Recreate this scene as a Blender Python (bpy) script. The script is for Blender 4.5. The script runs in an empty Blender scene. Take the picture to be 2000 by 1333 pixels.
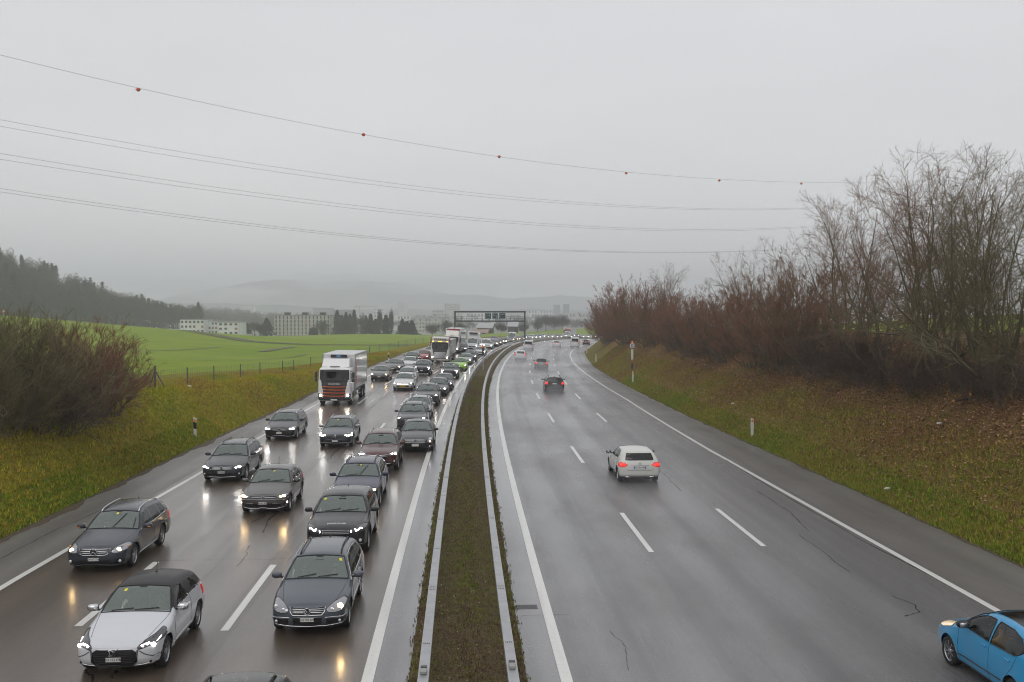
import bpy, math, random
import numpy as np
from mathutils import Vector, Matrix
R = math.radians
SC = bpy.context.scene
COL = SC.collection
PI = math.pi
# ------------------------------------------------------------------ camera, sky, sun, exposure
FPX = 1944.0; CAMH = 7.5; PHI = math.atan(61.5/FPX)
cam_d = bpy.data.cameras.new('camera'); cam = bpy.data.objects.new('camera', cam_d); COL.objects.link(cam)
cam_d.sensor_width = 36; cam_d.lens = 36*FPX/2000.0; cam_d.clip_end = 20000; cam_d.clip_start = .1
cam.location = (0, 0, CAMH); cam.rotation_euler = (PI/2-PHI, 0, 0)
SC.camera = cam
SUN_EL, SUN_AZ = R(52), R(200)
W = bpy.data.worlds.new("World"); SC.world = W; W.use_nodes = True
nt = W.node_tree; N = nt.nodes; N.clear()
out = N.new('ShaderNodeOutputWorld'); bg = N.new('ShaderNodeBackground'); sky = N.new('ShaderNodeTexSky')
sky.sky_type = 'NISHITA'; sky.sun_disc = False; sky.sun_elevation = SUN_EL; sky.sun_rotation = SUN_AZ
sky.dust_density = 4; sky.air_density = 1.2
tc = N.new('ShaderNodeTexCoord'); mp = N.new('ShaderNodeMapping'); mp.inputs['Scale'].default_value = (1.2, 1.2, 4.5)
no = N.new('ShaderNodeTexNoise'); no.inputs['Scale'].default_value = 1.6; no.inputs['Detail'].default_value = 5; no.inputs['Roughness'].default_value = .5
cr = N.new('ShaderNodeValToRGB'); cr.color_ramp.elements[0].position = .3; cr.color_ramp.elements[1].position = .72
cr.color_ramp.elements[0].color = (5.82, 5.80, 5.98, 1); cr.color_ramp.elements[1].color = (6.50, 6.46, 6.60, 1)
mx = N.new('ShaderNodeMix'); mx.data_type = 'RGBA'; mx.inputs[0].default_value = .93
nt.links.new(tc.outputs['Generated'], mp.inputs[0]); nt.links.new(mp.outputs[0], no.inputs['Vector'])
nt.links.new(no.outputs[0], cr.inputs[0])
nt.links.new(sky.outputs[0], mx.inputs[6]); nt.links.new(cr.outputs[0], mx.inputs[7])
nt.links.new(mx.outputs[2], bg.inputs[0]); nt.links.new(bg.outputs[0], out.inputs[0])
bg.inputs[1].default_value = .130
sun_d = bpy.data.lights.new('sun', 'SUN'); sun_d.energy = .55; sun_d.angle = R(40); sun_d.color = (1, .97, .93)
sun = bpy.data.objects.new('sun', sun_d); COL.objects.link(sun)
sun.rotation_euler = (R(38), 0, R(-20)); sun.location = (0, 0, 300)
vs = SC.view_settings; SC.display_settings.display_device = 'sRGB'
vs.view_transform = 'Standard'; vs.look = 'None'; vs.gamma = 1; vs.use_curve_mapping = False; vs.exposure = 0
SC.render.engine = 'CYCLES'
cy = SC.cycles; cy.filter_width = 1.05; cy.use_denoising = True; cy.max_bounces = 7; cy.diffuse_bounces = 3; cy.glossy_bounces = 4
cy.transmission_bounces = 4; cy.transparent_max_bounces = 12; cy.volume_bounces = 3; cy.sample_clamp_indirect = 4
cy.caustics_reflective = False; cy.caustics_refractive = False
# ------------------------------------------------------------------ road geometry
AQ, YQ0, YQ1 = 7e-5, 150., 370.
def zr(Y):
    Y = np.asarray(Y, float); d = np.clip(Y, YQ0, YQ1)-YQ0
    return -AQ*d*d-2*AQ*(YQ1-YQ0)*np.clip(Y-YQ1, 0, None)
def bank(Y): return .0505*np.clip((np.asarray(Y, float)-48.6)/100, 0, 1)
PAR = [0.186, -0.0578, 0.00032974, 0.00041145, 0.00070861, 0.00077099, 0.00065868, 0.00091342, 0.00113652]
KS = np.array([-60, 0, 40, 80, 120, 160, 200, 260, 800.])
CS = np.arange(-60, 800, 1.)
_k = np.interp(CS, KS, [PAR[2]]+PAR[2:]+[PAR[8]])
CT = PAR[1]+np.concatenate([[0], np.cumsum(_k[:-1])]); CT -= CT[60]-PAR[1]
CX = np.cumsum(np.sin(CT)); CX += PAR[0]-CX[60]
CY = np.cumsum(np.cos(CT)); CY -= CY[60]
def road(s, u, dz=0.):
    s = np.asarray(s, float); u = np.asarray(u, float)
    x = np.interp(s, CS, CX); y = np.interp(s, CS, CY); t = np.interp(s, CS, CT)
    return np.stack(np.broadcast_arrays(x+u*np.cos(t), y-u*np.sin(t), zr(y)-bank(y)*np.clip(u, -17, 17)+dz), -1)
def heading(s): return float(np.interp(s, CS, CT))
def su(x, y):
    x = np.asarray(x, float); y = np.asarray(y, float); s = y.copy()
    for _ in range(6):
        cx = np.interp(s, CS, CX); cyy = np.interp(s, CS, CY); t = np.interp(s, CS, CT)
        s = np.clip(s+(x-cx)*np.sin(t)+(y-cyy)*np.cos(t), -60, 795)
    cx = np.interp(s, CS, CX); cyy = np.interp(s, CS, CY); t = np.interp(s, CS, CT)
    return s, (x-cx)*np.cos(t)-(y-cyy)*np.sin(t)
def ray(px, py):
    x = (px-1000)/FPX; y = (666.5-py)/FPX
    d = np.array([x, math.cos(PHI)+y*math.sin(PHI), -math.sin(PHI)+y*math.cos(PHI)])
    return d/d[1]
def at(px, py, Y):
    d = ray(px, py); return np.array([d[0]*Y, Y, CAMH+d[2]*Y])
_YY = np.linspace(8, 560, 5000)
def ground(px, py, h=0.):
    d = ray(px, py); x = d[0]*_YY; z = CAMH+d[2]*_YY
    g = z-(zr(_YY)+h-bank(_YY)*np.clip(x-np.interp(_YY, CY, CX), -17, 17))
    i = int(np.argmax(g < 0))
    if g[i] >= 0: i = len(_YY)-1
    Y = _YY[i]; s, u = su(d[0]*Y, Y)
    return float(s), float(u)
# ------------------------------------------------------------------ mesh building
class MB:
    def __init__(s): s.V = []; s.F = []; s.n = 0; s.uv = []; s.col = []
    def add(s, V, F, mi=0, uv=None, col=None):
        V = np.asarray(V, float).reshape(-1, 3)
        for f in (F if isinstance(F, list) else [F]):
            f = np.atleast_2d(np.asarray(f, int))
            if f.size: s.F.append((f+s.n, mi))
        s.V.append(V); s.n += len(V)
        s.uv.append(np.zeros((len(V), 2)) if uv is None else np.asarray(uv, float).reshape(-1, 2))
        s.col.append(np.ones((len(V), 4)) if col is None else np.asarray(col, float).reshape(-1, 4))
        return s
    def box(s, c, d, mi=0, rz=0., tilt=None, ch=0.):
        x, y, z = [q/2 for q in d]
        if ch > 0:
            P = []
            for sx in (-1, 1):
                for sy in (-1, 1):
                    for sz in (-1, 1):
                        P += [(sx*x, sy*(y-ch), sz*(z-ch)), (sx*(x-ch), sy*y, sz*(z-ch)), (sx*(x-ch), sy*(y-ch), sz*z)]
            P = np.array(P)
            def q(sx, sy, sz, k): return ((sx > 0)*4+(sy > 0)*2+(sz > 0))*3+k
            F4 = []; F3 = []
            for g in (-1, 1):
                F4.append([q(g, -1, -1, 0), q(g, 1, -1, 0), q(g, 1, 1, 0), q(g, -1, 1, 0)][::g])
                F4.append([q(-1, g, -1, 1), q(-1, g, 1, 1), q(1, g, 1, 1), q(1, g, -1, 1)][::g])
                F4.append([q(-1, -1, g, 2), q(1, -1, g, 2), q(1, 1, g, 2), q(-1, 1, g, 2)][::g])
            for a in (-1, 1):
                for b in (-1, 1):
                    k = a*b
                    F4.append([q(a, b, -1, 0), q(a, b, -1, 1), q(a, b, 1, 1), q(a, b, 1, 0)][::k])
                    F4.append([q(a, -1, b, 0), q(a, 1, b, 0), q(a, 1, b, 2), q(a, -1, b, 2)][::k])
                    F4.append([q(-1, a, b, 1), q(-1, a, b, 2), q(1, a, b, 2), q(1, a, b, 1)][::k])
                    for e in (-1, 1): F3.append([q(a, b, e, 0), q(a, b, e, 1), q(a, b, e, 2)][::a*b*e])
            F = [np.array(F4), np.array(F3)]
        else:
            P = np.array([(sx*x, sy*y, sz*z) for sx in (-1, 1) for sy in (-1, 1) for sz in (-1, 1)])
            F = [np.array([[0, 1, 3, 2], [4, 6, 7, 5], [0, 4, 5, 1], [2, 3, 7, 6], [0, 2, 6, 4], [1, 5, 7, 3]])]
        if tilt is not None: P = P@np.array(tilt).T
        if rz: P = P@np.array([[math.cos(rz), math.sin(rz), 0], [-math.sin(rz), math.cos(rz), 0], [0, 0, 1]])
        return s.add(P+np.array(c), F, mi)
    def tube(s, pts, r, n=6, mi=0, cap=True, closed=False):
        P = np.asarray(pts, float); m = len(P); r = np.broadcast_to(np.asarray(r, float), (m,))
        T = np.gradient(P, axis=0)
        if closed: T = np.roll(P, -1, 0)-np.roll(P, 1, 0)
        T /= np.linalg.norm(T, axis=1)[:, None]+1e-12
        up = np.where(np.abs(T[:, 2:3]) > .9, np.array([[1., 0, 0]]), np.array([[0, 0, 1.]]))
        A = np.cross(T, up); A /= np.linalg.norm(A, axis=1)[:, None]+1e-12; B = np.cross(A, T)
        an = np.arange(n)*2*PI/n
        V = P[:, None]+r[:, None, None]*(np.cos(an)[None, :, None]*A[:, None]+np.sin(an)[None, :, None]*B[:, None])
        i = np.arange(m if closed else m-1); j = np.arange(n)
        a = (i[:, None]*n+j).ravel(); b = (i[:, None]*n+(j+1) % n).ravel(); mm = m*n
        F = [np.stack([a, (a+n) % mm, (b+n) % mm, b], 1)]
        V = V.reshape(-1, 3)
        if cap and not closed: F += [np.arange(n)[None, ::1], (np.arange(n)+(m-1)*n)[None, ::-1]]
        return s.add(V, F, mi)
    def lathe(s, prof, n=32, mi=0, axis='x', c=(0, 0, 0)):
        p = np.array(prof, float); an = np.arange(n)*2*PI/n; m = len(p)
        h = np.broadcast_to(p[:, 1:2], (m, n)); ca = p[:, :1]*np.cos(an); sa = p[:, :1]*np.sin(an)
        V = {'x': (h, ca, sa), 'y': (sa, h, ca), 'z': (ca, sa, h)}[axis]
        V = np.stack(V, -1).reshape(-1, 3)+np.array(c)
        i = np.arange(m-1); j = np.arange(n)
        a = (i[:, None]*n+j).ravel(); b = (i[:, None]*n+(j+1) % n).ravel()
        return s.add(V, np.stack([a, b, b+n, a+n], 1), mi)
    def ell(s, c, r, n=14, m=9, mi=0, p=1.0, M=None):
        th = np.linspace(0, PI, m); ph = np.arange(n)*2*PI/n
        g = lambda v: np.sign(v)*np.abs(v)**p
        V = np.stack([g(np.sin(th))[:, None]*g(np.cos(ph)), g(np.sin(th))[:, None]*g(np.sin(ph)), np.broadcast_to(g(np.cos(th))[:, None], (m, n))], -1)*np.array(r)
        V = V.reshape(-1, 3)
        if M is not None: V = V@np.array(M).T
        i = np.arange(m-1); j = np.arange(n); a = (i[:, None]*n+j).ravel(); b = (i[:, None]*n+(j+1) % n).ravel()
        return s.add(V+np.array(c), np.stack([a, a+n, b+n, b], 1), mi)
    def prism(s, poly, h0, h1, axis='z', mi=0):
        p = np.array(poly, float); n = len(p)
        def up(h):
            H = np.full(n, h)
            return {'z': np.stack([p[:, 0], p[:, 1], H], 1), 'y': np.stack([p[:, 0], H, p[:, 1]], 1), 'x': np.stack([H, p[:, 0], p[:, 1]], 1)}[axis]
        i = np.arange(n); j = (i+1) % n
        return s.add(np.concatenate([up(h0), up(h1)]), [i[None, ::-1], (i+n)[None], np.stack([i, j, j+n, i+n], 1)], mi)
    def obj(s, name, mats, parent=None, smooth=False, loc=None):
        V = np.concatenate(s.V) if s.V else np.zeros((0, 3))
        me = bpy.data.meshes.new(name)
        cnt = np.concatenate([np.full(len(f), f.shape[1]) for f, _ in s.F]); lp = np.concatenate([f.ravel() for f, _ in s.F])
        me.vertices.add(len(V)); me.vertices.foreach_set('co', V.ravel().astype(np.float32))
        me.loops.add(len(lp)); me.loops.foreach_set('vertex_index', lp.astype(np.int32))
        me.polygons.add(len(cnt)); me.polygons.foreach_set('loop_start', np.concatenate([[0], np.cumsum(cnt)[:-1]]).astype(np.int32))
        me.polygons.foreach_set('material_index', np.concatenate([np.full(len(f), m) for f, m in s.F]).astype(np.int32))
        me.polygons.foreach_set('use_smooth', np.full(len(cnt), bool(smooth)))
        uv = np.concatenate(s.uv)
        if np.any(uv):
            l = me.uv_layers.new(name='uv'); l.data.foreach_set('uv', uv[lp].ravel().astype(np.float32))
        co = np.concatenate(s.col)
        if np.any(co != 1):
            a = me.color_attributes.new('tint', 'FLOAT_COLOR', 'POINT'); a.data.foreach_set('color', co.ravel().astype(np.float32))
        for m in (mats if isinstance(mats, (list, tuple)) else [mats]): me.materials.append(m)
        me.update(calc_edges=True); me.validate()
        o = bpy.data.objects.new(name, me); COL.objects.link(o)
        if parent is not None: o.parent = parent
        if loc is not None: o.location = loc
        return o
def tag(o, label=None, cat=None, group=None, kind=None):
    for k, v in (('label', label), ('category', cat), ('group', group), ('kind', kind)):
        if v: o[k] = v
    return o
def empty(name, loc=(0, 0, 0), rz=0., label=None, cat=None, group=None):
    o = bpy.data.objects.new(name, None); COL.objects.link(o); o.location = loc; o.rotation_euler = (0, 0, rz); o.empty_display_size = .3
    return tag(o, label, cat, group)
def copy_tree(o, parent=None):
    c = o.copy(); COL.objects.link(c)
    if parent is not None: c.parent = parent
    for ch in o.children: copy_tree(ch, c)
    return c
def strip(mb, s, us, dz=0., mi=0, z=None):
    """ribbon along the road: s array, list of u (array or number)"""
    s = np.asarray(s, float); U = np.stack([np.broadcast_to(np.asarray(u, float), s.shape) for u in us], 1)
    P = road(s[:, None]+0*U, U, dz)
    if z is not None: P[..., 2] += z
    m, n = U.shape; i = np.arange(m-1); j = np.arange(n-1); a = (i[:, None]*n+j).ravel()
    mb.add(P, np.stack([a, a+1, a+n+1, a+n], 1), mi, uv=np.stack([U, np.broadcast_to(s[:, None], U.shape)], -1))
# ------------------------------------------------------------------ materials
def mat(name, col=(.5, .5, .5), rough=.5, metal=0., coat=0., emis=None, es=0., spec=.5, croug=.05):
    m = bpy.data.materials.new(name); m.use_nodes = True; b = m.node_tree.nodes['Principled BSDF']
    b.inputs['Base Color'].default_value = (*col, 1); b.inputs['Roughness'].default_value = rough; b.inputs['Metallic'].default_value = metal
    b.inputs['Coat Weight'].default_value = coat; b.inputs['Coat Roughness'].default_value = croug; b.inputs['Specular IOR Level'].default_value = spec
    if emis: b.inputs['Emission Color'].default_value = (*emis, 1); b.inputs['Emission Strength'].default_value = es
    return m
class NT:
    """tiny node helper"""
    def __init__(s, m): s.t = m.node_tree; s.b = s.t.nodes['Principled BSDF']
    def n(s, typ, **k):
        q = s.t.nodes.new('ShaderNode'+typ)
        for a, v in k.items():
            if a.startswith('i_'):
                key = a[2:].replace('_', ' ') if not a[2:].isdigit() else int(a[2:])
                q.inputs[key].default_value = v
            else: setattr(q, a, v)
        return q
    def l(s, a, b): s.t.links.new(a, b)
    def noise(s, vec, scale, detail=3, rough=.55):
        q = s.n('TexNoise'); q.inputs['Scale'].default_value = scale; q.inputs['Detail'].default_value = detail; q.inputs['Roughness'].default_value = rough
        if vec is not None: s.l(vec, q.inputs['Vector'])
        return q.outputs[0]
    def map(s, vec, scale, rot=(0, 0, 0)):
        q = s.n('Mapping'); q.inputs['Scale'].default_value = scale; q.inputs['Rotation'].default_value = rot; s.l(vec, q.inputs[0]); return q.outputs[0]
    def ramp(s, f, stops):
        q = s.n('ValToRGB'); e = q.color_ramp.elements
        while len(e) < len(stops): e.new(.5)
        for k, (p, c) in zip(e, stops): k.position = p; k.color = (*c, 1) if not isinstance(c, (int, float)) else (c, c, c, 1)
        s.l(f, q.inputs[0]); return q.outputs[0]
    def mix(s, f, a, b, mode='MIX'):
        q = s.n('Mix'); q.data_type = 'RGBA'; q.blend_type = mode
        for v, i in ((f, 0), (a, 6), (b, 7)):
            if isinstance(v, (int, float)): q.inputs[i].default_value = v if i == 0 else (v, v, v, 1)
            elif isinstance(v, tuple): q.inputs[i].default_value = (*v, 1)
            else: s.l(v, q.inputs[i])
        return q.outputs[2]
    def math(s, op, a, b=0.):
        q = s.n('Math'); q.operation = op
        for v, i in ((a, 0), (b, 1)):
            if isinstance(v, (int, float)): q.inputs[i].default_value = v
            else: s.l(v, q.inputs[i])
        return q.outputs[0]
    def bump(s, h, dist=.02, st=1.):
        q = s.n('Bump'); q.inputs['Distance'].default_value = dist; q.inputs['Strength'].default_value = st; s.l(h, q.inputs['Height']); return q.outputs[0]
    def uv(s): return s.n('UVMap').outputs[0]
    def obj(s): return s.n('TexCoord').outputs['Object']
# ------------------------------------------------------------------ road surfaces
LE = lambda s: np.interp(s, [0, 25, 50, 75, 800], [-15.5, -15.4, -15, -14.2, -14.2])      # left shoulder edge
RE = lambda s: np.interp(s, [0, 30, 60, 100, 150, 200, 235, 800], [16.4, 16.3, 15.9, 15.5, 14.8, 14.8, 16, 16.3])
LLINE = lambda s: np.interp(s, [28, 45, 78], [-12.53, -12.24, -12.02])
RLINE = lambda s: np.interp(s, [25, 52, 85, 120, 155, 180, 208, 230], [13.2, 12.93, 13.12, 12.6, 12.05, 12.0, 12.5, 13.5])
def road_material(name, c0, c1, warm, lane, u0, wet, film0=.75, film1=1., crgh=.10):
    m = mat(name); t = NT(m); uv = t.uv()
    st = t.noise(t.map(uv, (1.1, .018, 1)), 1.0, 4, .6); fine = t.noise(t.map(uv, (1, 1, 1)), 22, 2, .7)
    patch = t.noise(t.map(uv, (.25, .09, 1)), 1.0, 5, .6); grit = t.noise(uv, 60, 2, .8)
    sx = t.n('SeparateXYZ'); t.l(uv, sx.inputs[0])
    ph = t.math('MULTIPLY', t.math('SUBTRACT', sx.outputs[0], u0), 4*PI/lane)
    trk = t.math('MULTIPLY', t.math('ADD', t.math('COSINE', ph), 1), .5)
    trk = t.math('MULTIPLY', trk, t.ramp(st, [(.38, .15), (.58, 1.)]))
    c = t.mix(t.ramp(st, [(.3, 0.), (.7, 1.)]), c0, c1)
    c = t.mix(t.ramp(patch, [(.45, 0.), (.62, .7)]), c, warm)
    c = t.mix(t.math('MULTIPLY', trk, .58), c, tuple(q*.55 for q in c0))
    c = t.mix(t.ramp(grit, [(.5, 0.), (.8, .5)]), c, (.16, .155, .15))
    c = t.mix(t.ramp(fine, [(.30, .55), (.48, 0.)]), c, tuple(q*.35 for q in c0)); c = t.mix(t.ramp(t.noise(uv, 15, 2, .8), [(.60, 0.), (.75, .5)]), c, tuple(q*2.2 for q in c1))
    t.l(c, t.b.inputs['Base Color'])
    r = t.math('ADD', t.ramp(patch, [(.35, wet), (.7, wet+.13)]), t.math('MULTIPLY', trk, -.05))
    r = t.math('ADD', r, t.math('MULTIPLY', fine, .10)); t.l(r, t.b.inputs['Roughness'])
    h = t.math('ADD', t.math('MULTIPLY', grit, .4), t.math('MULTIPLY', fine, .6))
    t.l(t.bump(h, .006, .5), t.b.inputs['Normal']); t.b.inputs['IOR'].default_value = 1.45
    # film of rain water lying on the asphalt: thicker in patches, thinner in the wheel tracks
    film = t.math('ADD', t.ramp(patch, [(.30, film1), (.68, film0)]), t.math('MULTIPLY', trk, -.26)); film = t.math('MULTIPLY', film, t.ramp(st, [(.30, 1.), (.70, .74)]))
    t.l(film, t.b.inputs['Coat Weight']); t.b.inputs['Coat IOR'].default_value = 1.56
    t.l(t.math('ADD', t.math('MULTIPLY', t.math('SUBTRACT', 1., film), .30), crgh), t.b.inputs['Coat Roughness'])
    t.l(t.bump(t.math('ADD', t.math('MULTIPLY', t.noise(uv, 5, 2, .5), .5), t.math('MULTIPLY', fine, .12)), .010, .35), t.b.inputs['Coat Normal'])
    return m
M_RL = road_material('wet_old_asphalt', (.060, .045, .032), (.145, .112, .082), (.088, .058, .038), 3.52, -2.05, .30, .95, 1., .155)
M_RR = road_material('wet_grey_asphalt', (.105, .104, .107), (.20, .199, .205), (.12, .115, .11), 3.72, 2.05, .36, .62, 1., .17)
M_SH = road_material('shoulder_asphalt', (.125, .117, .107), (.185, .174, .16), (.10, .086, .072), 3.2, .4, .45, .45, .9, .2)
M_DR = road_material('drain_concrete', (.15, .15, .157), (.23, .23, .24), (.13, .128, .13), 2., .3, .25, .8, 1., .05)
SR = np.concatenate([np.arange(2, 120, 2.), np.arange(120, 560, 4.)])
def ribbon(name, us, m, dz, kind='structure', s=SR, z=None):
    mb = MB(); strip(mb, s, us, dz, z=z); return tag(mb.obj(name, m, smooth=True), kind=kind)
lin = lambda a, b, n: [a+(b-a)*k/n for k in range(n+1)]
ribbon('road', lin(-2.0, -12.6, 6), M_RL, 0)
ribbon('road', lin(13.4, 2.0, 6), M_RR, 0)
ribbon('road_shoulder', [np.full(len(SR), -12.6), LE(SR)], M_SH, 0)
ribbon('road_shoulder', [RE(SR), np.full(len(SR), 13.4)], M_SH, 0)
ribbon('drain_channel', [-1.1, -2.0], M_DR, -.003)
ribbon('drain_channel', [2.0, 1.1], M_DR, -.003)
M_WH = mat('road_paint', (.66, .66, .63), .3); t = NT(M_WH); uv = t.uv()
w1 = t.noise(uv, 9, 4, .7); w2 = t.noise(t.map(uv, (3, .2, 1)), 1, 3, .6)
c = t.mix(t.ramp(w1, [(.55, 0.), (.8, .55)]), (.70, .70, .67), (.25, .24, .22)); c = t.mix(t.ramp(w2, [(.5, 0.), (.75, .35)]), c, (.34, .33, .31))
t.l(c, t.b.inputs['Base Color']); t.l(t.bump(w1, .004, .4), t.b.inputs['Normal'])
SL = np.arange(2, 540, 2.)
for f, w in ((LLINE, .20), (lambda s: np.full(len(s), -2.03), .24), (lambda s: np.full(len(s), 2.0), .24), (RLINE, .20)):
    u = f(SL); ribbon('lane_marking', [u+w/2, u-w/2], M_WH, .006, s=SL)
def dashes(uf, s0, w, n=24, per=18., ln=6.):
    mb = MB()
    for k in range(-2, n):
        a = s0+k*per
        if a > 3: strip(mb, np.linspace(a, a+ln, 5), [uf(a)+w/2, uf(a)-w/2], .006)
    tag(mb.obj('lane_marking', M_WH), kind='structure')
dashes(lambda s: np.interp(s, [30, 85], [5.72, 5.55]), ground(1273, 1080)[0], .17)
dashes(lambda s: np.interp(s, [30, 85], [9.42, 9.1]), ground(1493, 1069)[0], .17)
dashes(lambda s: np.interp(s, [30, 85], [-5.66, -5.5]), ground(437, 1235)[0], .19)
dashes(lambda s: np.interp(s, [30, 85], [-9.2, -8.9]), ground(160, 1226)[0], .19)
# sealed cracks: thin bitumen lines
M_CR = mat('bitumen', (.012, .012, .012), .25)
rnd = random.Random(4)
def crack(pts, w, seed):
    g = np.random.default_rng(seed); P = np.array([ground(*p) for p in pts]); tt = np.linspace(0, 1, 26); k = np.linspace(0, 1, len(P))
    s = np.interp(tt, k, P[:, 0]); u = np.interp(tt, k, P[:, 1])+np.convolve(g.normal(0, .035, 26), np.ones(3)/3, 'same')
    ww = w*.45*(.3+1.3*g.random(26)); d = np.gradient(np.stack([s, u], 1), axis=0); d /= np.linalg.norm(d, axis=1)[:, None]
    mb = MB(); V = np.concatenate([road(s-d[:, 1]*ww, u+d[:, 0]*ww, .004), road(s+d[:, 1]*ww, u-d[:, 0]*ww, .004)])
    i = np.arange(25); mb.add(V, np.stack([i, i+1, i+27, i+26], 1)); tag(mb.obj('road_crack', M_CR), kind='structure')
for n, (p, w) in enumerate([([(545, 1000), (530, 1012), (522, 1022), (512, 1042)], .05), ([(490, 1022), (520, 1008)], .03), ([(664, 876), (652, 886), (645, 898)], .06),
        ([(488, 1065), (478, 1090), (462, 1108)], .035), ([(165, 1310), (180, 1322), (185, 1345)], .05), ([(228, 1310), (218, 1325)], .05),
        ([(1740, 1165), (1788, 1185), (1793, 1198), (1770, 1205)], .03), ([(1560, 1045), (1610, 1080), (1660, 1120)], .025), ([(1195, 1235), (1220, 1265), (1228, 1310)], .02),
        ([(1480, 960), (1540, 1000), (1580, 1040)], .03), ([(300, 1096), (520, 1094), (720, 1082)], .012), ([(0, 1092), (110, 1035), (250, 975)], .02), ([(1000, 1205), (1060, 1203), (1110, 1202)], .012),
        ([(1385, 880), (1500, 950), (1700, 1065), (1890, 1165)], .03), ([(1240, 890), (1300, 930), (1330, 960)], .03)]): crack(p, w, n)
# ------------------------------------------------------------------ median, verges and fields
def turf_material(name, cols, scale=1., brown=None, rough=.8):
    m = mat(name, rough=rough, spec=.05); t = NT(m); uv = t.uv(); ob = t.obj()
    a = t.noise(ob, .55*scale, 5, .65); b = t.noise(ob, 3.2*scale, 5, .7); f = t.noise(ob, 24*scale, 3, .7)
    c = t.ramp(b, [(.28, cols[0]), (.42, cols[1]), (.56, cols[2]), (.72, cols[3])])
    if brown:
        sx = t.n('SeparateXYZ'); t.l(uv, sx.inputs[0])
        k = t.math('ADD', t.math('MULTIPLY', sx.outputs[0], brown[1]), t.math('MULTIPLY', t.math('SUBTRACT', a, .5), 2.6))
        c = t.mix(t.ramp(k, [(brown[2], 0.), (brown[3], 1.)]), c, t.ramp(f, [(.3, tuple(q*.5 for q in brown[0])), (.7, brown[0])]))
    c = t.mix(t.ramp(f, [(.35, .55), (.6, 0.)]), c, (.02, .02, .008)); t.l(c, t.b.inputs['Base Color'])
    t.l(t.bump(t.math('ADD', t.math('MULTIPLY', b, .5), t.math('MULTIPLY', f, .5)), .10, .8), t.b.inputs['Normal'])
    return m
M_MED = turf_material('median_turf', [(.06, .046, .026), (.135, .10, .058), (.145, .115, .062), (.13, .155, .028)], 1.)
M_LB = turf_material('left_bank_turf', [(.08, .11, .012), (.19, .20, .018), (.28, .235, .026), (.30, .21, .034)], .8)
M_RB = turf_material('right_bank_turf', [(.09, .105, .014), (.17, .175, .022), (.19, .14, .034), (.21, .15, .042)], .8, brown=((.26, .145, .068), .22, .45, 1.25))
M_FD = mat('field_crop', rough=.8, spec=.04); t = NT(M_FD); ob = t.obj()
n1 = t.noise(t.map(ob, (.02, .05, 1), (0, 0, .5)), 1, 4, .6); n2 = t.noise(ob, 1.7, 4, .7); n3 = t.noise(t.map(ob, (.012, .02, 1)), 1., 2, .5)
c = t.ramp(n1, [(.3, (.155, .245, .020)), (.55, (.20, .285, .026)), (.75, (.24, .28, .040))]); c = t.mix(t.ramp(n2, [(.3, .5), (.6, 0.)]), c, (.17, .19, .026))
wv = t.n('TexWave'); wv.inputs['Scale'].default_value = .03; wv.inputs['Distortion'].default_value = 1.; t.l(t.map(ob, (1, 1, 0), (0, 0, 1.1)), wv.inputs[0])
c = t.mix(t.ramp(wv.outputs[0], [(.975, 0.), (1., .4)]), c, (.16, .15, .07)); t.l(c, t.b.inputs['Base Color'])
ribbon('median_strip', [1.2, .9, .45, 0, -.45, -.9, -1.2], M_MED, 0, z=np.array([.0, .05, .09, .11, .09, .05, .0]))
_cp = [(303, 757, 61), (420, 750, 74), (508, 740, 87), (574, 735, 100), (700, 712, 140), (780, 695, 170), (840, 682, 205), (200, 690, 120), (300, 700, 130), (450, 704, 150), (600, 700, 175), (20, 700, 75),
       (351, 645, 290), (490, 668, 240), (623, 674, 235), (760, 675, 250), (843, 674, 265), (0, 616, 290), (100, 624, 300), (200, 634, 310), (350, 648, 330), (470, 656, 340), (560, 660, 345), (620, 666, 350),
       (-400, 595, 300), (-300, 640, 130), (660, 656, 430), (740, 653, 430), (840, 655, 430), (940, 656, 430), (1050, 651, 470), (1100, 643, 560), (1180, 641, 570), (1000, 650, 450), (1160, 655, 470)]
_P = np.array([at(*p) for p in _cp])
_back = np.array([(x*1.35, y*1.35, z-9) for x, y, z in _P[17:24]]+[(x*1.3, y*1.3, z-8) for x, y, z in _P[26:29]])
_P = np.concatenate([_P, _back, [[-600, 300, 12], [-700, 700, 0], [500, 900, -16], [0, 900, -16], [-350, 40, 10], [-120, 0, 7]]])
def _tpsK(A, B):
    r2 = ((A[:, None]-B[None])**2).sum(-1)/1e4; return np.where(r2 > 1e-12, r2*np.log(r2+1e-12), 0)
_n = len(_P); _K = np.zeros((_n+3, _n+3)); _K[:_n, :_n] = _tpsK(_P[:, :2], _P[:, :2])+np.eye(_n)*.02
_K[:_n, _n] = 1; _K[:_n, _n+1:] = _P[:, :2]/100; _K[_n, :_n] = 1; _K[_n+1:, :_n] = _P[:, :2].T/100
_w = np.linalg.solve(_K, np.concatenate([_P[:, 2], [0, 0, 0]]))
def tps(XY):
    XY = np.asarray(XY, float); sh = XY.shape[:-1]; q = XY.reshape(-1, 2)
    return np.clip(_tpsK(q, _P[:, :2])@_w[:_n]+_w[_n]+q/100@_w[_n+1:], -20, 16).reshape(sh)
sm = lambda t: np.clip(t, 0, 1)**2*(3-2*np.clip(t, 0, 1))
hTL = lambda s: np.interp(s, [0, 25, 45, 61, 80, 100, 130, 170, 400], [3.6, 3.4, 3.1, 2.6, 1.75, .95, .5, .3, .2])
def left_z(s, up):
    """ground height left of the shoulder, up = metres beyond the edge"""
    p = road(s, LE(s)-up); h = hTL(s); w = h/.6
    b = road(s, LE(s))[..., 2]+h*np.where(up < w, np.sin(np.clip(up/(w+1e-6), 0, 1)*PI/2)**1.15, 1)
    k = sm((up-w-1.5)/9.); return b*(1-k)+tps(p[..., :2])*k
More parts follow.
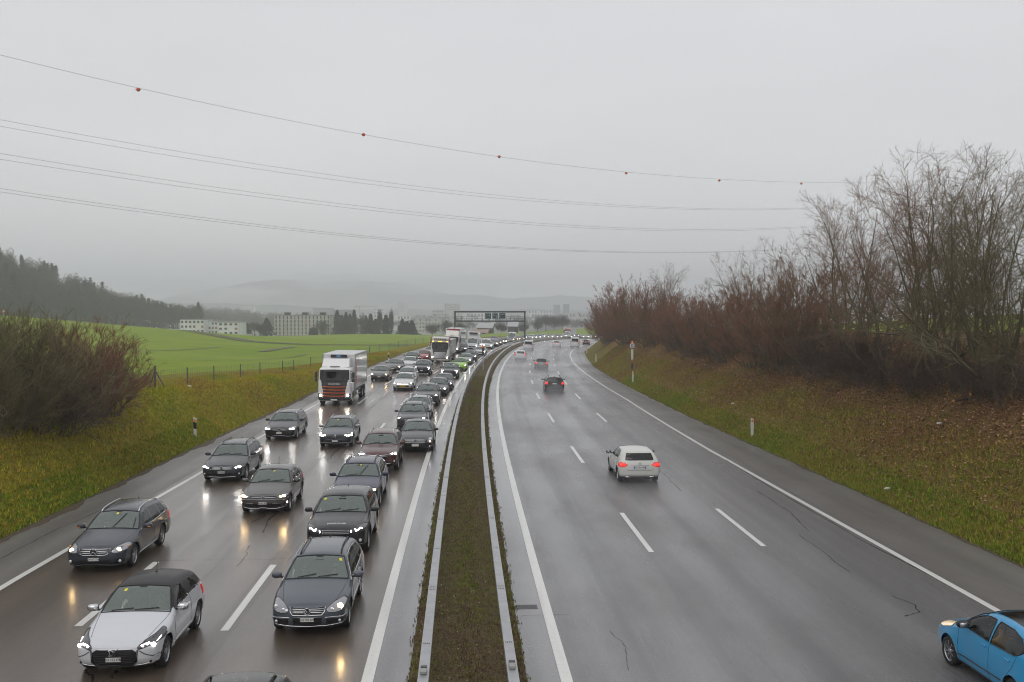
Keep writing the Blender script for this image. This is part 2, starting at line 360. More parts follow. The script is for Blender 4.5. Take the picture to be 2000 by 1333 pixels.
hTR = lambda s: np.interp(s, [0, 60, 130, 190, 260, 330, 420], [6.2, 6.0, 5.2, 4., 2.2, 1.2, .6])
def right_z(s, up):
    h = hTR(s); w = h/.58; e = road(s, RE(s))[..., 2]
    b = e+h*np.sin(np.clip(up/w, 0, 1)*PI/2)**1.2
    return b+np.interp(s, [0, 150, 260], [.07, .05, .0])*np.clip(up-w, 0, 75)
def side(name, ups, zf, sgn, m, s):
    U = np.array(ups)[None, :]+0*s[:, None]; S2 = s[:, None]+0*U
    E0 = LE(S2) if sgn < 0 else RE(S2); P = road(S2, E0+sgn*U); P[..., 2] = zf(S2, U)-.012*(U == 0)
    a, b = U.shape; i = np.arange(a-1); j = np.arange(b-1); q = (i[:, None]*b+j).ravel(); mb = MB()
    F = np.stack([q, q+1, q+b+1, q+b], 1)
    mb.add(P, F[:, ::-1] if sgn > 0 else F, uv=np.stack([U, S2], -1)); return tag(mb.obj(name, m, smooth=True), kind='structure')
SB = np.concatenate([np.arange(0, 120, 1.), np.arange(120, 400, 3.)]); SF = np.arange(0, 640, 4.)
side('grass_bank', np.concatenate([np.arange(0, 9, .35), [9.5, 10.5]]), left_z, -1, M_LB, SB)
side('field', np.concatenate([[9.5, 12, 15, 19, 24, 30], np.arange(38, 420, 9.)]), lambda s, u: left_z(s, u)-.01, -1, M_FD, SF)
side('grass_bank', np.concatenate([np.arange(0, 12, .4), [12.5, 14]]), right_z, 1, M_RB, SB)
side('field', np.concatenate([[13, 16, 20], np.arange(25, 140, 6.)]), lambda s, u: right_z(s, u)-.01, 1, M_FD, SF[SF < 330])
M_GR = mat('valley_ground', (.06, .075, .05), .9); t = NT(M_GR); q = t.noise(t.obj(), .004, 5, .6)
t.l(t.ramp(q, [(.35, (.04, .055, .03)), (.5, (.07, .10, .04)), (.65, (.10, .095, .085))]), t.b.inputs['Base Color'])
mb = MB(); g = np.linspace(-9000, 9000, 61); gx, gy = np.meshgrid(g, g+4000); gz = -24+0*gx
i = np.arange(60); q = (i[:, None]*61+i).ravel(); mb.add(np.stack([gx, gy, gz], -1), np.stack([q, q+1, q+62, q+61], 1))
tag(mb.obj('ground', M_GR), kind='structure')
# low grey-brown field track and pale puddled track lines on the left field
M_TK = mat('field_track', (.13, .12, .075), .8); M_DK = mat('field_ditch', (.085, .095, .034), .9)
def draped(name, pts, w, m, lift=.12):
    P = np.array([at(*p) for p in pts]); k = np.linspace(0, 1, len(P)); tt = np.linspace(0, 1, 40)
    Q = np.stack([np.interp(tt, k, P[:, j]) for j in range(2)], 1); d = np.gradient(Q, axis=0); d /= np.linalg.norm(d, axis=1)[:, None]
    nrm = np.stack([-d[:, 1], d[:, 0]], 1); rows = []
    for o in (-w/2, w/2):
        XY = Q+nrm*o; rows.append(np.concatenate([XY, tps(XY)[:, None]+lift], 1))
    i = np.arange(39); mb = MB().add(np.concatenate(rows), np.stack([i, i+1, i+41, i+40], 1)); return tag(mb.obj(name, m), kind='structure')
draped('path', [(360, 646, 290), (490, 668, 240), (623, 674, 235), (760, 675, 250), (843, 674, 265)], 5, M_DK)
draped('path', [(500, 669.5, 234), (560, 673, 232), (623, 677, 228)], 1.2, M_TK, .2)
draped('path', [(510, 687, 190), (575, 678.5, 215)], 1.5, M_TK); draped('path', [(760, 680.5, 232), (800, 680, 238)], 1.5, M_TK)
draped('path', [(330, 708, 128), (480, 697, 150), (600, 690, 185)], .5, M_TK, .1); draped('path', [(250, 678, 160), (430, 669, 200)], .5, M_TK, .1)

# strip of washed-up dirt and grit along both outer edges of the carriageway
M_DIRT = mat('edge_dirt', rough=.7, spec=.2); t = NT(M_DIRT); q = t.noise(t.obj(), 9, 4, .7); t.l(t.ramp(q, [(.3, (.035, .026, .018)), (.55, (.10, .078, .052)), (.75, (.19, .155, .115))]), t.b.inputs['Base Color']); t.l(t.bump(q, .03, .8), t.b.inputs['Normal'])
_g = np.random.default_rng(3); SD = np.arange(14, 150, .35)
def jag(a, k=5): return np.convolve(_g.random(len(SD)+k-1), np.ones(k)/k, 'valid')*a
ribbon('edge_dirt', [LE(SD)+jag(.75)-.02, LE(SD)-.35], M_DIRT, .005, s=SD); ribbon('edge_dirt', [RE(SD)+.3, RE(SD)-jag(.42)+.02], M_DIRT, .005, s=SD)
# ------------------------------------------------------------------ vehicle builder
def pchip(pts):
    x = np.array([p[0] for p in pts], float); y = np.array([p[1] for p in pts], float); h = np.diff(x); d = np.diff(y)/h
    m = np.zeros(len(x)); m[0] = d[0]; m[-1] = d[-1]
    for k in range(1, len(x)-1):
        if d[k-1]*d[k] > 0:
            a = 2*h[k]+h[k-1]; b = h[k]+2*h[k-1]; m[k] = (a+b)/(a/d[k-1]+b/d[k])
    def f(q):
        q = np.clip(np.asarray(q, float), x[0], x[-1]); i = np.clip(np.searchsorted(x, q)-1, 0, len(x)-2); t = (q-x[i])/h[i]
        return (1+2*t)*(1-t)**2*y[i]+t*(1-t)**2*h[i]*m[i]+t*t*(3-2*t)*y[i+1]+t*t*(t-1)*h[i]*m[i+1]
    return f
def inpoly(P, poly):
    x, y = P[:, 0], P[:, 1]; r = np.zeros(len(P), bool); n = len(poly)
    for i in range(n):
        x1, y1 = poly[i]; x2, y2 = poly[(i+1) % n]
        c = ((y1 > y) != (y2 > y)); r ^= c & (x < (x2-x1)*(y-y1)/((y2-y1) if y2 != y1 else 1e-9)+x1)
    return r
def nearpoly(P, poly):
    best = np.full(len(P), 9e9); Q = P.copy()
    for i in range(len(poly)):
        a = np.array(poly[i]); d = np.array(poly[(i+1) % len(poly)])-a; t = np.clip(((P-a)@d)/(d@d+1e-12), 0, 1)
        q = a+t[:, None]*d; e = np.linalg.norm(P-q, axis=1); k = e < best; best[k] = e[k]; Q[k] = q[k]
    return best, Q
class Body:
    """one car shell: a lattice box with rounded edges bent through profile curves; y runs backwards from the front bumper"""
    def __init__(s, S, step=.045):
        s.S = S; s.L = S['L']; s.W = S['W']; s.H = max(z for a, z in S['top'])
        s.ztop = pchip(S['top']); s.xf = pchip(S['front']); s.xr = pchip(S['rear'])
        s.a0 = S['top'][0][0]; s.a1 = S['top'][-1][0]; b = S['belt']; H = s.H
        s.sect = pchip(S.get('sect') or [(.12, .89), (.28, .955), (.52, 1.), (.74, .995), (b, .955), (H*.98, S['roofw']/s.W)])
        s.pf, s.la, s.pr, s.lb = S.get('plan', (.13, 1.0, .09, .8)); s.kf = S.get('kf', .20); s.kr = S.get('kr', .10)
        s.zb = S.get('zb', .2); s.rr = S.get('round', .10); s.step = step
        L = s.L
        nx = int(L/step); fa = np.linspace(0, 1, nx+1); fb = np.linspace(-1, 1, 2*int(s.W/step)+1); fc = np.linspace(0, 1, int(1.3/step)+1)
        def snapto(arr, vals):
            for v in vals:
                i = np.argmin(abs(arr-v)); arr[i] = v
            return np.sort(arr)
        for nm, ra, rb in S.get('topwin', []):
            fa = snapto(fa, [(q-s.a0)/(s.a1-s.a0) for q in ra]); fb = snapto(fb, [-rb, rb])
        s.fa, s.fb, s.fc = fa, fb, fc
        ny, nz = len(fb)-1, len(fc)-1; nx = len(fa)-1
        idx = {}; pts = []; F = []; T = []
        I, J, K = np.meshgrid(np.arange(nx+1), np.arange(ny+1), np.arange(nz+1), indexing='ij')
        surf = (I == 0) | (I == nx) | (J == 0) | (J == ny) | (K == 0) | (K == nz)
        num = np.full(surf.shape, -1); num[surf] = np.arange(surf.sum()); ii, jj, kk = np.nonzero(surf)
        s.V = s.P(fa[ii], fb[jj], fc[kk]); s.par = np.stack([fa[ii], fb[jj], fc[kk]], 1)
        def quads(A, typ, flip):
            a, b, c, d = A[:-1, :-1].ravel(), A[1:, :-1].ravel(), A[1:, 1:].ravel(), A[:-1, 1:].ravel()
            F.append(np.stack([a, b, c, d] if flip else [a, d, c, b], 1)); T.append(np.full(len(a), typ))
        quads(num[0], 0, True); quads(num[nx], 1, False); quads(num[:, 0], 2, False); quads(num[:, ny], 3, True)
        quads(num[:, :, nz], 4, False); quads(num[:, :, 0], 5, True)
        s.F = np.concatenate(F); s.T = np.concatenate(T); s.tag = np.zeros(len(s.F), int)
        s.names = ['body']
    def P(s, fa, fb, fc):
        fa, fb, fc = np.broadcast_arrays(np.asarray(fa, float), np.asarray(fb, float), np.asarray(fc, float))
        ac = s.a0+(s.a1-s.a0)*fa; Hc = np.maximum(s.ztop(ac)-s.zb, .1); Wm = s.W*.9; r = s.rr
        da = np.minimum(fa, 1-fa)*s.L; db = (1-np.abs(fb))*Wm; dc = np.minimum(fc, 1-fc)*Hc
        ea, eb, ec = np.maximum(0, r-da), np.maximum(0, r-db), np.maximum(0, r-dc)
        n = np.sqrt(ea**2+eb**2+ec**2); k = np.where(n > r, r/np.maximum(n, 1e-9), 1)
        da2, db2, dc2 = np.where(ea > 0, r-ea*k, da), np.where(eb > 0, r-eb*k, db), np.where(ec > 0, r-ec*k, dc)
        fa = np.where(fa < .5, da2/s.L, 1-da2/s.L); fb = np.sign(fb)*(1-db2/Wm); fc = np.where(fc < .5, dc2/Hc, 1-dc2/Hc)
        ac = s.a0+(s.a1-s.a0)*fa; zt = s.ztop(ac)-s.S.get('crown', .055)*np.abs(fb)**2.2
        zb = s.zb+.10*np.clip((fa-.86)/.14, 0, 1)**2+.04*np.clip((.12-fa)/.12, 0, 1)**2
        z = zb+fc*(zt-zb)
        pl = 1-s.pf*np.clip(1-ac/s.la, 0, 1)**2.2-s.pr*np.clip(1-(s.L-ac)/s.lb, 0, 1)**2.2
        y = fb*s.W*pl*s.sect(z)
        for w in (s.S['fa'], s.S['ra']):      # wheel arch flare
            y = y+np.sign(fb)*(np.abs(fb) > .97)*.022*np.exp(-((np.hypot(ac-w, z-s.S['rw'])-s.S['rw']-.06)/.10)**2)
        q = (np.abs(y)/s.W)**2.6
        xf = s.xf(z)+s.kf*q; xr = s.L-s.xr(z)-s.kr*q
        return np.stack([y, xf+(xr-xf)*fa, z], -1)
    def front(s, y, z, off=.0, rear=False):
        y = np.asarray(y, float); z = np.asarray(z, float)
        f = 1. if rear else 0.; zt = s.ztop(s.a1 if rear else s.a0); fb = y/s.W
        fc = np.clip((z-s.zb)/(zt-s.zb), 0, 1)
        for _ in range(5):
            p = s.P(f, fb, fc); fb = np.clip(fb+(y-p[..., 0])/s.W, -1, 1); fc = np.clip(fc+(z-p[..., 2])/(zt-s.zb), 0, 1)
        p = s.P(f, fb, fc); e = np.abs(y)-np.abs(p[..., 0]); g = e > .012
        if np.any(g):      # past the corner: wrap round on to the flank
            fa = np.where(g, np.clip(.03+e*2.0/s.L, 0, .2), 0.); q = s.P(1-fa if rear else fa, np.sign(y), fc); q[..., 0] += np.sign(y)*off
        p[..., 1] += off if rear else -off; p[..., 0] = np.where(g, p[..., 0], y); p[..., 2] = np.where(np.abs(p[..., 2]-z) < .04, z, p[..., 2])
        if np.any(g): p[g] = q[g]
        return p
    def sidept(s, a, z, sgn, off=.0):
        a = np.asarray(a, float); z = np.asarray(z, float); fa = a/s.L; fc = np.full_like(fa, .5)
        for _ in range(6):
            p = s.P(fa, sgn, fc); fa = np.clip(fa+(a-p[..., 1])/s.L, 0, 1)
            H = s.ztop(s.a0+(s.a1-s.a0)*fa)-s.zb; fc = np.clip(fc+(z-p[..., 2])/H, 0, 1)
        p = s.P(fa, sgn, fc); p[..., 0] += sgn*off; return p
    def toppt(s, a, fb, off=0.):
        p = s.P((np.asarray(a, float)-s.a0)/(s.a1-s.a0), fb, 1.); p[..., 2] += off; return p
    def region(s, name, face, poly, amax=.5, snap=True):
        """assign the faces inside poly (front/rear: (y,z), side: (y along the car,z)) to a new mesh"""
        V = s.V; C = V[s.F].mean(1); k = len(s.names); s.names.append(name)
        if face in ('front', 'rear', 'front1', 'rear1'):
            one = face.endswith('1'); fr = face.startswith('front')
            vm = (V[:, 1] < amax) if fr else (V[:, 1] > s.L-amax)
            sg = np.array([1., 1.])
            def prj(X): return np.stack([np.abs(X[:, 0]), X[:, 2]], 1)
            if snap:
                ix = np.nonzero(vm)[0]; d, Q = nearpoly(prj(V[ix]), poly); g = d < s.step*.5; e = ix[g]
                V[e, 0] = np.where(V[e, 0] < 0, -1, 1)*np.where(np.abs(V[e, 0]) < 1e-6, 0, Q[g, 0]); V[e, 2] = Q[g, 1]; C = V[s.F].mean(1)
            m = ((C[:, 1] < amax) if fr else (C[:, 1] > s.L-amax)) & (s.T != 5) & inpoly(prj(C), poly)
        else:
            vm = np.abs(np.abs(s.par[:, 1])-1) < 1e-6
            if snap:
                ix = np.nonzero(vm)[0]; d, Q = nearpoly(V[ix][:, 1:], poly); g = d < s.step*.55; V[ix[g], 1:] = Q[g]; C = V[s.F].mean(1)
            m = ((s.T == 2) | (s.T == 3)) & inpoly(C[:, 1:], poly)
        m &= s.tag == 0; s.tag[m] = k; return k
    def patch(s, poly, sgn, amax=.6, rear=False, off=.006):
        """lens laid over the corner of the body; the outline is read obliquely from above so that it sweeps back over the wing"""
        z0 = s.ztop(s.a1 if rear else s.a0); pl = []; k4 = .15 if rear else .4
        for y, z in poly:
            if rear: a = s.kr*(abs(y)/s.W)**2.6+float(s.xr(z))
            else: a = s.kf*(abs(y)/s.W)**2.6+(float(s.xf(z)) if z < z0-.02 else s.a0+max(0, z-z0+.03)/.30)
            pl.append((y, z+k4*a))
        V = s.V; a = (s.L-V[:, 1]) if rear else V[:, 1]; ok = (a < amax+.15) & (V[:, 0]*sgn > .05) & (s.par[:, 2] > .02); C = V[ok]
        cq = np.stack([np.abs(C[:, 0]), C[:, 2]+k4*a[ok]], 1)
        P = np.array(pl); n = len(P); m = 8; Q = []
        for i in range(n):       # rounded outline
            p0, p1, p2 = P[i-1], P[i], P[(i+1) % n]; e0 = p1+(p0-p1)*.28; e1 = p1+(p2-p1)*.28
            for t in np.linspace(0, 1, 5): Q.append((1-t)**2*e0+2*t*(1-t)*p1+t*t*e1)
        Q = np.array(Q); c = Q.mean(0); G = np.concatenate([c+(Q-c)*r for r in np.linspace(.12, 1, m)])
        d = np.linalg.norm(G[:, None]-cq[None], axis=2); ix = np.argsort(d, 1)[:, :7]; w = 1/(np.take_along_axis(d, ix, 1)**2+4e-4); w /= w.sum(1)[:, None]
        X = (C[ix]*w[..., None]).sum(1); nq = len(Q); lift = np.repeat(np.linspace(2.2, 1, m), nq)*off
        dirn = np.array([sgn*.45, .65 if rear else -.65, .6]); dirn /= np.linalg.norm(dirn); X = X+dirn*lift[:, None]
        i = np.arange(m-1); j = np.arange(nq); q = (i[:, None]*nq+j).ravel(); q2 = (i[:, None]*nq+(j+1) % nq).ravel()
        F = np.stack([q, q+nq, q2+nq, q2], 1); return X, [F if sgn < 0 else F[:, ::-1], np.arange(nq)[None]], X[-nq:]
    def toprect(s, name, ra, rb):
        k = len(s.names); s.names.append(name); p = s.par[s.F].mean(1)
        f0, f1 = [(q-s.a0)/(s.a1-s.a0) for q in ra]
        m = (s.T == 4) & (p[:, 0] > f0) & (p[:, 0] < f1) & (np.abs(p[:, 1]) < rb) & (s.tag == 0); s.tag[m] = k; return k
    def arches(s, r):
        for w in (s.S['fa'], s.S['ra']):
            V = s.V; c = np.array([w, s.S['rw']]); ix = np.nonzero(np.abs(V[:, 0]) > s.W*.6)[0]
            d = V[ix][:, 1:]-c; n = np.linalg.norm(d, axis=1); g = (abs(n-r) < s.step*.55) & (V[ix][:, 2] > s.zb-.05)
            V[ix[g], 1:] = c+d[g]/n[g][:, None]*r
            C = V[s.F].mean(1); s.tag[(np.hypot(C[:, 1]-w, C[:, 2]-s.S['rw']) < r) & (np.abs(C[:, 0]) > s.W*.6)] = -1
    def take(s, k, side=0, inset=(0, 0, 0)):
        m = s.tag == k
        if side:
            C = s.V[s.F].mean(1)[:, 0]; m &= (C*side > 0)
        F = s.F[m]
        if not len(F): return None
        u, inv = np.unique(F, return_inverse=True); return s.V[u]+np.array(inset), inv.reshape(F.shape)
# shared vehicle materials
def paint(name, col, metal=.22, rough=.36, coat=1., var=.35):
    if metal == 0: var = min(var, .08)
    m = mat(name, col, rough, metal, coat, croug=.07); t = NT(m); ob = t.obj(); t.b.inputs['Coat IOR'].default_value = 1.5 if sum(col) > .12 else 1.42; t.b.inputs['Specular IOR Level'].default_value = .2
    d = t.noise(ob, 130, 1, .5); h = t.ramp(d, [(.58, 0.), (.70, 1.)]); nb = t.bump(h, .0025, .35)
    t.l(nb, t.b.inputs['Coat Normal']); g = t.noise(ob, 5, 4, .6)
    t.l(t.mix(t.ramp(g, [(.4, 0.), (.8, var)]), col, tuple(.5*q+.035 for q in col)), t.b.inputs['Base Color'])
    return m
def glass(name, tint, dif, dc=(.10, .13, .12), ior=1.62):
    m = bpy.data.materials.new(name); m.use_nodes = True; t = m.node_tree; t.nodes.clear(); o = t.nodes.new('ShaderNodeOutputMaterial')
    tr = t.nodes.new('ShaderNodeBsdfTransparent'); tr.inputs[0].default_value = (*tint, 1)
    df = t.nodes.new('ShaderNodeBsdfDiffuse'); df.inputs[0].default_value = (*dc, 1)
    gl = t.nodes.new('ShaderNodeBsdfGlossy'); gl.inputs['Roughness'].default_value = .04; fr = t.nodes.new('ShaderNodeFresnel'); fr.inputs[0].default_value = ior
    a = t.nodes.new('ShaderNodeMixShader'); a.inputs[0].default_value = dif; b = t.nodes.new('ShaderNodeMixShader')
    L = t.links.new; L(tr.outputs[0], a.inputs[1]); L(df.outputs[0], a.inputs[2]); L(fr.outputs[0], b.inputs[0]); L(a.outputs[0], b.inputs[1]); L(gl.outputs[0], b.inputs[2]); L(b.outputs[0], o.inputs[0])
    return m
G_FRONT = glass('windscreen_glass', (.62, .72, .66), .36, (.31, .385, .35), 1.7)
G_SIDE = glass('side_glass', (.42, .50, .47), .12, (.05, .07, .065), 1.6)
G_DARK = glass('privacy_glass', (.10, .11, .12), .15, (.03, .03, .035), 1.6)
M_BLK = mat('black_plastic', (.012, .012, .013), .45); M_RUB = mat('tyre_rubber', (.014, .014, .014), .75)
M_CHR = mat('chrome', (.62, .63, .65), .18, 1.); M_ALLOY = mat('alloy', (.42, .43, .45), .3, .9); M_DKIN = mat('car_interior', (.022, .023, .024), .7)
M_SEAT = mat('seat_cloth', (.075, .073, .072), .8); M_LENS = mat('lamp_lens', (.30, .31, .33), .16, .85, 1.)
M_LENSD = mat('lamp_housing', (.05, .052, .058), .12, .3, 1.); M_PLATE = mat('number_plate', (.72, .72, .70), .4); M_INK = mat('plate_ink', (.01, .01, .01), .5)
M_AMB = mat('indicator', (.75, .28, .02), .2, 0, 1.); M_YEL = mat('vignette_yellow', (.75, .68, .05), .5)
M_COOL = mat('xenon_lamp', (1, 1, 1), .3, emis=(.95, .97, 1.), es=48); M_WARM = mat('halogen_lamp', (1, .9, .7), .3, emis=(1., .66, .28), es=50)
M_WHT = mat('bright_lamp', (1, 1, 1), .3, emis=(1., .9, .76), es=48); M_RED = mat('tail_lamp_lit', (.5, .01, .01), .2, 0, 1., emis=(1., .035, .02), es=1.3)
M_REDD = mat('tail_lamp', (.38, .012, .015), .12, 0, 1., emis=(1., .03, .02), es=.55); M_DIM = mat('unlit_bulb', (.8, .82, .85), .1, .6, 1.)
M_FOGL = mat('daytime_lamp', (1, 1, 1), .3, emis=(1, .86, .9), es=10); M_BLUE = mat('plate_blue', (.02, .12, .55), .4); M_PYEL = mat('plate_yellow', (.75, .48, .02), .4)
for _m in (M_REDD,):      # the inside of a lamp shell is dark
    t = NT(_m); ge = t.n('NewGeometry'); t.l(t.mix(ge.outputs['Backfacing'], (.38, .012, .015), (.012, .012, .012)), t.b.inputs['Base Color']); t.l(t.math('MULTIPLY', t.math('SUBTRACT', 1., ge.outputs['Backfacing']), .35), t.b.inputs['Emission Strength'])
M_EYE = mat('dark_backing', (.01, .01, .012), .3)
def wheel(x, y, r, sgn, parent, w=.21, spokes=5, style=0, rimr=.74):
    """tyre with an alloy rim as its child; axle along x"""
    c = (x, y, r); hw = w/2
    t = MB().lathe([(r*.72, -hw), (r*.93, -hw), (r*.985, -hw*.75), (r, -hw*.4), (r, hw*.4), (r*.985, hw*.75), (r*.93, hw), (r*.72, hw)], 36, c=c).obj('wheel', M_RUB, parent, True)
    m = MB(); R0 = r*rimr; f = sgn*hw*.86
    m.lathe([(R0*1.0, f*.4), (R0*1.02, f*1.02), (R0*.95, f*1.04), (R0*.90, f*.85), (R0*.86, f*.3)], 36, 0, c=c)
    m.lathe([(R0*.9, f*.15), (.001, f*.2)], 24, 1, c=c)
    m.lathe([(R0*.24, f*.75), (R0*.2, f*.98), (.001, f*1.0)], 16, 0, c=c)
    n = spokes*(2 if style == 1 else 1)
    for k in range(n):
        an = 2*PI*k/n+.3
        if style == 1: an = 2*PI*(k//2)/spokes+.3+(.16 if k % 2 else -.16)
        wd = R0*(.26 if style == 0 and spokes <= 6 else .12)
        P = []
        for rad, ww, ff in ((R0*.15, wd*.75, .95), (R0*.97, wd*(.75 if style else 1.), .88)):
            for q in (-1, 1):
                for dd in (0, -.22): P.append((f*(ff+dd), rad*math.cos(an)-q*ww/2*math.sin(an), rad*math.sin(an)+q*ww/2*math.cos(an)))
        m.add(np.array(P)+np.array(c), np.array([[0, 2, 6, 4], [1, 5, 7, 3], [0, 4, 5, 1], [2, 3, 7, 6]]))
    m.obj('rim', [M_ALLOY, M_EYE], t, False); return t
def text_mesh(txt, size, mb, place, mi=0, depth=.0, bold=0.):
    """lettering as flat geometry; place maps (x, y) text plane points (n,2) to 3-D"""
    c = bpy.data.curves.new('lettering', 'FONT'); c.body = txt; c.size = size; c.align_x = 'CENTER'; c.align_y = 'CENTER'; c.resolution_u = 2; c.offset = bold
    o = bpy.data.objects.new('lettering', c); COL.objects.link(o); dg = bpy.context.evaluated_depsgraph_get(); me = o.evaluated_get(dg).to_mesh()
    V = np.array([v.co[:] for v in me.vertices]); tri = {}
    for p in me.polygons: tri.setdefault(len(p.vertices), []).append(list(p.vertices))
    o.evaluated_get(dg).to_mesh_clear()
    if len(V): mb.add(place(V[:, :2]), [np.array(f) for f in tri.values()], mi)
    bpy.data.objects.remove(o); bpy.data.curves.remove(c)
def ellipse(c, r, n=20): return [(c[0]+r[0]*math.cos(2*PI*k/n), c[1]+r[1]*math.sin(2*PI*k/n)) for k in range(n)]
EMB = {  # emblem strokes, unit box
 'vw': [('ring', 1.), [(-.55, .75), (-.2, .0), (0, .35), (.2, .0), (.55, .75)], [(-.85, .35), (-.42, -.75), (0, .05), (.42, -.75), (.85, .35)]],
 'star': [('ring', 1.), [(0, 0), (0, .95)], [(0, 0), (-.82, -.48)], [(0, 0), (.82, -.48)]],
 'diamond': [[(0, 1.2), (-.75, 0), (0, -1.2), (.75, 0), (0, 1.2)], [(0, .8), (-.5, 0), (0, -.8), (.5, 0), (0, .8)]],
 'h': [[(-.9, .8), (.9, .8), (.7, -.8), (-.7, -.8), (-.9, .8)], [(-.5, .6), (-.4, -.6)], [(.5, .6), (.4, -.6)], [(-.45, 0), (.45, 0)]],
 'ds': [[(-1.2, .8), (-.3, .5), (.3, -.05), (-.4, -.7), (-1., -.75), (-.7, 0), (-1.2, .8)], [(1.2, .9), (.3, .35), (.7, -.1), (.2, -.9)]],
 'crest': [('ring', .9), [(-.5, .3), (.5, .3), (0, -.7), (-.5, .3)]], 'wing': [[(-1.2, .5), (0, -.3), (1.2, .5)], ('ring', .7)], 'ring': [('ring', .9)]}
def build_car(S, name, label, cat, detail=2, group=None):
    """returns the Empty of a complete car standing with its front bumper at the origin, facing -y"""
    B = Body(S, S.get('step', .045)); L, Wd, H = B.L, B.W, B.H; root = empty(name, label=label, cat=cat, group=group)
    pm = S['paint']; B.arches(S['rw']+.055)
    kinds = []
    for nm, ra, rb in S.get('topwin', []): kinds.append((nm, B.toprect(nm, ra, rb), S.get('glass_f', G_FRONT) if nm == 'windscreen' else S.get('glass_r', G_SIDE), 0))
    for poly in S.get('sidewin', []):
        kinds.append(('side_window', B.region('side_window', 'side', poly), S.get('glass_s', G_SIDE), 2))
    for (nm, face, poly, m, amax, inset, two) in S.get('regions', []):
        if nm == 'headlight': kinds.append((nm, poly, m, (two, amax)))
        else: kinds.append((nm, B.region(nm, face, poly, amax), m, (two, inset)))
    if S.get('clad'):   # dark lower cladding
        C = B.V[B.F].mean(1); k = len(B.names); B.names.append('cladding'); g = (C[:, 2] < S['clad']) & (B.tag == 0)
        for w in (S['fa'], S['ra']): g |= (B.tag == 0) & (np.abs(C[:, 0]) > Wd*.7) & (np.hypot(C[:, 1]-w, C[:, 2]-S['rw']) < S['rw']+.115)
        B.tag[g] = k; kinds.append(('lower_cladding', k, S.get('cladmat', M_BLK), 0))
    if S.get('roofmat'):
        k = len(B.names); B.names.append('roof'); C = B.V[B.F].mean(1); B.tag[(C[:, 2] > S['roofz']) & (B.tag == 0) & (C[:, 1] > S['roofa'])] = k; kinds.append(('roof', k, S['roofmat'], 0))
    mb = MB(); V, F = B.take(0); mb.add(V, F)
    if detail >= 2:      # shut lines as fine dark seams
        for sg in (-1, 1):
            for ln in S.get('seams', []):
                P = np.array(ln, float); k = np.linspace(0, 1, 12); kk = np.linspace(0, 1, len(P))
                mb.tube(B.sidept(np.interp(k, kk, P[:, 0]), np.interp(k, kk, P[:, 1]), sg, -.001), .006, 4, 1)
            if S.get('hood'): mb.tube(B.toppt(np.linspace(S['hood'][0], S['hood'][1], 14), sg*np.linspace(S['hood'][2], S['hood'][3], 14), -.001), .006, 4, 1)
            if S.get('skirt'): mb.tube(B.sidept(np.linspace(S['fa']+S['rw']+.1, S['ra']-S['rw']-.1, 10), np.full(10, S['skirt']), sg, .004), .014, 5, 2)
            if S.get('rub'): mb.tube(B.sidept(np.linspace(S['fa']+S['rw']+.12, S['ra']-S['rw']-.1, 10), np.linspace(S['rub'], S['rub']+.04, 10), sg, .004), .014, 5, 2)
    mb.obj('body', [pm, M_EYE, S.get('trim', M_CHR)], root, True)
    for nm, k, m, two in kinds:
        ins = (0, 0, 0)
        if isinstance(two, tuple): two, ins = two
        for sd in ((-1, 1) if two else (0,)):
            if nm == 'headlight':
                X, FF, rim = B.patch(k, sd, ins); q = (X, FF)
            else: q = B.take(k, sd, ins)
            if q is not None:
                mm0 = MB().add(*q)
                if nm == 'headlight' and detail >= 1: mm0.tube(rim, .007, 5, 1, closed=True)
                o = mm0.obj(nm, [m, M_EYE], root, True)
                if nm in ('headlight', 'tail_light') and sd:
                    lm = S.get('lamps' if nm == 'headlight' else 'tlamps', [])
                    for (y, z, r, mm, ph) in lm:
                        if ph and ph != sd: continue
                        b = MB(); P = B.front(np.array([sd*y]), np.array([z]), .012, rear=(nm != 'headlight'))[0]; q_ = 1. if nm == 'tail_light' else .78; b.ell(P, ((r[0] if isinstance(r, tuple) else r)*q_, .018, (r[1] if isinstance(r, tuple) else r)*q_), 12, 7)
                        b.obj('bulb', mm, o, True)
                    for (pl, r, mm) in S.get('drl', []) if nm == 'headlight' else []:
                        P = np.array(pl); k2 = np.linspace(0, 1, 9); kk = np.linspace(0, 1, len(P)); zz = np.interp(k2, kk, P[:, 1])
                        pt = B.front(sd*np.interp(k2, kk, P[:, 0]), zz, .014); MB().tube(pt, r, 6).obj('bulb', mm, o, True)
    # chassis + wheels
    mb = MB().box((0, L/2, S['zb']+.10 if 'zb' in S else .32), (Wd*1.22, L-.7, .30)); mb.box((0, L/2, .3), (Wd*.9, L-1., .2)); mb.obj('underbody', M_BLK, root)
    for a in (S['fa'], S['ra']):
        for sg in (-1, 1): wheel(sg*(Wd-.125), a, S['rw'], sg, root, spokes=S.get('spokes', 5), style=S.get('wstyle', 0))
    # grille slats, emblem, plate
    if 'slats' in S:
        mb = MB()
        for (y0, y1, z0, z1, r) in S['slats']:
            yy = np.linspace(y0, y1, 11); mb.tube(B.front(yy, z0+(z1-z0)*np.abs(np.linspace(-1, 1, 11))**S.get('slatp', 1), .006), r, 6)
        for pl, r in S.get('grilleframe', []):
            P = np.array(pl+[(-x, z) for x, z in pl[::-1]]); mb.tube(B.front(P[:, 0], P[:, 1], .008), r, 6)
        mb.obj('grille_trim', S.get('slatmat', M_CHR), root, True)
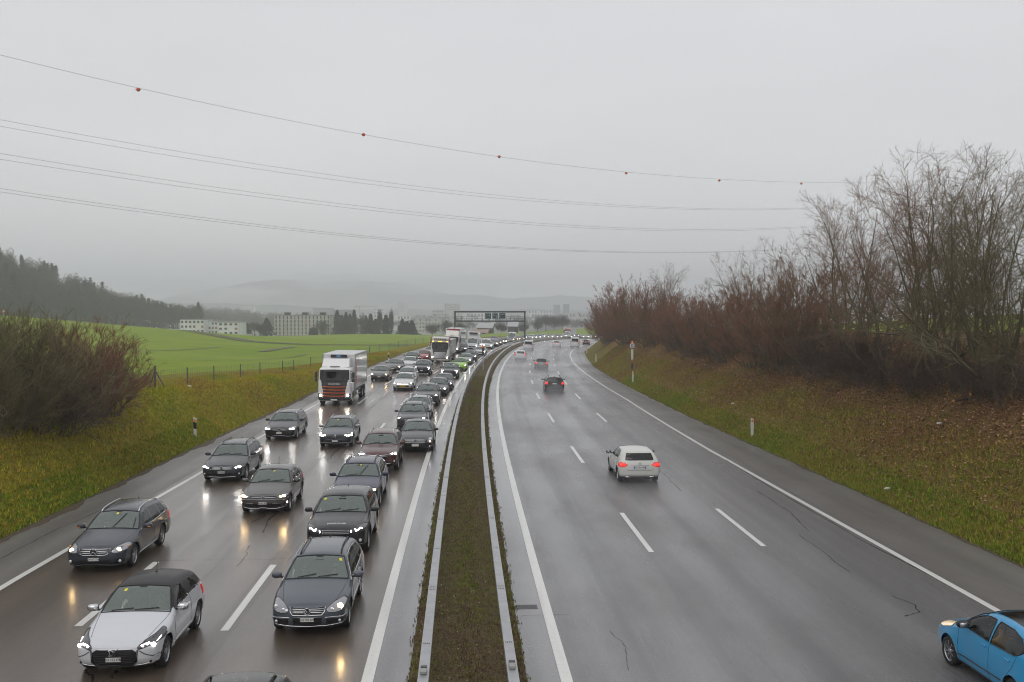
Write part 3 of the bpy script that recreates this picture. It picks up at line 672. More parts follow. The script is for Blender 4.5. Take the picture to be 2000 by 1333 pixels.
    if 'emblem' in S:
        kd, z, r = S['emblem'][:3]; mb = MB(); yf = S['emblem'][3] if len(S['emblem']) > 3 else .03; rear = len(S['emblem']) > 4
        for q in EMB[kd]:
            if q[0] == 'ring':
                an = np.arange(20)*2*PI/20; P = np.stack([q[1]*r*np.cos(an), 0*an, q[1]*r*np.sin(an)], 1)
                mb.tube(P, r*.11, 5, closed=True)
            else: mb.tube(np.array([(x*r, 0, y*r) for x, y in q]), r*.13, 5)
        if S.get('embdark', False): mb.lathe([(r*.98, .012), (.001, .012)], 20, 1, 'y')
        c = B.front(np.array([0.]), np.array([z]), yf, rear)[0]
        mb.V = [v+c for v in mb.V]; mb.obj('emblem', [M_CHR, M_EYE], root, True)
    for pk, rear in (('plate', False), ('rplate', True)):
        if pk in S:
            txt, z, w, h = S[pk][:4]; pm2 = S[pk][4] if len(S[pk]) > 4 else M_PLATE
            c = B.front(np.array([0.]), np.array([z]), .022, rear)[0]; sg = 1 if rear else -1
            p = MB(); p.box(c, (w, .014, h), 0)
            if S.get('euro'): [p.box(c+np.array([q*(w/2-.022), sg*.001, 0]), (.042, .0145, h*.96), 2) for q in (-1, 1)]
            if txt and detail >= 2: text_mesh(txt, h*.95, p, lambda t: np.stack([c[0]-sg*t[:, 0]*.80, np.full(len(t), c[1]+sg*.0095), c[2]+t[:, 1]], 1), 1, bold=.0015)
            p.obj('number_plate', [pm2, M_INK, M_BLUE], root)
    for (txt, z, size, off, m) in S.get('lettering', []):
        p = MB(); text_mesh(txt, size, p, lambda t: B.toppt(z-t[:, 1]*1.3, t[:, 0]/(Wd*.9), off), 0, bold=.003); p.obj('lettering', m, root)
    # windscreen frame, wipers, mirrors, rails
    cow, hdr, fbw = S['ws']
    for sg in (-1, 1):
        mz = S.get('mirror', (cow+.42, S['belt']+.08)); w = Wd+.10
        m = MB(); m.ell((sg*w, mz[0], mz[1]), (.125, .085, .075), 14, 9, 0, .75); m.box((sg*(w+.0), mz[0]+.075, mz[1]), (.19, .02, .11), 1)
        m.box((sg*(Wd-.06), mz[0], mz[1]-.05), (.16, .06, .03), 2)
        if S.get('mind'): m.box((sg*(w+.05), mz[0]-.08, mz[1]-.02), (.1, .02, .02), 3)
        m.obj('wing_mirror', [S.get('mirmat', pm), M_LENS, M_BLK, M_AMB], root, True)
    mb = MB(); n = 16
    e = lambda a, b2, o=.004: B.toppt(a, b2, o)
    ring = np.concatenate([e(np.full(n, cow), np.linspace(-fbw, fbw, n)), e(np.linspace(cow, hdr, n)[1:], np.full(n-1, fbw)), e(np.full(n-1, hdr), np.linspace(fbw, -fbw, n)[1:]), e(np.linspace(hdr, cow, n)[1:-1], np.full(n-2, -fbw))])
    mb.tube(ring, .016, 5, closed=True)
    if detail >= 1:
        for (f0, f1, l0, l1) in S.get('wipers', [(.05, .62, .02, .14), (-.55, -.02, .02, .14)]):
            mb.tube(e(np.linspace(cow+l0*(hdr-cow), cow+l1*(hdr-cow), 6), np.linspace(f0, f1, 6), .022), .011, 5)
        mb.add(*[q for q in MBquad(e, hdr, cow, .14)])
    mb.obj('windscreen_surround', M_BLK, root, True)
    if detail >= 1 and S.get('vignette'):
        v = S['vignette']; p = MB(); a = hdr+(cow-hdr)*.16; p.add(e(np.array([a, a, a-.09, a-.09]), np.array([v-.05, v+.05, v+.05, v-.05]), .006), [[0, 1, 2, 3]]); p.obj('toll_sticker', M_YEL, root)
    if S.get('rails'):
        a0, a1, f, m = S['rails']
        for sg in (-1, 1):
            aa = np.linspace(a0, a1, 14); P = B.toppt(aa, np.full(14, sg*f), .05); P[0, 2] -= .05; P[-1, 2] -= .05; MB().tube(P, .020, 6).obj('roof_rail', m, root, True)
    if S.get('wtrim'):
        for sg in (-1, 1):
            mb = MB()
            for pl in S['wtrim']:
                P = np.array(pl, float); k = np.linspace(0, 1, 24); kk = np.concatenate([[0], np.cumsum(np.linalg.norm(np.diff(P, axis=0), axis=1))]); kk /= kk[-1]
                mb.tube(B.sidept(np.interp(k, kk, P[:, 0]), np.interp(k, kk, P[:, 1]), sg, .004), .012, 5)
            mb.obj('window_trim', S.get('trim', M_CHR), root, True)
    if detail >= 2:
        for sg in (-1, 1):
            for a in S.get('handles', []):
                p = B.sidept(np.array([a]), np.array([S['belt']-.10]), sg, .012)[0]; MB().box(p, (.03, .20, .03), ch=.008).obj('door_handle', S.get('handmat', pm), root)
        if S.get('aerial'):
            a, ln = S['aerial']; p = B.toppt(np.array([a]), np.array([0.]), 0)[0]; m = MB().ell(p, (.03, .06, .03), 10, 6)
            m.tube([p, p+np.array([0, ln*.35, ln])], .007, 5); m.obj('aerial', M_BLK, root)
        for (y, z, r, m) in S.get('fogs', []):
            for sg in (-1, 1): MB().ell(B.front(np.array([sg*y]), np.array([z]), -.004)[0], (r, .014, r), 12, 7).obj('fog_light', m, root, True)
        for (pl, r, m) in S.get('beads', []):
            P = np.array(pl); k = np.linspace(0, 1, 21); kk = np.linspace(0, 1, len(P)); MB().tube(B.front(np.interp(k, kk, P[:, 0]), np.interp(k, kk, P[:, 1]), .006, S.get('beadrear', False)), r, 6).obj('bumper_trim', m, root, True)
        for (y, z, rx, rz_, m) in S.get('pipes', []):
            for sg in (-1, 1): MB().ell(B.front(np.array([sg*y]), np.array([z]), -.01, True)[0], (rx, .05, rz_), 12, 7).obj('exhaust', m, root, True)
    # interior
    ic = MB(); b = S['belt']; wi = Wd*.80; yb = S.get('cab1', L-.9)
    ic.box((0, (cow+yb)/2+.3, .38), (wi*2, yb-cow, .12)); ic.box((0, cow+.45, b-.16), (wi*2, .62, .22), 0, ch=.06)
    if detail >= 1:
        for sx in (-1, 1):
            x = sx*Wd*.42; y0 = cow+1.28
            ic.box((x, y0, .56), (.48, .5, .16), 1, ch=.05); ic.box((x, y0+.30, .84), (.46, .15, .60), 1, tilt=[[1, 0, 0], [0, .97, .24], [0, -.24, .97]], ch=.05); ic.box((x, y0+.40, 1.20), (.26, .10, .18), 1, ch=.04)
        if yb > cow+2.0: ic.box((0, y0+1.15, .80), (wi*1.7, .16, .62), 1, tilt=[[1, 0, 0], [0, .97, .24], [0, -.24, .97]], ch=.05)
        an = np.arange(18)*2*PI/18; st = np.stack([.18*np.cos(an), -.07*np.sin(an), .17*np.sin(an)], 1)+np.array([Wd*.42, cow+.82, b-.01]); ic.tube(st, .016, 6, 0, closed=True)
        ic.box((0, hdr-.02, H-.19), (.22, .03, .06), 0)
    ic.obj('interior', [M_DKIN, M_SEAT], root, True)
    root['_L'] = L; return root
def MBquad(e, hdr, cow, w):
    """dark sensor patch behind the mirror at the top of the windscreen"""
    a1 = hdr+(cow-hdr)*.13; return e(np.array([hdr, hdr, a1, a1]), np.array([-w*1.3, w*1.3, w*.7, -w*.7]), .005), [[0, 1, 2, 3]]
# ------------------------------------------------------------------ car shapes
ARCH = {
 'wagon': dict(L=4.55, W=.89, H=1.46, top=[(.14, .72), (.5, .83), (.95, .92), (1.28, .985), (1.60, 1.17), (1.95, 1.345), (2.25, 1.42), (2.9, 1.46), (3.6, 1.44), (4.20, 1.38)],
   front=[(.12, .16), (.28, .04), (.42, 0), (.55, .01), (.66, .05), (.74, .14), (1.5, .5)], rear=[(.12, .10), (.3, .01), (.5, 0), (.7, .02), (.88, .06), (1.1, .16), (1.3, .28), (1.5, .37)],
   fa=.88, ra=3.50, rw=.32, belt=.93, roofw=.60, ws=(1.30, 2.03, .90), topwin=[('windscreen', (1.33, 2.0), .89)],
   sidewin=[[(1.56, .965), (1.95, 1.21), (2.2, 1.305), (2.62, 1.345), (2.62, .965)], [(2.68, .965), (2.68, 1.345), (3.1, 1.35), (3.42, 1.335), (3.42, .98)], [(3.48, .985), (3.48, 1.33), (3.85, 1.30), (4.03, 1.10), (4.0, 1.01)]],
   seams=[[(1.50, .93), (1.45, .5), (1.5, .28)], [(2.65, .95), (2.68, .28)], [(3.45, .96), (3.42, .8), (3.2, .5), (3.14, .28)]], hood=(.30, 1.27, .72, .9), handles=[2.52, 3.32],
   rearwin=[(-.2, 1.0), (.60, 1.0), (.51, 1.32), (-.2, 1.32)], tail=[(.60, .70), (.95, .72), (.95, .98), (.64, .98)]),
 'hatch': dict(L=4.05, W=.875, H=1.445, top=[(.14, .72), (.5, .83), (.9, .92), (1.15, .985), (1.5, 1.19), (1.85, 1.345), (2.1, 1.405), (2.6, 1.445), (3.2, 1.41), (3.60, 1.345)],
   front=[(.12, .16), (.28, .04), (.42, 0), (.55, .01), (.66, .05), (.74, .14), (1.5, .5)], rear=[(.12, .10), (.3, .01), (.5, 0), (.7, .01), (.88, .06), (1.05, .17), (1.2, .29), (1.4, .45)],
   fa=.82, ra=3.36, rw=.315, belt=.94, roofw=.60, ws=(1.17, 1.93, .90), topwin=[('windscreen', (1.20, 1.90), .89)],
   sidewin=[[(1.44, .975), (1.8, 1.20), (2.05, 1.30), (2.4, 1.33), (2.4, .975)], [(2.46, .98), (2.46, 1.33), (2.9, 1.325), (3.18, 1.27), (3.36, 1.10), (3.2, 1.0)]],
   seams=[[(1.38, .94), (1.33, .5), (1.4, .28)], [(2.43, .95), (2.45, .28)], [(3.25, .97), (3.22, .8), (3.0, .5), (2.95, .28)]], hood=(.30, 1.15, .72, .9), handles=[2.3, 3.1],
   rearwin=[(-.2, .98), (.62, .98), (.53, 1.27), (-.2, 1.27)], tail=[(.58, .72), (.95, .74), (.95, .95), (.66, .95)]),
 'suv': dict(L=4.45, W=.945, H=1.62, top=[(.14, .92), (.5, 1.01), (1.0, 1.08), (1.22, 1.125), (1.55, 1.33), (1.9, 1.50), (2.15, 1.57), (2.7, 1.62), (3.4, 1.60), (4.05, 1.53)],
   front=[(.15, .16), (.35, .05), (.5, 0), (.76, .0), (.86, .05), (.93, .14), (1.7, .45)], rear=[(.15, .12), (.4, .02), (.6, 0), (.9, .03), (1.1, .12), (1.35, .25), (1.6, .40)],
   fa=.90, ra=3.56, rw=.37, belt=1.07, roofw=.65, zb=.26, ws=(1.24, 1.95, .90), topwin=[('windscreen', (1.27, 1.92), .89)],
   sidewin=[[(1.52, 1.10), (1.9, 1.36), (2.15, 1.45), (2.55, 1.485), (2.55, 1.10)], [(2.6, 1.105), (2.6, 1.485), (3.1, 1.475), (3.32, 1.46), (3.34, 1.13)], [(3.42, 1.14), (3.42, 1.44), (3.7, 1.40), (3.86, 1.24)]],
   seams=[[(1.48, 1.07), (1.42, .6), (1.5, .34)], [(2.58, 1.09), (2.6, .34)], [(3.38, 1.1), (3.35, .9), (3.15, .6), (3.05, .34)]], hood=(.30, 1.20, .74, .9), handles=[2.42, 3.2], clad=.40,
   rearwin=[(-.2, 1.12), (.66, 1.12), (.57, 1.44), (-.2, 1.44)], tail=[(.64, .80), (.99, .82), (.99, 1.05), (.7, 1.05)]),
 'sedan': dict(L=4.75, W=.905, H=1.44, top=[(.14, .74), (.6, .87), (1.1, .95), (1.4, .995), (1.75, 1.17), (2.12, 1.345), (2.45, 1.415), (2.9, 1.44), (3.3, 1.39), (3.75, 1.19), (4.08, 1.03), (4.3, 1.0), (4.64, .97)],
   front=[(.12, .16), (.28, .04), (.42, 0), (.55, .01), (.68, .05), (.76, .14), (1.5, .5)], rear=[(.12, .12), (.35, .02), (.55, 0), (.8, .03), (1.0, .12)],
   fa=.90, ra=3.65, rw=.325, belt=.94, roofw=.60, ws=(1.42, 2.18, .90), topwin=[('windscreen', (1.45, 2.15), .89), ('rear_window', (3.40, 4.0), .82)],
   sidewin=[[(1.70, .975), (2.08, 1.2), (2.38, 1.30), (2.75, 1.325), (2.75, .975)], [(2.8, .975), (2.8, 1.325), (3.15, 1.29), (3.5, 1.14), (3.64, 1.01)]],
   seams=[[(1.62, .94), (1.55, .5), (1.6, .28)], [(2.78, .95), (2.8, .28)], [(3.6, .98), (3.5, .8), (3.3, .5), (3.24, .28)]], hood=(.30, 1.38, .72, .9), handles=[2.65, 3.5],
   tail=[(.50, .70), (.99, .70), (.99, .92), (.54, .92)]),
 'van': dict(L=5.5, W=.99, H=2.45, top=[(.12, .98), (.35, 1.10), (.62, 1.24), (.8, 1.36), (1.1, 1.70), (1.45, 2.08), (1.75, 2.33), (2.2, 2.43), (3.5, 2.45), (5.40, 2.42)],
   front=[(.15, .14), (.35, .03), (.6, 0), (.85, .03), (1.0, .12), (2.6, .5)], rear=[(.15, .06), (.5, 0), (1.5, .02), (2.6, .08)],
   fa=.95, ra=4.30, rw=.35, belt=1.22, roofw=.86, zb=.28, ws=(.80, 1.55, .90), topwin=[('windscreen', (.84, 1.50), .88)],
   sidewin=[[(1.10, 1.28), (1.5, 1.70), (1.75, 1.85), (2.15, 1.9), (2.15, 1.28)]],
   seams=[[(1.05, 1.2), (1.1, .4)], [(2.2, 1.9), (2.22, .4)], [(3.4, 2.2), (3.42, .4)]], handles=[2.05], kf=.16,
   rearwin=[(-.2, 1.35), (.74, 1.35), (.70, 2.05), (-.2, 2.05)], tail=[(.80, .9), (1.2, .9), (1.2, 1.5), (.84, 1.5)]),
}
def spec(base, L, Wh, H, **k):
    A = ARCH[base]; sa = L/A['L']; sz = H/A['H']; S = {}
    f2 = lambda P: [(a*sa, z*sz) for a, z in P]; g = Wh/A['W']; yz = lambda P: [(y*g if y > -.15 else y, z*sz) for y, z in P]
    S.update(L=L, W=Wh, top=f2(A['top']), front=[(z*sz, d) for z, d in A['front']], rear=[(z*sz, d) for z, d in A['rear']], fa=A['fa']*sa, ra=A['ra']*sa,
             rw=k.pop('rw', A['rw']), belt=A['belt']*sz, roofw=A['roofw']*g, ws=(A['ws'][0]*sa, A['ws'][1]*sa, A['ws'][2]),
             topwin=[(n, (a*sa, b*sa), c) for n, (a, b), c in A['topwin']], sidewin=[f2(p) for p in A['sidewin']], seams=[f2(p) for p in A['seams']],
             handles=[h*sa for h in A['handles']], zb=A.get('zb', .2), kf=A.get('kf', .2))
    if 'hood' in A: S['hood'] = (A['hood'][0]*sa, A['hood'][1]*sa, A['hood'][2], A['hood'][3])
    if 'clad' in A: S['clad'] = A['clad']
    # make the front and rear profiles meet the ends of the top curve
    t0 = S['top'][0]; fr = [p for p in S['front'] if p[0] < t0[1]-.02]+[(t0[1], t0[0]), (t0[1]+.8, t0[0]+.3)]; S['front'] = fr
    regs = list(k.pop('regions', []))
    if 'rearwin' in A: regs.append(('rear_window', 'rear1', yz(A['rearwin']), k.get('glass_r', G_DARK), .75*sa, (0, 0, 0), False))
    if not any(r[0] == 'tail_light' for r in regs): regs.append(('tail_light', 'rear', yz(A['tail']), k.pop('tailmat', M_REDD), .42, (0, 0, 0), True))
    S['regions'] = regs; S.update(k); return S
HL = lambda p, m=None, amax=.55: ('headlight', 'front', p, m or M_LENS, amax, (0, 0, 0), True)
GR = lambda p, m=None, ins=.025, n='grille': (n, 'front1', p, m or M_EYE, .35, (0, ins, 0), False)
AI = lambda p, m=None: ('air_intake', 'front', p, m or M_EYE, .45, (0, .02, 0), True)
sy = lambda p: [(-.2, p[0][1])]+p+[(-.2, p[-1][1])]
P_GOLF = paint('paint_blue_grey', (.060, .075, .095)); P_CEST = paint('paint_dark_slate', (.030, .038, .052)); P_DS = paint('paint_pearl_white', (.60, .62, .65), 0)
P_BLACK = paint('paint_black', (.012, .012, .014), .1); P_POLO = paint('paint_taupe', (.075, .070, .066)); P_PASS = paint('paint_dark_grey', (.028, .031, .038))
P_NAVY = paint('paint_navy', (.018, .024, .060)); P_CRV = paint('paint_maroon', (.085, .022, .020)); P_MEG = paint('paint_titan_blue', (.030, .040, .058)); P_GREY = paint('paint_grey', (.060, .064, .070))
P_SILV = paint('paint_silver', (.30, .32, .34), .5); P_WHITE = paint('paint_white', (.62, .63, .64), 0); P_CREAM = paint('paint_cream_white', (.60, .60, .56), 0); P_RED = paint('paint_red', (.42, .022, .020), 0)
P_LIME = paint('paint_lime', (.26, .55, .03), 0); P_BLUE = paint('paint_bright_blue', (.004, .27, .54), 0, .3, 1., 0.); P_BRN = paint('paint_bronze', (.075, .068, .06)); P_DSR = paint('paint_roof_black', (.020, .018, .019), .0, .5, .35)
SPEC = {}
SPEC['golf'] = spec('wagon', 4.56, .89, 1.47, paint=P_GOLF, spokes=5, wstyle=1, vignette=.76, rails=(2.15, 3.95, .80, M_BLK), aerial=(4.0, .06), rub=.50,
    regions=[HL([(.41, .64), (.46, .585), (.60, .565), (.74, .60), (.88, .69), (.90, .80), (.76, .805), (.55, .735)]), GR(sy([(.34, .555), (.385, .69)])), GR(sy([(.31, .28), (.33, .475)])), AI([(.43, .28), (.84, .33), (.84, .43), (.43, .455)])],
    lamps=[(.73, .695, .085, M_WARM, 1), (.73, .695, .065, M_DIM, -1), (.55, .645, .055, M_DIM, 0)], slats=[(-.36, .36, .590, .590, .011), (-.37, .37, .625, .625, .010), (-.38, .38, .66, .66, .011)],
    grilleframe=[([(.40, .70), (.385, .60), (.33, .53), (0, .525)], .014)], emblem=('vw', .625, .075, .05), embdark=True, plate=('ZH·718 549', .435, .31, .085), fogs=[(.72, .375, .035, M_DIM)],
    beads=[([(.40, .475), (.62, .48), (.83, .46)], .012, M_CHR), ([(-.83, .46), (-.62, .48), (-.40, .475)], .012, M_CHR), ([(.83, .32), (.42, .27), (.0, .255), (-.42, .27), (-.83, .32)], .013, M_CHR)], wtrim=[[(1.6, 1.0), (1.97, 1.24), (2.22, 1.335), (3.1, 1.37), (3.9, 1.32)], [(1.56, .955), (3.4, .97), (4.0, 1.0)]])
SPEC['cest'] = spec('wagon', 4.60, .885, 1.46, paint=P_CEST, spokes=5, wstyle=1, vignette=-.02, rails=(2.05, 4.0, .86, M_CHR), aerial=(3.9, .10), skirt=.30, rw=.325,
    regions=[HL([(.46, .60), (.60, .565), (.84, .66), (.90, .79), (.78, .80), (.54, .72)]), GR(sy([(.36, .555), (.41, .70), ])), GR(sy([(.52, .27), (.42, .37)])), AI([(.55, .28), (.83, .33), (.80, .40), (.60, .40)])],
    lamps=[(.66, .66, .075, M_WARM, 0), (.80, .72, (.05, .04), M_AMB, 0)], slats=[(-.38, .38, .595, .595, .013), (-.39, .39, .64, .64, .013), (-.40, .40, .685, .685, .013)], slatp=2,
    grilleframe=[([(.43, .71), (.38, .56), (.30, .535), (0, .53)], .010)], emblem=('star', .63, .095, .06), embdark=True, plate=('ZH·167 336', .425, .30, .085), fogs=[(.69, .345, .045, M_DIM)],
    wipers=[(.02, .40, .04, .78), (.72, .78, .05, .55)], wtrim=[[(1.57, .95), (2.6, .955), (3.5, .975), (4.05, 1.01)]], beads=[([(.86, .26), (.5, .225), (0, .22), (-.5, .225), (-.86, .26)], .014, P_CEST)], mind=True)
SPEC['ds'] = spec('hatch', 3.96, .86, 1.46, paint=P_DS, spokes=9, vignette=-.55, aerial=(2.85, .22), roofmat=P_DSR, roofz=1.02, roofa=1.36, rw=.315, skirt=.36, trim=M_CHR, mirmat=M_CHR,
    regions=[HL([(.44, .62), (.53, .60), (.76, .67), (.84, .74), (.86, .90), (.80, .91), (.70, .79), (.50, .69)], M_LENSD, .75), GR(sy([(.34, .285), (.44, .34), (.44, .55), (.36, .605)])), GR(sy([(.36, .21), (.40, .245)]), n='lower_intake'),
      AI([(.82, .40), (.90, .40), (.92, .56), (.86, .58)])],
    lamps=[(.74, .74, .055, M_WHT, 0), (.62, .675, .036, M_FOGL, 0), (.55, .655, .036, M_FOGL, 0)], drl=[([(.52, .66), (.66, .71), (.82, .83)], .008, M_FOGL)],
    slats=[(-.42, .42, z, z, .006) for z in (.34, .375, .41, .445, .48, .515, .55)], slatmat=M_BLK, grilleframe=[([(.56, .63), (.46, .585), (.45, .36), (.36, .27), (0, .262)], .014)], emblem=('ds', .56, .085, .035), plate=('SO·103 478', .42, .30, .085),
    fogs=[(.69, .33, .035, M_EYE)], beads=[([(.80, .32), (.55, .275), (.40, .262)], .010, M_CHR), ([(-.80, .32), (-.55, .275), (-.40, .262)], .010, M_CHR), ([(.85, .40), (.60, .50), (.50, .57)], .008, M_EYE), ([(-.85, .40), (-.60, .50), (-.50, .57)], .008, M_EYE)],
    sidewin=[[(1.43, .985), (1.75, 1.19), (2.0, 1.29), (2.42, 1.31), (2.55, 1.0)], [(2.95, 1.28), (3.1, 1.26), (3.35, 1.08), (3.2, 1.0), (2.85, 1.02)]], seams=[[(1.36, .94), (1.3, .5), (1.36, .3)], [(2.62, 1.0), (2.66, .5), (2.6, .3)]], handles=[2.42],
    wipers=[(.0, .62, .02, .10), (-.62, -.05, .02, .08)])
SPEC['evo'] = spec('suv', 4.36, .95, 1.62, paint=P_BLACK, spokes=5, wstyle=1, vignette=-.74, aerial=(3.4, .06), cladmat=M_BLK, rw=.38,
    regions=[HL([(.44, .84), (.46, .74), (.62, .77), (.86, .86), (.92, .96), (.84, .965), (.62, .895)], M_LENSD, .7), GR(sy([(.38, .70), (.43, .85)])), GR(sy([(.5, .40), (.56, .56)]), n='lower_intake'), AI([(.62, .44), (.86, .46), (.86, .55), (.62, .56)])],
    lamps=[(.47, .79, (.020, .055), M_FOGL, 0), (.62, .815, .04, M_WHT, 0)], drl=[([(.58, .86), (.63, .80), (.70, .84), (.80, .90)], .016, M_FOGL)],
    slats=[(-.40, .40, z, z, .015) for z in (.725, .775, .825)], slatmat=mat('grille_silver', (.32, .32, .33), .35, .8), lettering=[('RANGE ROVER', .30, .085, .008, M_CHR)],
    fogs=[(.74, .50, .05, M_DIM)], plate=('', .45, .30, .085), beads=[([(.86, .40), (.4, .36), (-.4, .36), (-.86, .40)], .012, mat('skid_plate', (.2, .2, .2), .4, .6))])
SPEC['polo'] = spec('hatch', 4.05, .875, 1.45, paint=P_POLO, spokes=5, vignette=.10, aerial=(3.15, .25), rub=.42, mirmat=mat('mirror_black', (.03, .03, .03), .15, 0, 1), skirt=.30,
    regions=[HL([(.46, .655), (.60, .62), (.84, .63), (.90, .72), (.90, .77), (.72, .73)]), GR(sy([(.44, .615), (.47, .685)])), GR(sy([(.60, .29), (.66, .42)]), n='lower_intake'), AI([(.70, .36), (.86, .38), (.86, .46), (.72, .46)])],
    lamps=[(.74, .685, (.085, .05), M_WARM, 0), (.62, .66, (.06, .03), M_WARM, 0)], slats=[(-.46, .46, .64, .64, .011)], emblem=('vw', .645, .065, .05), embdark=True, plate=('BE·663 957', .45, .30, .085), fogs=[(.80, .42, (.035), M_FOGL)],
    beads=[([(.84, .30), (.5, .235), (0, .22), (-.5, .235), (-.84, .30)], .014, M_CHR), ([(.84, .55), (.5, .575), (0, .58), (-.5, .575), (-.84, .55)], .011, P_SILV)])
SPEC['passat'] = spec('wagon', 4.77, .915, 1.48, paint=P_PASS, spokes=5, wstyle=1, rails=(2.3, 4.2, .82, M_BLK), aerial=(3.95, .07), skirt=.28, rw=.335,
    regions=[HL([(.48, .645), (.60, .62), (.86, .66), (.92, .76), (.80, .745)], M_LENSD), GR(sy([(.46, .57), (.50, .69)])), GR(sy([(.55, .30), (.60, .42)]), n='lower_intake'), AI([(.64, .36), (.84, .38), (.84, .44), (.66, .44)])],
    lamps=[(.74, .69, (.10, .045), M_WHT, 0), (.60, .655, (.06, .028), M_COOL, 0)], slats=[(-.46, .46, z, z, .010) for z in (.60, .635, .67)], emblem=('vw', .64, .075, .05), embdark=True, plate=('BE·518 465', .47, .30, .085), fogs=[(.74, .40, .035, M_DIM)],
    beads=[([(.62, .27), (0, .245), (-.62, .27)], .013, M_CHR)], wtrim=[[(1.64, .96), (2.7, .975), (3.6, .99), (4.2, 1.02)], [(1.62, .99), (2.02, 1.25), (2.3, 1.345), (3.2, 1.385), (4.0, 1.34)]])
SPEC['mazda'] = spec('suv', 4.55, .92, 1.56, paint=P_NAVY, spokes=5, rails=(2.15, 3.9, .84, M_BLK), vignette=.06, clad=.34, rw=.355, wipers=[(.05, .46, .04, .80), (-.55, -.02, .02, .12)],
    regions=[HL([(.50, .72), (.62, .70), (.88, .77), (.94, .86), (.78, .84), (.54, .79)]), GR(sy([(.42, .52), (.47, .76), ])), GR(sy([(.5, .36), (.55, .46)]), n='lower_intake')],
    lamps=[(.72, .78, (.085, .045), M_WARM, 0), (.60, .755, .04, M_WARM, 0)], slats=[(-.45, .45, z, z, .007) for z in (.56, .62, .68)], slatmat=M_BLK, grilleframe=[([(.5, .78), (.45, .55), (.2, .50), (0, .495)], .012)], emblem=('wing', .68, .06, .03), plate=('', .50, .3, .085), fogs=[(.74, .5, .04, M_DIM)],
    wtrim=[[(1.55, 1.04), (2.6, 1.05), (3.9, 1.12)], [(1.62, 1.12), (2.0, 1.33), (2.3, 1.42), (3.2, 1.44), (3.75, 1.38), (3.95, 1.2)]])
SPEC['crv'] = spec('suv', 4.60, .925, 1.66, paint=P_CRV, spokes=5, wstyle=1, rails=(2.2, 3.95, .84, M_CHR), clad=.42, rw=.365,
    regions=[HL([(.50, .80), (.60, .80), (.86, .90), (.93, 1.0), (.80, .985), (.52, .88)]), GR(sy([(.40, .60), (.50, .83), ])), GR(sy([(.5, .40), (.56, .52)]), n='lower_intake'), AI([(.64, .46), (.86, .48), (.86, .58), (.66, .58)])],
    lamps=[(.80, .93, (.08, .035), M_WHT, 0), (.66, .875, (.08, .032), M_COOL, 0)], slats=[(-.50, .50, .80, .83, .022), (-.47, .47, .755, .755, .010)], emblem=('h', .80, .07, .035), plate=('', .52, .3, .085), fogs=[(.76, .52, .045, M_DIM)],
    beads=[([(.60, .44), (0, .40), (-.60, .44)], .02, M_CHR)], wtrim=[[(1.6, 1.13), (2.7, 1.13), (3.9, 1.2)]])
SPEC['caddy'] = spec('sedan', 4.98, .92, 1.47, paint=P_BLACK, spokes=7, mirmat=P_BLACK,
    regions=[HL([(.62, .54), (.80, .52), (.90, .60), (.90, .80), (.70, .80), (.64, .70)], M_LENS, .5), GR(sy([(.50, .55), (.57, .75)]), mat('grille_dark_metal', (.12, .12, .125), .3, .9), .01), GR(sy([(.50, .28), (.56, .34)]), n='lower_intake'), AI([(.64, .30), (.82, .32), (.82, .40), (.66, .40)])],
    lamps=[(.77, .71, .06, M_DIM, 0), (.76, .60, .045, M_FOGL, 0), (.82, .54, .03, M_AMB, 0)], slats=[(-.52, .52, z, z, .013) for z in (.585, .64, .695)], grilleframe=[([(.58, .765), (.50, .54), (0, .53)], .013)], emblem=('crest', .645, .075, .04), embdark=True,
    plate=('', .42, .36, .12), fogs=[(.74, .36, .05, M_DIM)])
SPEC['meg'] = spec('wagon', 4.63, .90, 1.46, paint=P_MEG, spokes=5, wstyle=1, rails=(2.2, 4.0, .86, M_CHR), vignette=-.15, mirmat=P_SILV, clad=.30, cladmat=M_BLK,
    regions=[HL([(.48, .655), (.60, .63), (.86, .66), (.92, .78), (.78, .775)], M_LENSD), GR(sy([(.22, .52), (.44, .63), (.47, .685)])), GR(sy([(.44, .33), (.52, .44)]), n='lower_intake'), AI([(.60, .32), (.84, .36), (.82, .46), (.62, .44)])],
    lamps=[], drl=[([(.52, .735), (.70, .765), (.90, .785)], .020, M_COOL), ([(.90, .785), (.905, .70), (.84, .60)], .020, M_COOL), ([(.60, .66), (.80, .68)], .018, M_WHT)], slats=[(-.44, .44, z, z, .006) for z in (.57, .61, .65)], slatmat=M_BLK,
    grilleframe=[([(.54, .66), (.40, .60), (.24, .51), (0, .505)], .012)], emblem=('diamond', .615, .105, .045), plate=('', .39, .3, .085), beads=[([(.85, .30), (0, .265), (-.85, .30)], .02, mat('bumper_silver', (.25, .26, .27), .4, .5))], wtrim=[[(1.6, .95), (2.7, .96), (3.9, 1.0)]])
SPEC['cblack'] = spec('wagon', 4.70, .905, 1.45, paint=P_BLACK, spokes=5, wstyle=1, rails=(2.1, 4.1, .86, M_CHR), skirt=.28,
    regions=[HL([(.46, .60), (.60, .575), (.84, .66), (.92, .80), (.80, .81), (.54, .72)]), GR(sy([(.40, .545), (.45, .68)])), GR(sy([(.48, .26), (.42, .36)]), n='lower_intake'), AI([(.56, .28), (.84, .33), (.80, .42), (.60, .42)])],
    lamps=[(.62, .645, (.075, .05), M_COOL, 0), (.76, .72, (.075, .06), M_WHT, 0)], slats=[(-.43, .43, .59, .59, .014), (-.44, .44, .64, .64, .014)], emblem=('star', .61, .10, .055), embdark=True, plate=('', .43, .30, .085), wtrim=[[(1.6, .95), (2.7, .96), (3.5, .975), (4.1, 1.01)]],
    beads=[([(.86, .26), (.5, .225), (0, .22), (-.5, .225), (-.86, .26)], .012, M_CHR)])
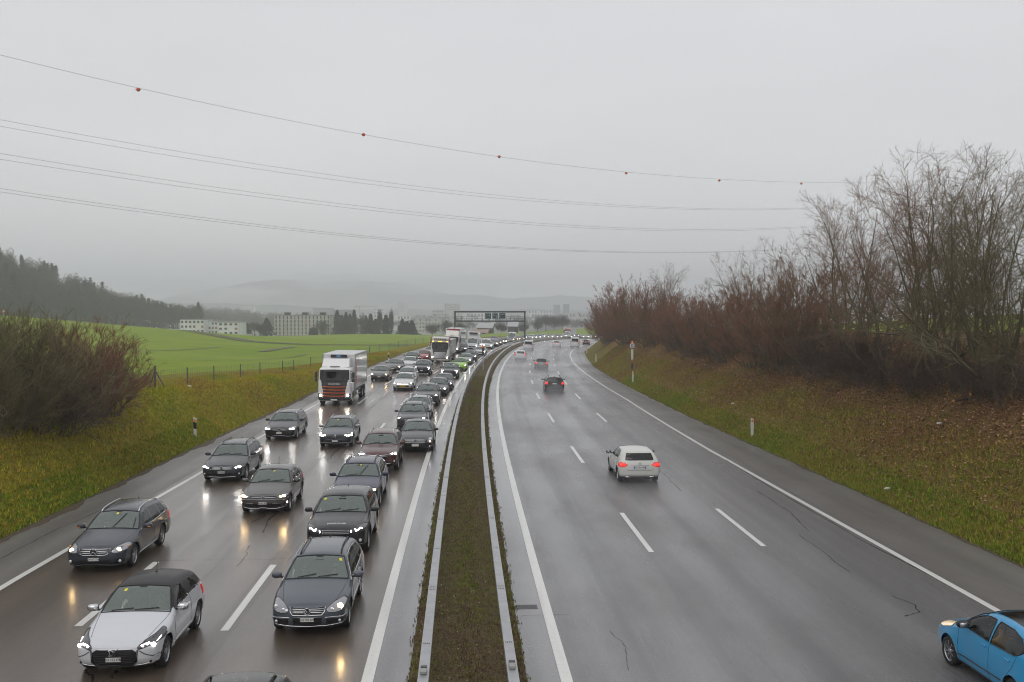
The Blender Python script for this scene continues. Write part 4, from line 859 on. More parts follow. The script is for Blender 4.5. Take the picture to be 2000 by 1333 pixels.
_fr = dict(plate=('', .44, .3, .085), emblem=('ring', .63, .06, .04))
SPEC['wagon'] = spec('wagon', 4.65, .90, 1.46, paint=P_GREY, spokes=5, step=.06, rails=(2.2, 4.0, .84, M_BLK), regions=[HL([(.46, .60), (.62, .58), (.86, .66), (.92, .78), (.76, .77), (.5, .70)], M_LENS), GR(sy([(.38, .50), (.43, .69)])), GR(sy([(.55, .28), (.6, .40)]), n='lower_intake')],
    lamps=[(.70, .68, (.085, .055), M_WHT, 0)], slats=[(-.40, .40, z, z, .01) for z in (.56, .63)], **_fr)
SPEC['sedan'] = spec('sedan', 4.70, .90, 1.44, paint=P_GREY, step=.06, regions=[HL([(.46, .61), (.62, .59), (.86, .66), (.92, .78), (.76, .77), (.5, .70)], M_LENS), GR(sy([(.38, .52), (.43, .70)])), GR(sy([(.55, .28), (.6, .40)]), n='lower_intake')],
    lamps=[(.70, .68, (.085, .055), M_WARM, 0)], slats=[(-.40, .40, z, z, .011) for z in (.57, .63, .68)], fogs=[(.70, .34, .06, M_WHT)], **_fr)
SPEC['hatch'] = spec('hatch', 4.1, .88, 1.47, paint=P_WHITE, step=.06, regions=[HL([(.46, .62), (.62, .60), (.86, .66), (.92, .78), (.76, .78), (.5, .70)], M_LENS), GR(sy([(.46, .60), (.48, .68)])), GR(sy([(.60, .26), (.66, .42)]), n='lower_intake')],
    lamps=[(.70, .68, (.085, .055), M_WHT, 0)], slats=[(-.45, .45, .64, .64, .01)], **_fr)
SPEC['mg'] = spec('wagon', 4.60, .91, 1.52, paint=P_WHITE, step=.055, regions=[HL([(.52, .66), (.70, .62), (.90, .68), (.93, .76), (.70, .74)], M_LENS), GR(sy([(.50, .36), (.60, .42), (.52, .50)])), AI([(.70, .28), (.88, .32), (.90, .46), (.80, .44)])],
    lamps=[(.74, .68, (.075, .035), M_COOL, 0)], slats=[(-.5, .5, .60, .60, .012)], slatmat=M_FOGL, emblem=('ring', .63, .05, .04), plate=('', .46, .52, .11, M_PYEL), beads=[([(.72, .28), (0, .23), (-.72, .28)], .02, M_CHR)])
SPEC['suv'] = spec('suv', 4.5, .93, 1.64, paint=P_BLACK, step=.06, rails=(2.2, 3.9, .84, M_BLK), regions=[HL([(.52, .80), (.66, .78), (.90, .86), (.95, .98), (.80, .96), (.54, .90)], M_LENSD), GR(sy([(.42, .62), (.48, .88)])), GR(sy([(.5, .38), (.56, .52)]), n='lower_intake')],
    lamps=[(.74, .87, (.085, .05), M_WHT, 0)], slats=[(-.44, .44, z, z, .012) for z in (.70, .76, .82)], plate=('', .56, .3, .085), emblem=('ring', .78, .06, .04))
SPEC['suvdrl'] = spec('suv', 4.5, .93, 1.64, paint=P_BLACK, step=.055, regions=[HL([(.52, .78), (.66, .74), (.90, .82), (.95, .94), (.80, .94), (.54, .88)], M_LENSD), GR(sy([(.46, .58), (.52, .86)])), GR(sy([(.5, .38), (.56, .50)]), n='lower_intake')],
    lamps=[], drl=[([(.60, .92), (.74, .90), (.84, .86)], .024, M_FOGL), ([(.84, .86), (.80, .76), (.74, .66)], .024, M_FOGL)], plate=('', .56, .3, .085), emblem=('ring', .78, .06, .04), beads=[([(.7, .36), (0, .33), (-.7, .36)], .016, M_CHR)])
SPEC['lime'] = spec('hatch', 3.75, .84, 1.50, paint=P_LIME, step=.055, regions=[HL([(.50, .64), (.64, .62), (.84, .70), (.86, .80), (.64, .76)], M_LENS), GR(sy([(.42, .30), (.48, .42)]))], lamps=[(.70, .71, (.07, .05), M_WHT, 0)], slats=[(-.3, .3, .64, .64, .01)], plate=('', .45, .3, .085), emblem=('ring', .66, .06, .04))
SPEC['van'] = spec('van', 5.4, .98, 2.45, paint=P_WHITE, step=.07, clad=.5, regions=[HL([(.58, .82), (.72, .80), (.98, .86), (1.0, 1.12), (.80, 1.10)], M_LENS), GR(sy([(.50, .66), (.56, .90)]))], lamps=[(.80, .95, (.09, .08), M_WHT, 0)], slats=[(-.5, .5, .76, .76, .014)], plate=('', .55, .3, .085), emblem=('ring', .82, .07, .04), mirmat=M_BLK, rplate=('', .95, .3, .14))
SPEC['smallvan'] = spec('van', 4.6, .93, 1.90, paint=P_WHITE, step=.07, clad=.42, regions=[HL([(.54, .66), (.70, .64), (.92, .68), (.95, .86), (.74, .84)], M_LENS), GR(sy([(.46, .50), (.52, .68)]))], lamps=[(.76, .74, (.08, .06), M_WHT, 0)], slats=[(-.45, .45, .58, .58, .012)], plate=('', .42, .3, .085), emblem=('ring', .62, .06, .04), rw=.33)
# cars seen from behind
SPEC['aclass'] = spec('hatch', 4.30, .89, 1.45, paint=P_CREAM, spokes=5, wstyle=1, mirmat=P_BLACK, glass_r=G_DARK, rw=.325, euro=True,
    regions=[('tail_light', 'rear', [(.52, .80), (.58, .74), (.74, .70), (.95, .74), (.95, .90), (.84, .915), (.60, .90)], M_REDD, .55, (0, 0, 0), True), ('lower_diffuser', 'rear1', [(-.2, .15), (.80, .15), (.72, .24), (.56, .325), (-.2, .325)], M_BLK, .4, (0, -.01, 0), False)],
    tlamps=[(.72, .80, (.16, .05), M_RED, 0), (.80, .85, (.07, .03), M_RED, 0)], rplate=('FX·273 HW', .70, .52, .11), beads=[([(-.40, .785), (0, .79), (.40, .785)], .013, M_CHR), ([(.58, .60), (.45, .57), (0, .56), (-.45, .57), (-.58, .60)], .005, M_EYE)], beadrear=True,
    emblem=('star', .87, .055, .03, 1), pipes=[(.52, .285, .13, .035, M_CHR)], lamps=[(.7, .68, .06, M_WHT, 0)], roofline=True)
SPEC['bmw'] = spec('wagon', 4.85, .92, 1.46, paint=P_BLACK, spokes=5, glass_r=G_DARK, rails=(2.4, 4.2, .84, M_BLK), rplate=('', .80, .40, .10), tailmat=M_REDD, tlamps=[(.74, .84, (.15, .07), M_RED, 0)], beads=[([(-.5, .40), (.5, .40)], .02, M_BLK)], beadrear=True, aerial=(4.1, .07), emblem=('ring', .93, .045, .03, 1))
SPEC['asedan'] = spec('sedan', 4.55, .89, 1.42, paint=paint('paint_green_silver', (.13, .155, .15), .5), tailmat=M_REDD, glass_r=G_SIDE, tlamps=[(.70, .80, (.14, .06), M_RED, 0)], rplate=('', .70, .40, .10), beads=[([(-.85, .55), (0, .53), (.85, .55)], .02, M_BLK)], beadrear=True, mirmat=P_BLACK)
SPEC['vwagon'] = spec('wagon', 4.71, .90, 1.47, paint=P_WHITE, glass_r=G_DARK, regions=[('tail_light', 'rear', [(.62, .78), (.95, .70), (.95, 1.0), (.76, 1.34), (.66, 1.34), (.70, 1.0)], M_REDD, .8, (0, 0, 0), True)], tlamps=[(.78, .88, (.06, .10), M_RED, 0)], rplate=('', .72, .40, .10))
SPEC['jazz'] = spec('hatch', 3.90, .85, 1.53, paint=P_BLUE, spokes=8, step=.035, glass_f=glass('clear_side', (.55, .62, .60), .08, (.1, .12, .11), 1.5), glass_s=glass('clear_side', (.78, .84, .82), .06, (.1, .12, .11), 1.5), mirmat=M_BLK, rub=.40, skirt=.27, rw=.305,
    top=[(.14, .80), (.45, .90), (.75, .99), (.95, 1.06), (1.3, 1.27), (1.7, 1.44), (2.05, 1.51), (2.5, 1.53), (3.1, 1.51), (3.62, 1.43)], ws=(.96, 1.80, .90), topwin=[('windscreen', (1.0, 1.77), .89), ('sunroof', (1.95, 3.25), .78)], glass_r=G_DARK,
    sidewin=[[(1.02, 1.045), (1.28, 1.19), (1.46, 1.27), (1.46, 1.035)], [(1.50, 1.03), (1.50, 1.29), (1.8, 1.40), (2.30, 1.43), (2.34, 1.01)], [(2.40, 1.01), (2.40, 1.43), (2.9, 1.42), (3.25, 1.35), (3.45, 1.16), (3.25, 1.04)]], seams=[[(1.2, 1.0), (1.22, .5), (1.3, .28)], [(2.37, 1.0), (2.40, .28)], [(3.3, 1.05), (3.2, .8), (2.95, .5), (2.9, .28)]], handles=[2.18, 3.02],
    regions=[('tail_light', 'rear', [(.56, .98), (.74, .98), (.70, 1.22), (.56, 1.22)], M_REDD, .5, (0, 0, 0), True), HL([(.48, .72), (.64, .70), (.80, .76), (.82, .92), (.68, .95)], mat('lit_lens', (.75, .66, .5), .15, 0, 1., emis=(1, .72, .4), es=.55), .8)], lamps=[], plate=('', .45, .3, .085), mirror=(1.60, 1.12), trim=M_BLK, wtrim=[[(1.02, 1.045), (1.28, 1.19), (1.46, 1.27), (1.46, 1.035), (1.02, 1.045)], [(1.50, 1.03), (1.50, 1.29), (1.8, 1.40), (2.30, 1.43), (2.34, 1.01), (1.50, 1.03)], [(2.40, 1.01), (2.40, 1.43), (2.9, 1.42), (3.25, 1.35), (3.45, 1.16), (3.25, 1.04), (2.40, 1.01)]])
# ------------------------------------------------------------------ lorries
M_TWH = paint('lorry_white', (.76, .77, .77), 0); M_ORG = mat('orange_trim', (.80, .13, .01), .3, 0, .6); M_DGR = mat('lorry_dark_grey', (.045, .045, .05), .4); M_BOXW = mat('cargo_panel', (.74, .75, .75), .12, 0, .6)
M_FRG = mat('fridge_front', (.02, .022, .028), .35); M_LOGO = mat('blue_logo', (.12, .3, .62), .4); M_RSTR = mat('red_lettering', (.55, .07, .035), .4); M_TSC = mat('silver_letter', (.45, .45, .46), .3, .8)
M_TCRM = paint('lorry_cream', (.68, .67, .61), 0); M_TRED = paint('lorry_red', (.30, .03, .035), 0); M_HIVIS = mat('hivis', (.55, .75, .05), .5); M_ALU = mat('alu_panel', (.38, .39, .40), .35, .6)
def lorry(name, label, cab=M_TWH, box=M_BOXW, L=8.9, boxH=3.85, detail=2, bars=M_ORG, roof='fairing', deco=False, text='SCANIA', gap=.25, boxz=1.12, fridge=True, cabH=2.96, screen=None, group='lorries in the left carriageway', stripes=None, boxcurtain=None):
    S = dict(L=2.3, W=1.25, top=[(.14, cabH-.16), (.4, cabH-.05), (.9, cabH), (2.22, cabH)], front=[(.3, .08), (.6, 0), (1.3, 0), (1.75, .04), (2.1, .09), (cabH-.15, .14), (4, .3)], rear=[(.3, 0), (1., 0), (4, .05)],
             fa=1.42, ra=30., rw=.50, belt=1.85, roofw=1.17, sect=[(.2, .96), (.6, 1.), (1.9, 1.), (cabH, .93)], plan=(.05, .5, .0, .4), kf=.13, kr=.02, zb=.34, crown=.05, round=.13)
    B = Body(S, .06); B.arches(.58); root = empty(name, label=label, cat='lorry', group=group); w = 1.14
    parts = [('windscreen', B.region('windscreen', 'front1', [(-.3, 1.86), (1.0, 1.90), (1.13, 1.98), (1.10, cabH-.22), (-.3, cabH-.18)], .45), screen or G_DARK, 0, (0, 0, 0)), ('side_window', B.region('side_window', 'side', [(.42, 1.85), (.42, cabH-.4), (1.3, cabH-.4), (1.3, 1.72), (.7, 1.72)]), G_DARK, 2, (0, 0, 0)),
             ('grille', B.region('grille', 'front1', [(-.3, .62), (.82, .62), (.86, 1.2), (.98, 1.72), (1.02, 1.84), (-.3, 1.84)], .4), M_DGR, 0, (0, .02, 0)),
             ('bumper', B.region('bumper', 'front1', [(-.3, .2), (1.4, .2), (1.4, .60), (.9, .60), (-.3, .62)], .6), M_DGR if not deco else cab, 0, (0, 0, 0)), ('headlight', B.region('headlight', 'front', [(.88, .64), (1.4, .64), (1.4, .92), (.90, .92)], .45), M_LENS, 2, (0, 0, 0))]
    MB().add(*B.take(0)).obj('cab', cab, root, True)
    for nm, k, m, two, ins in parts:
        for sd in ((-1, 1) if two else (0,)):
            q = B.take(k, sd, ins)
            if q is None: continue
            o = MB().add(*q).obj(nm, m, root, True)
            if nm == 'headlight':
                P = B.front(np.array([sd*1.02]), np.array([.79]), .01)[0]; MB().ell(P, (.10, .02, .085), 12, 7).obj('bulb', M_WHT if not deco else M_WHT, o, True)
            if nm == 'bumper': MB().box(B.front(np.array([0.]), np.array([.46]), .01)[0], (.5, .02, .12)).obj('number_plate', M_PLATE, o)
    for z in ((.73, .97, 1.20, 1.43) if bars else (.72, .86, 1.0, 1.14, 1.28, 1.42)):
        m = MB(); yy = np.linspace(-.86, .86, 15); P = B.front(yy, z+np.abs(yy)**4*.03, .0); r = .035 if bars else .042
        m.tube(P, r, 6); m.obj('grille_bar', bars or M_CHR, root, True)
        m = MB(); yy = np.linspace(-.62, .62, 5); m.tube(B.front(yy, np.full(5, z+.11), -.02), .05, 6)
        if bars: m.obj('grille_vent', M_EYE, root, True)
    if text:
        p = MB(); text_mesh(text, .19, p, lambda t: B.front(t[:, 0]*1.35, 1.66+t[:, 1], .004), 0, bold=.006); p.obj('lettering', M_TSC, root)
    for sd in (-1, 1):
        m = MB(); m.box((sd*1.42, .30, cabH-.62), (.20, .14, .46), 0, ch=.04); m.box((sd*1.42, .30, cabH-1.02), (.20, .14, .26), 0, ch=.04); m.tube([(sd*1.2, .35, cabH-.35), (sd*1.42, .32, cabH-.36), (sd*1.42, .3, cabH-1.15), (sd*1.22, .36, cabH-1.1)], .025, 6); m.obj('wing_mirror', M_DGR if not deco else M_CHR, root)
    MB().tube(B.front(np.linspace(-1.08, 1.08, 13), np.full(13, 1.87), .005), .022, 6).obj('wiper', M_BLK, root, True)
    m = MB(); m.box((-.1, 1.0, 2.5), (1.1, .02, .3), 2); m.box((0, .75, 1.80), (2.1, .5, .1), 0); m.box((.65, 1.5, 2.1), (.5, .15, .8), 0); m.box((-.65, 1.5, 2.1), (.5, .15, .8), 0); m.box((.75, .45, 1.93), (.28, .02, .12), 1); m.box((.0, .45, 1.98), (.18, .02, .08), 1); m.obj('interior', [M_DKIN, M_YEL, mat('back_window', (.2, .25, .24), .4)], root)
    if roof == 'fairing':
        m = MB(); F0 = [(-1.06, .70, cabH-.02), (1.06, .70, cabH-.02), (1.12, 2.2, cabH-.02), (-1.12, 2.2, cabH-.02)]; F1 = [(-1.0, 1.15, boxH-.30), (1.0, 1.15, boxH-.30), (1.1, 2.2, boxH-.27), (-1.1, 2.2, boxH-.27)]
        m.add(F0+F1, [[4, 5, 6, 7], [0, 1, 5, 4], [1, 2, 6, 5], [2, 3, 7, 6], [3, 0, 4, 7]]); m.obj('roof_fairing', cab, root)
        m = MB().box((0, .42, cabH+.02), (.75, .16, .05), ch=.02); m.obj('roof_hatch', M_DGR, root)
    if deco:      # row of horns and lamps, amber lamps on the sun visor
        m = MB().box((0, .5, cabH+.62), (2.4, .06, .06)); m.box((0, 1.2, cabH+.62), (2.4, .06, .06)); m.obj('light_bar', M_CHR, root)
        m = MB(); m.box((0, 1.0, cabH+.3), (2.3, 1.8, .62), ch=.2); m.obj('high_roof', cab, root)
        for k in range(7): MB().ell((-.72+.24*k, .03, cabH+.30), (.085, .10, .085), 10, 7).obj('roof_lamp', M_DGR, root, True)
        MB().box((0, .02, cabH-.03), (2.3, .25, .20), ch=.05).obj('sun_visor', cab, root)
        for x in (-.95, .95, 0): MB().box((x, -.12, cabH-.03), (.5 if x == 0 else .16, .03, .09)).obj('amber_lamp', mat('amber_lit', (1, .6, .05), .3, emis=(1, .5, .02), es=3.5), root)
        for sd in (-1, 1): MB().tube([(sd*1.25, .3, cabH+.55), (sd*1.27, .3, cabH+.05), (sd*1.27, .5, cabH-.5)], .07, 8).obj('side_pipe', mat('rusty_pipe', (.30, .10, .05), .4, .5), root, True)
    y0 = 2.3+gap; bl = L-y0; bc = y0+bl/2; bw = 2.56
    if box:
        m = MB().box((0, bc, (boxz+boxH)/2), (bw, bl, boxH-boxz), 0, ch=.03); o = m.obj('cargo_box', [box, M_ALU], root)
        m = MB()
        for a in (-1, 1):
            for zz in (boxz+.03, boxH-.04): m.box((a*(bw/2-.01), bc, zz), (.07, bl+.02, .09))
            for yy in (y0+.03, L-.03): m.box((a*(bw/2-.01), yy, (boxz+boxH)/2), (.075, .09, boxH-boxz))
            m.box((a*(bw/2+.004), L-1.35, (boxz+boxH)/2), (.02, .03, boxH-boxz-.1))
        m.obj('edge_rail', M_ALU, o)
        if stripes:
            m = MB()
            for a in (-1, 1):
                for yy, zz, dy, dz in stripes: m.box((a*(bw/2+.004), y0+yy, zz), (.008, dy, dz))
            m.obj('red_mark', M_RSTR, o)
        if boxcurtain:
            m = MB(); m.box((0, y0-.012, boxH-.42), (2.2, .02, .75)); m.obj('front_panel', boxcurtain, o)
    if fridge:
        m = MB().box((0, y0-.16, boxH-.16), (1.25, .34, .24), 0, ch=.03); m.box((0, y0-.34, boxH-.15), (.32, .02, .10), 1); m.obj('fridge_unit', [M_FRG, M_LOGO], root)
    m = MB(); m.box((0, L/2+.4, .82), (.9, L-1.2, .28)); m.box((0, bc, boxz-.08), (2.3, bl, .14)); m.box((0, L-.1, .55), (2.3, .1, .14))
    m.obj('chassis', M_DGR, root)
    for sd in (-1, 1):
        m = MB(); a0, a1 = 3.2, L-3.4
        if a1 > a0+.6:
            for z in (.52, .88): m.box((sd*1.16, (a0+a1)/2, z), (.04, a1-a0, .10))
            for a in (a0+.1, a1-.1): m.box((sd*1.14, a, .75), (.05, .06, .6))
            m.box((sd*.95, a0+.8, .72), (.4, 1.0, .5), 1); m.obj('side_guard', [M_ALU, M_DGR], root)
        MB().box((sd*1.2, 2.1, .75), (.04, .22, .8), ch=.01).obj('reflective_strip', M_HIVIS if detail else M_DGR, root)
    axl = [1.42, L-2.3]+([L-1.0] if L > 9.5 else [])
    if L > 13: axl = [1.42, 4.9, L-4.2, L-2.9, L-1.6]
    for a in axl:
        for sd in (-1, 1): wheel(sd*1.07, a, .50, sd, root, w=.32, spokes=8, rimr=.55)
    root['_L'] = L; return root
def small_lorry(name, label, L=6.6):
    """delivery lorry: van cab in front of a tall cargo box"""
    S = dict(SPEC['van']); root = build_car(dict(S, L=2.6, top=[p for p in S['top'] if p[0] < 1.9]+[(2.5, 2.3)], ra=30, sidewin=S['sidewin'], regions=[r for r in S['regions'] if r[0] != 'rear_window' and r[0] != 'tail_light'], seams=[], handles=[]), name, label, 'lorry', 1, 'lorries in the left carriageway')
    MB().box((0, 4.6, 2.05), (2.15, 4.2, 2.55), ch=.03).obj('cargo_box', M_BOXW, root); MB().box((0, 2.36, 3.05), (1.4, .36, .3), ch=.04).obj('fridge_unit', M_FRG, root); MB().box((0, 4.2, .62), (1.0, 4.6, .2)).obj('chassis', M_DGR, root)
    for sd in (-1, 1): wheel(sd*.86, 5.0, .35, sd, root)
    root['_L'] = L; return root
# ------------------------------------------------------------------ people seated behind the glass
M_SKIN = mat('skin', (.42, .26, .19), .55); M_HAIR = mat('hair_brown', (.05, .032, .02), .6); M_HAIRG = mat('hair_grey', (.22, .20, .18), .6)
def person(label, cloth, loc, rz, hair=M_HAIR, reach=True, group=None):
    """seated figure: one skinned body (skin on head and hands, cloth elsewhere) with hair as its child; faces -y"""
    V = [(0, 0, .10), (0, .03, .28), (0, .05, .48), (0, .02, .60), (0, .0, .70)]; Rr = [.15, .14, .17, .06, .075]; E_ = [(0, 1), (1, 2), (2, 3), (3, 4)]
    V.append((0, -.015, .78)); Rr.append(.092); E_.append((4, 5)); V.append((0, 0, .86)); Rr.append(.07); E_.append((5, 6))
    for sg in (-1, 1):
        b = len(V); hx = .10 if reach else .16
        V += [(sg*.19, .05, .50), (sg*.27, -.10, .30), (sg*(hx+.05), -.34, .36), (sg*hx, -.42, .40), (sg*(hx-.01), -.48, .405)]; Rr += [.065, .05, .040, .030, .028]
        E_ += [(2, b), (b, b+1), (b+1, b+2), (b+2, b+3), (b+3, b+4)]
        for k in range(4):
            c = len(V); d = (k-1.5)*.018; ln = (.040, .046, .043, .034)[k]
            V += [(sg*(hx-.01)+d*.3, -.51, .405+d), (sg*(hx-.02)+d*.3, -.51-ln*.7, .398+d), (sg*(hx-.03)+d*.3, -.50-ln, .375+d)]; Rr += [.010, .009, .008]; E_ += [(b+4, c), (c, c+1), (c+1, c+2)]
        c = len(V); V += [(sg*(hx-.04), -.46, .43), (sg*(hx-.055), -.49, .445)]; Rr += [.011, .009]; E_ += [(b+3, c), (c, c+1)]
        b = len(V); V += [(sg*.11, -.05, .09), (sg*.13, -.46, .14), (sg*.13, -.56, -.24)]; Rr += [.095, .07, .055]; E_ += [(0, b), (b, b+1), (b+1, b+2)]
    me = bpy.data.meshes.new('person'); me.from_pydata(V, E_, []); o = bpy.data.objects.new('person', me); COL.objects.link(o)
    md = o.modifiers.new('skin', 'SKIN')
    for i, q in enumerate(me.skin_vertices[0].data): q.radius = (Rr[i], Rr[i]); q.use_root = (i == 0)
    sb = o.modifiers.new('sub', 'SUBSURF'); sb.levels = 1; sb.render_levels = 1
    m2 = bpy.data.meshes.new_from_object(o.evaluated_get(bpy.context.evaluated_depsgraph_get())); bpy.data.objects.remove(o)
    P = np.array([v.co[:] for v in m2.vertices]); F = [list(p.vertices) for p in m2.polygons]; mb = MB(); g = {}
    for f in F:
        c = P[f].mean(0); sk = (c[2] > .62) or (c[1] < -.40 and c[2] > .33); g.setdefault((len(f), int(sk)), []).append(f)
    first = True
    for (n_, mi), fs in g.items():
        mb.add(P if first else np.zeros((0, 3)), [], 0) if first else None
        mb.F.append((np.array(fs), mi)); first = False
    mb.ell((0, -.105, .765), (.014, .022, .02), 8, 5, 1)                                            # nose
    for sg in (-1, 1): mb.ell((sg*.033, -.085, .795), (.013, .01, .009), 8, 5, 2); mb.ell((sg*.088, .0, .775), (.012, .02, .03), 8, 5, 1)
    mb.box((0, -.092, .725), (.045, .012, .008), 3)
    o = mb.obj('person', [cloth, M_SKIN, M_EYE, mat('lips', (.30, .10, .09), .5)], None, True); o.location = loc; o.rotation_euler = (0, 0, rz)
    MB().ell((0, .018, .825), (.10, .108, .09), 14, 9).obj('hair', hair, o, True); return tag(o, label, 'person', group)
# ------------------------------------------------------------------ traffic
_PROTO = {}
def place(o, s, u, away=False):
    th = heading(s); p = road(s, u); Y = float(np.interp(s, CS, CY)); b = float(bank(Y)); e = float(zr(Y+2)-zr(Y-2))/4
    o.rotation_euler = (math.atan(-e if away else e), -b if away else b, (PI-th) if away else -th)
    if away: p = p+o['_L']*np.array([math.sin(th), math.cos(th), e])
    o.location = p; return o
def vehicle(kind, name, label, s, u, pnt=None, away=False, group=None, detail=2, cat='car', dark=False):
    key = (kind, detail)
    if key not in _PROTO:
        o = build_car(SPEC[kind], name, label, cat, detail, group); _PROTO[key] = o
    else:
        o = copy_tree(_PROTO[key]); o.name = name; tag(o, label, cat, group)
        for ch in o.children:
            if ch.name.split('.')[0] in ('body', 'wing_mirror') and pnt:
                ch.material_slots[0].link = 'OBJECT'; ch.material_slots[0].material = pnt
        pnt = None
    if pnt:
        for ch in o.children:
            if ch.name.split('.')[0] in ('body', 'wing_mirror'): ch.material_slots[0].link = 'OBJECT'; ch.material_slots[0].material = pnt
    return place(o, s, u, away)
GQ, GA = 'cars queueing in the left carriageway', 'cars driving away on the right carriageway'
near = [('ds', 'hatchback', 'white hatchback with a black roof, nearest car on the far left', (222, 1331), None),
 ('golf', 'estate_car', 'grey-blue estate with roof rails and one lit headlight, first in the median lane', (600, 1251), None),
 ('cest', 'estate_car', 'dark slate estate with silver roof rails and raised wiper, beside the white edge line', (183, 1124), None),
 ('evo', 'suv', 'black SUV with lettering on its bonnet, right behind the grey-blue estate', (655, 1090), None),
 ('polo', 'hatchback', 'taupe grey hatchback with an upright aerial, alone in the middle lane', (513, 1008), None),
 ('passat', 'estate_car', 'dark grey estate with black roof rails, second along the white edge line', (432, 945), None),
 ('mazda', 'suv', 'navy blue crossover with wiper raised, between the black and the maroon SUV', (692, 1000), None),
 ('crv', 'suv', 'maroon SUV with chrome roof rails and a chrome grille bar', (737, 925), None),
 ('caddy', 'saloon_car', 'black saloon with a wide chrome grille, behind the maroon SUV by the median line', (811, 886), None),
 ('meg', 'estate_car', 'blue-grey estate with angular lit lamps and a diamond badge', (654, 876), None),
 ('cblack', 'estate_car', 'black estate with silver rails in front of the white and orange lorry', (545, 861), None)]
for k, n, lab, px, p in near:
    s, u = ground(*px); vehicle(k, n, lab, s, u, p, group=GQ)
s_, u_ = ground(606, 1231)
vehicle('wagon', 'estate_car', 'dark car cut by the bottom picture edge, only its roof showing', 12.6, -3.75, P_BLACK, group=GQ)
mid = [('suv', 'suv', 'dark grey SUV close behind the black saloon', (803, 846), P_GREY), ('wagon', 'estate_car', 'silver estate with roof rails squeezed between two dark SUVs', (815, 822), P_SILV),
 ('suv', 'suv', 'grey SUV with one bright lamp, in front of a dark estate by the median', (832, 795), P_GREY), ('wagon', 'estate_car', 'dark estate half hidden behind the grey SUV with one bright lamp', (852, 775), P_PASS),
 ('wagon', 'estate_car', 'navy estate queueing behind another dark estate', (864, 764), P_NAVY), ('suvdrl', 'suv', 'dark crossover with fang-shaped lamps in front of the lime green car', (877, 741), P_PASS),
 ('lime', 'hatchback', 'lime green hatchback by the median line', (897, 725), None), ('hatch', 'hatchback', 'silver hatchback peeking out behind the lime green car', (907, 713), P_SILV),
 ('suv', 'suv', 'dark grey SUV behind the silver and lime green cars', (917, 708), P_GREY), ('suv', 'suv', 'white SUV with bright lamps behind the orange-topped roadside post', (936, 698), P_WHITE),
 ('suv', 'suv', 'black SUV beside the cream lorry, in front of the small delivery lorry', (899, 691), P_BLACK),
 ('mg', 'estate_car', 'white electric car with a yellow number plate', (786, 764), None), ('wagon', 'estate_car', 'white estate tailing the white car with the yellow plate', (792, 748), P_WHITE),
 ('suvdrl', 'suv', 'black SUV with slanted white running lamps, left of the navy estate', (823, 734), P_BLACK), ('hatch', 'hatchback', 'red hatchback beside the cream lorry', (824, 706), P_RED),
 ('hatch', 'hatchback', 'white hatchback in front of a dark estate, beside the slanted-lamp SUV', (797, 722), P_WHITE), ('wagon', 'estate_car', 'dark grey estate behind the white hatchback', (801, 711), P_PASS),
 ('sedan', 'saloon_car', 'bronze saloon with orange-glowing lamps behind the white and orange lorry', (740, 745), P_BRN), ('sedan', 'saloon_car', 'dark saloon following the bronze saloon', (767, 728), P_GREY),
 ('wagon', 'estate_car', 'white estate half hidden by the cream lorry', (838, 697), P_WHITE)]
for k, n, lab, px, p in mid:
    s, u = ground(*px); vehicle(k, n, lab, s, u, p, group=GQ, detail=1)
s, u = ground(652, 793); place(lorry('lorry', 'white box lorry with orange grille bars and a fridge unit', L=10.0, stripes=[(.42, 2.75, .20, 1.15), (.86, 2.75, .20, 1.15), (.64, 2.62, .3, .14), (.36, 1.78, .10, .62), (.60, 1.78, .14, .62), (.88, 1.78, .16, .62)]), s, u)
s, u = ground(858, 710); place(lorry('lorry', 'cream lorry with a row of roof lamps and amber visor lights', cab=M_TCRM, bars=None, roof=None, deco=True, box=M_ALU, boxH=3.1, L=11.5, fridge=False, text=None, detail=0), s, u)
s, u = ground(884, 691); place(lorry('lorry', 'tall white lorry with dark red front panel behind the cream lorry', cab=M_TCRM, bars=None, L=13.6, boxH=4.0, fridge=False, roof='fairing', boxcurtain=M_TRED, text=None, detail=0), s, u-.3)
s, u = ground(921, 686); place(small_lorry('delivery_lorry', 'small white delivery lorry with a black fridge unit'), s, u)
s, u = ground(1143, 664); place(lorry('lorry', 'distant lorry with a red cab and white trailer below the green hill', cab=M_TRED, bars=None, L=12, boxH=3.7, fridge=False, text=None, detail=0), 391, -11.3)
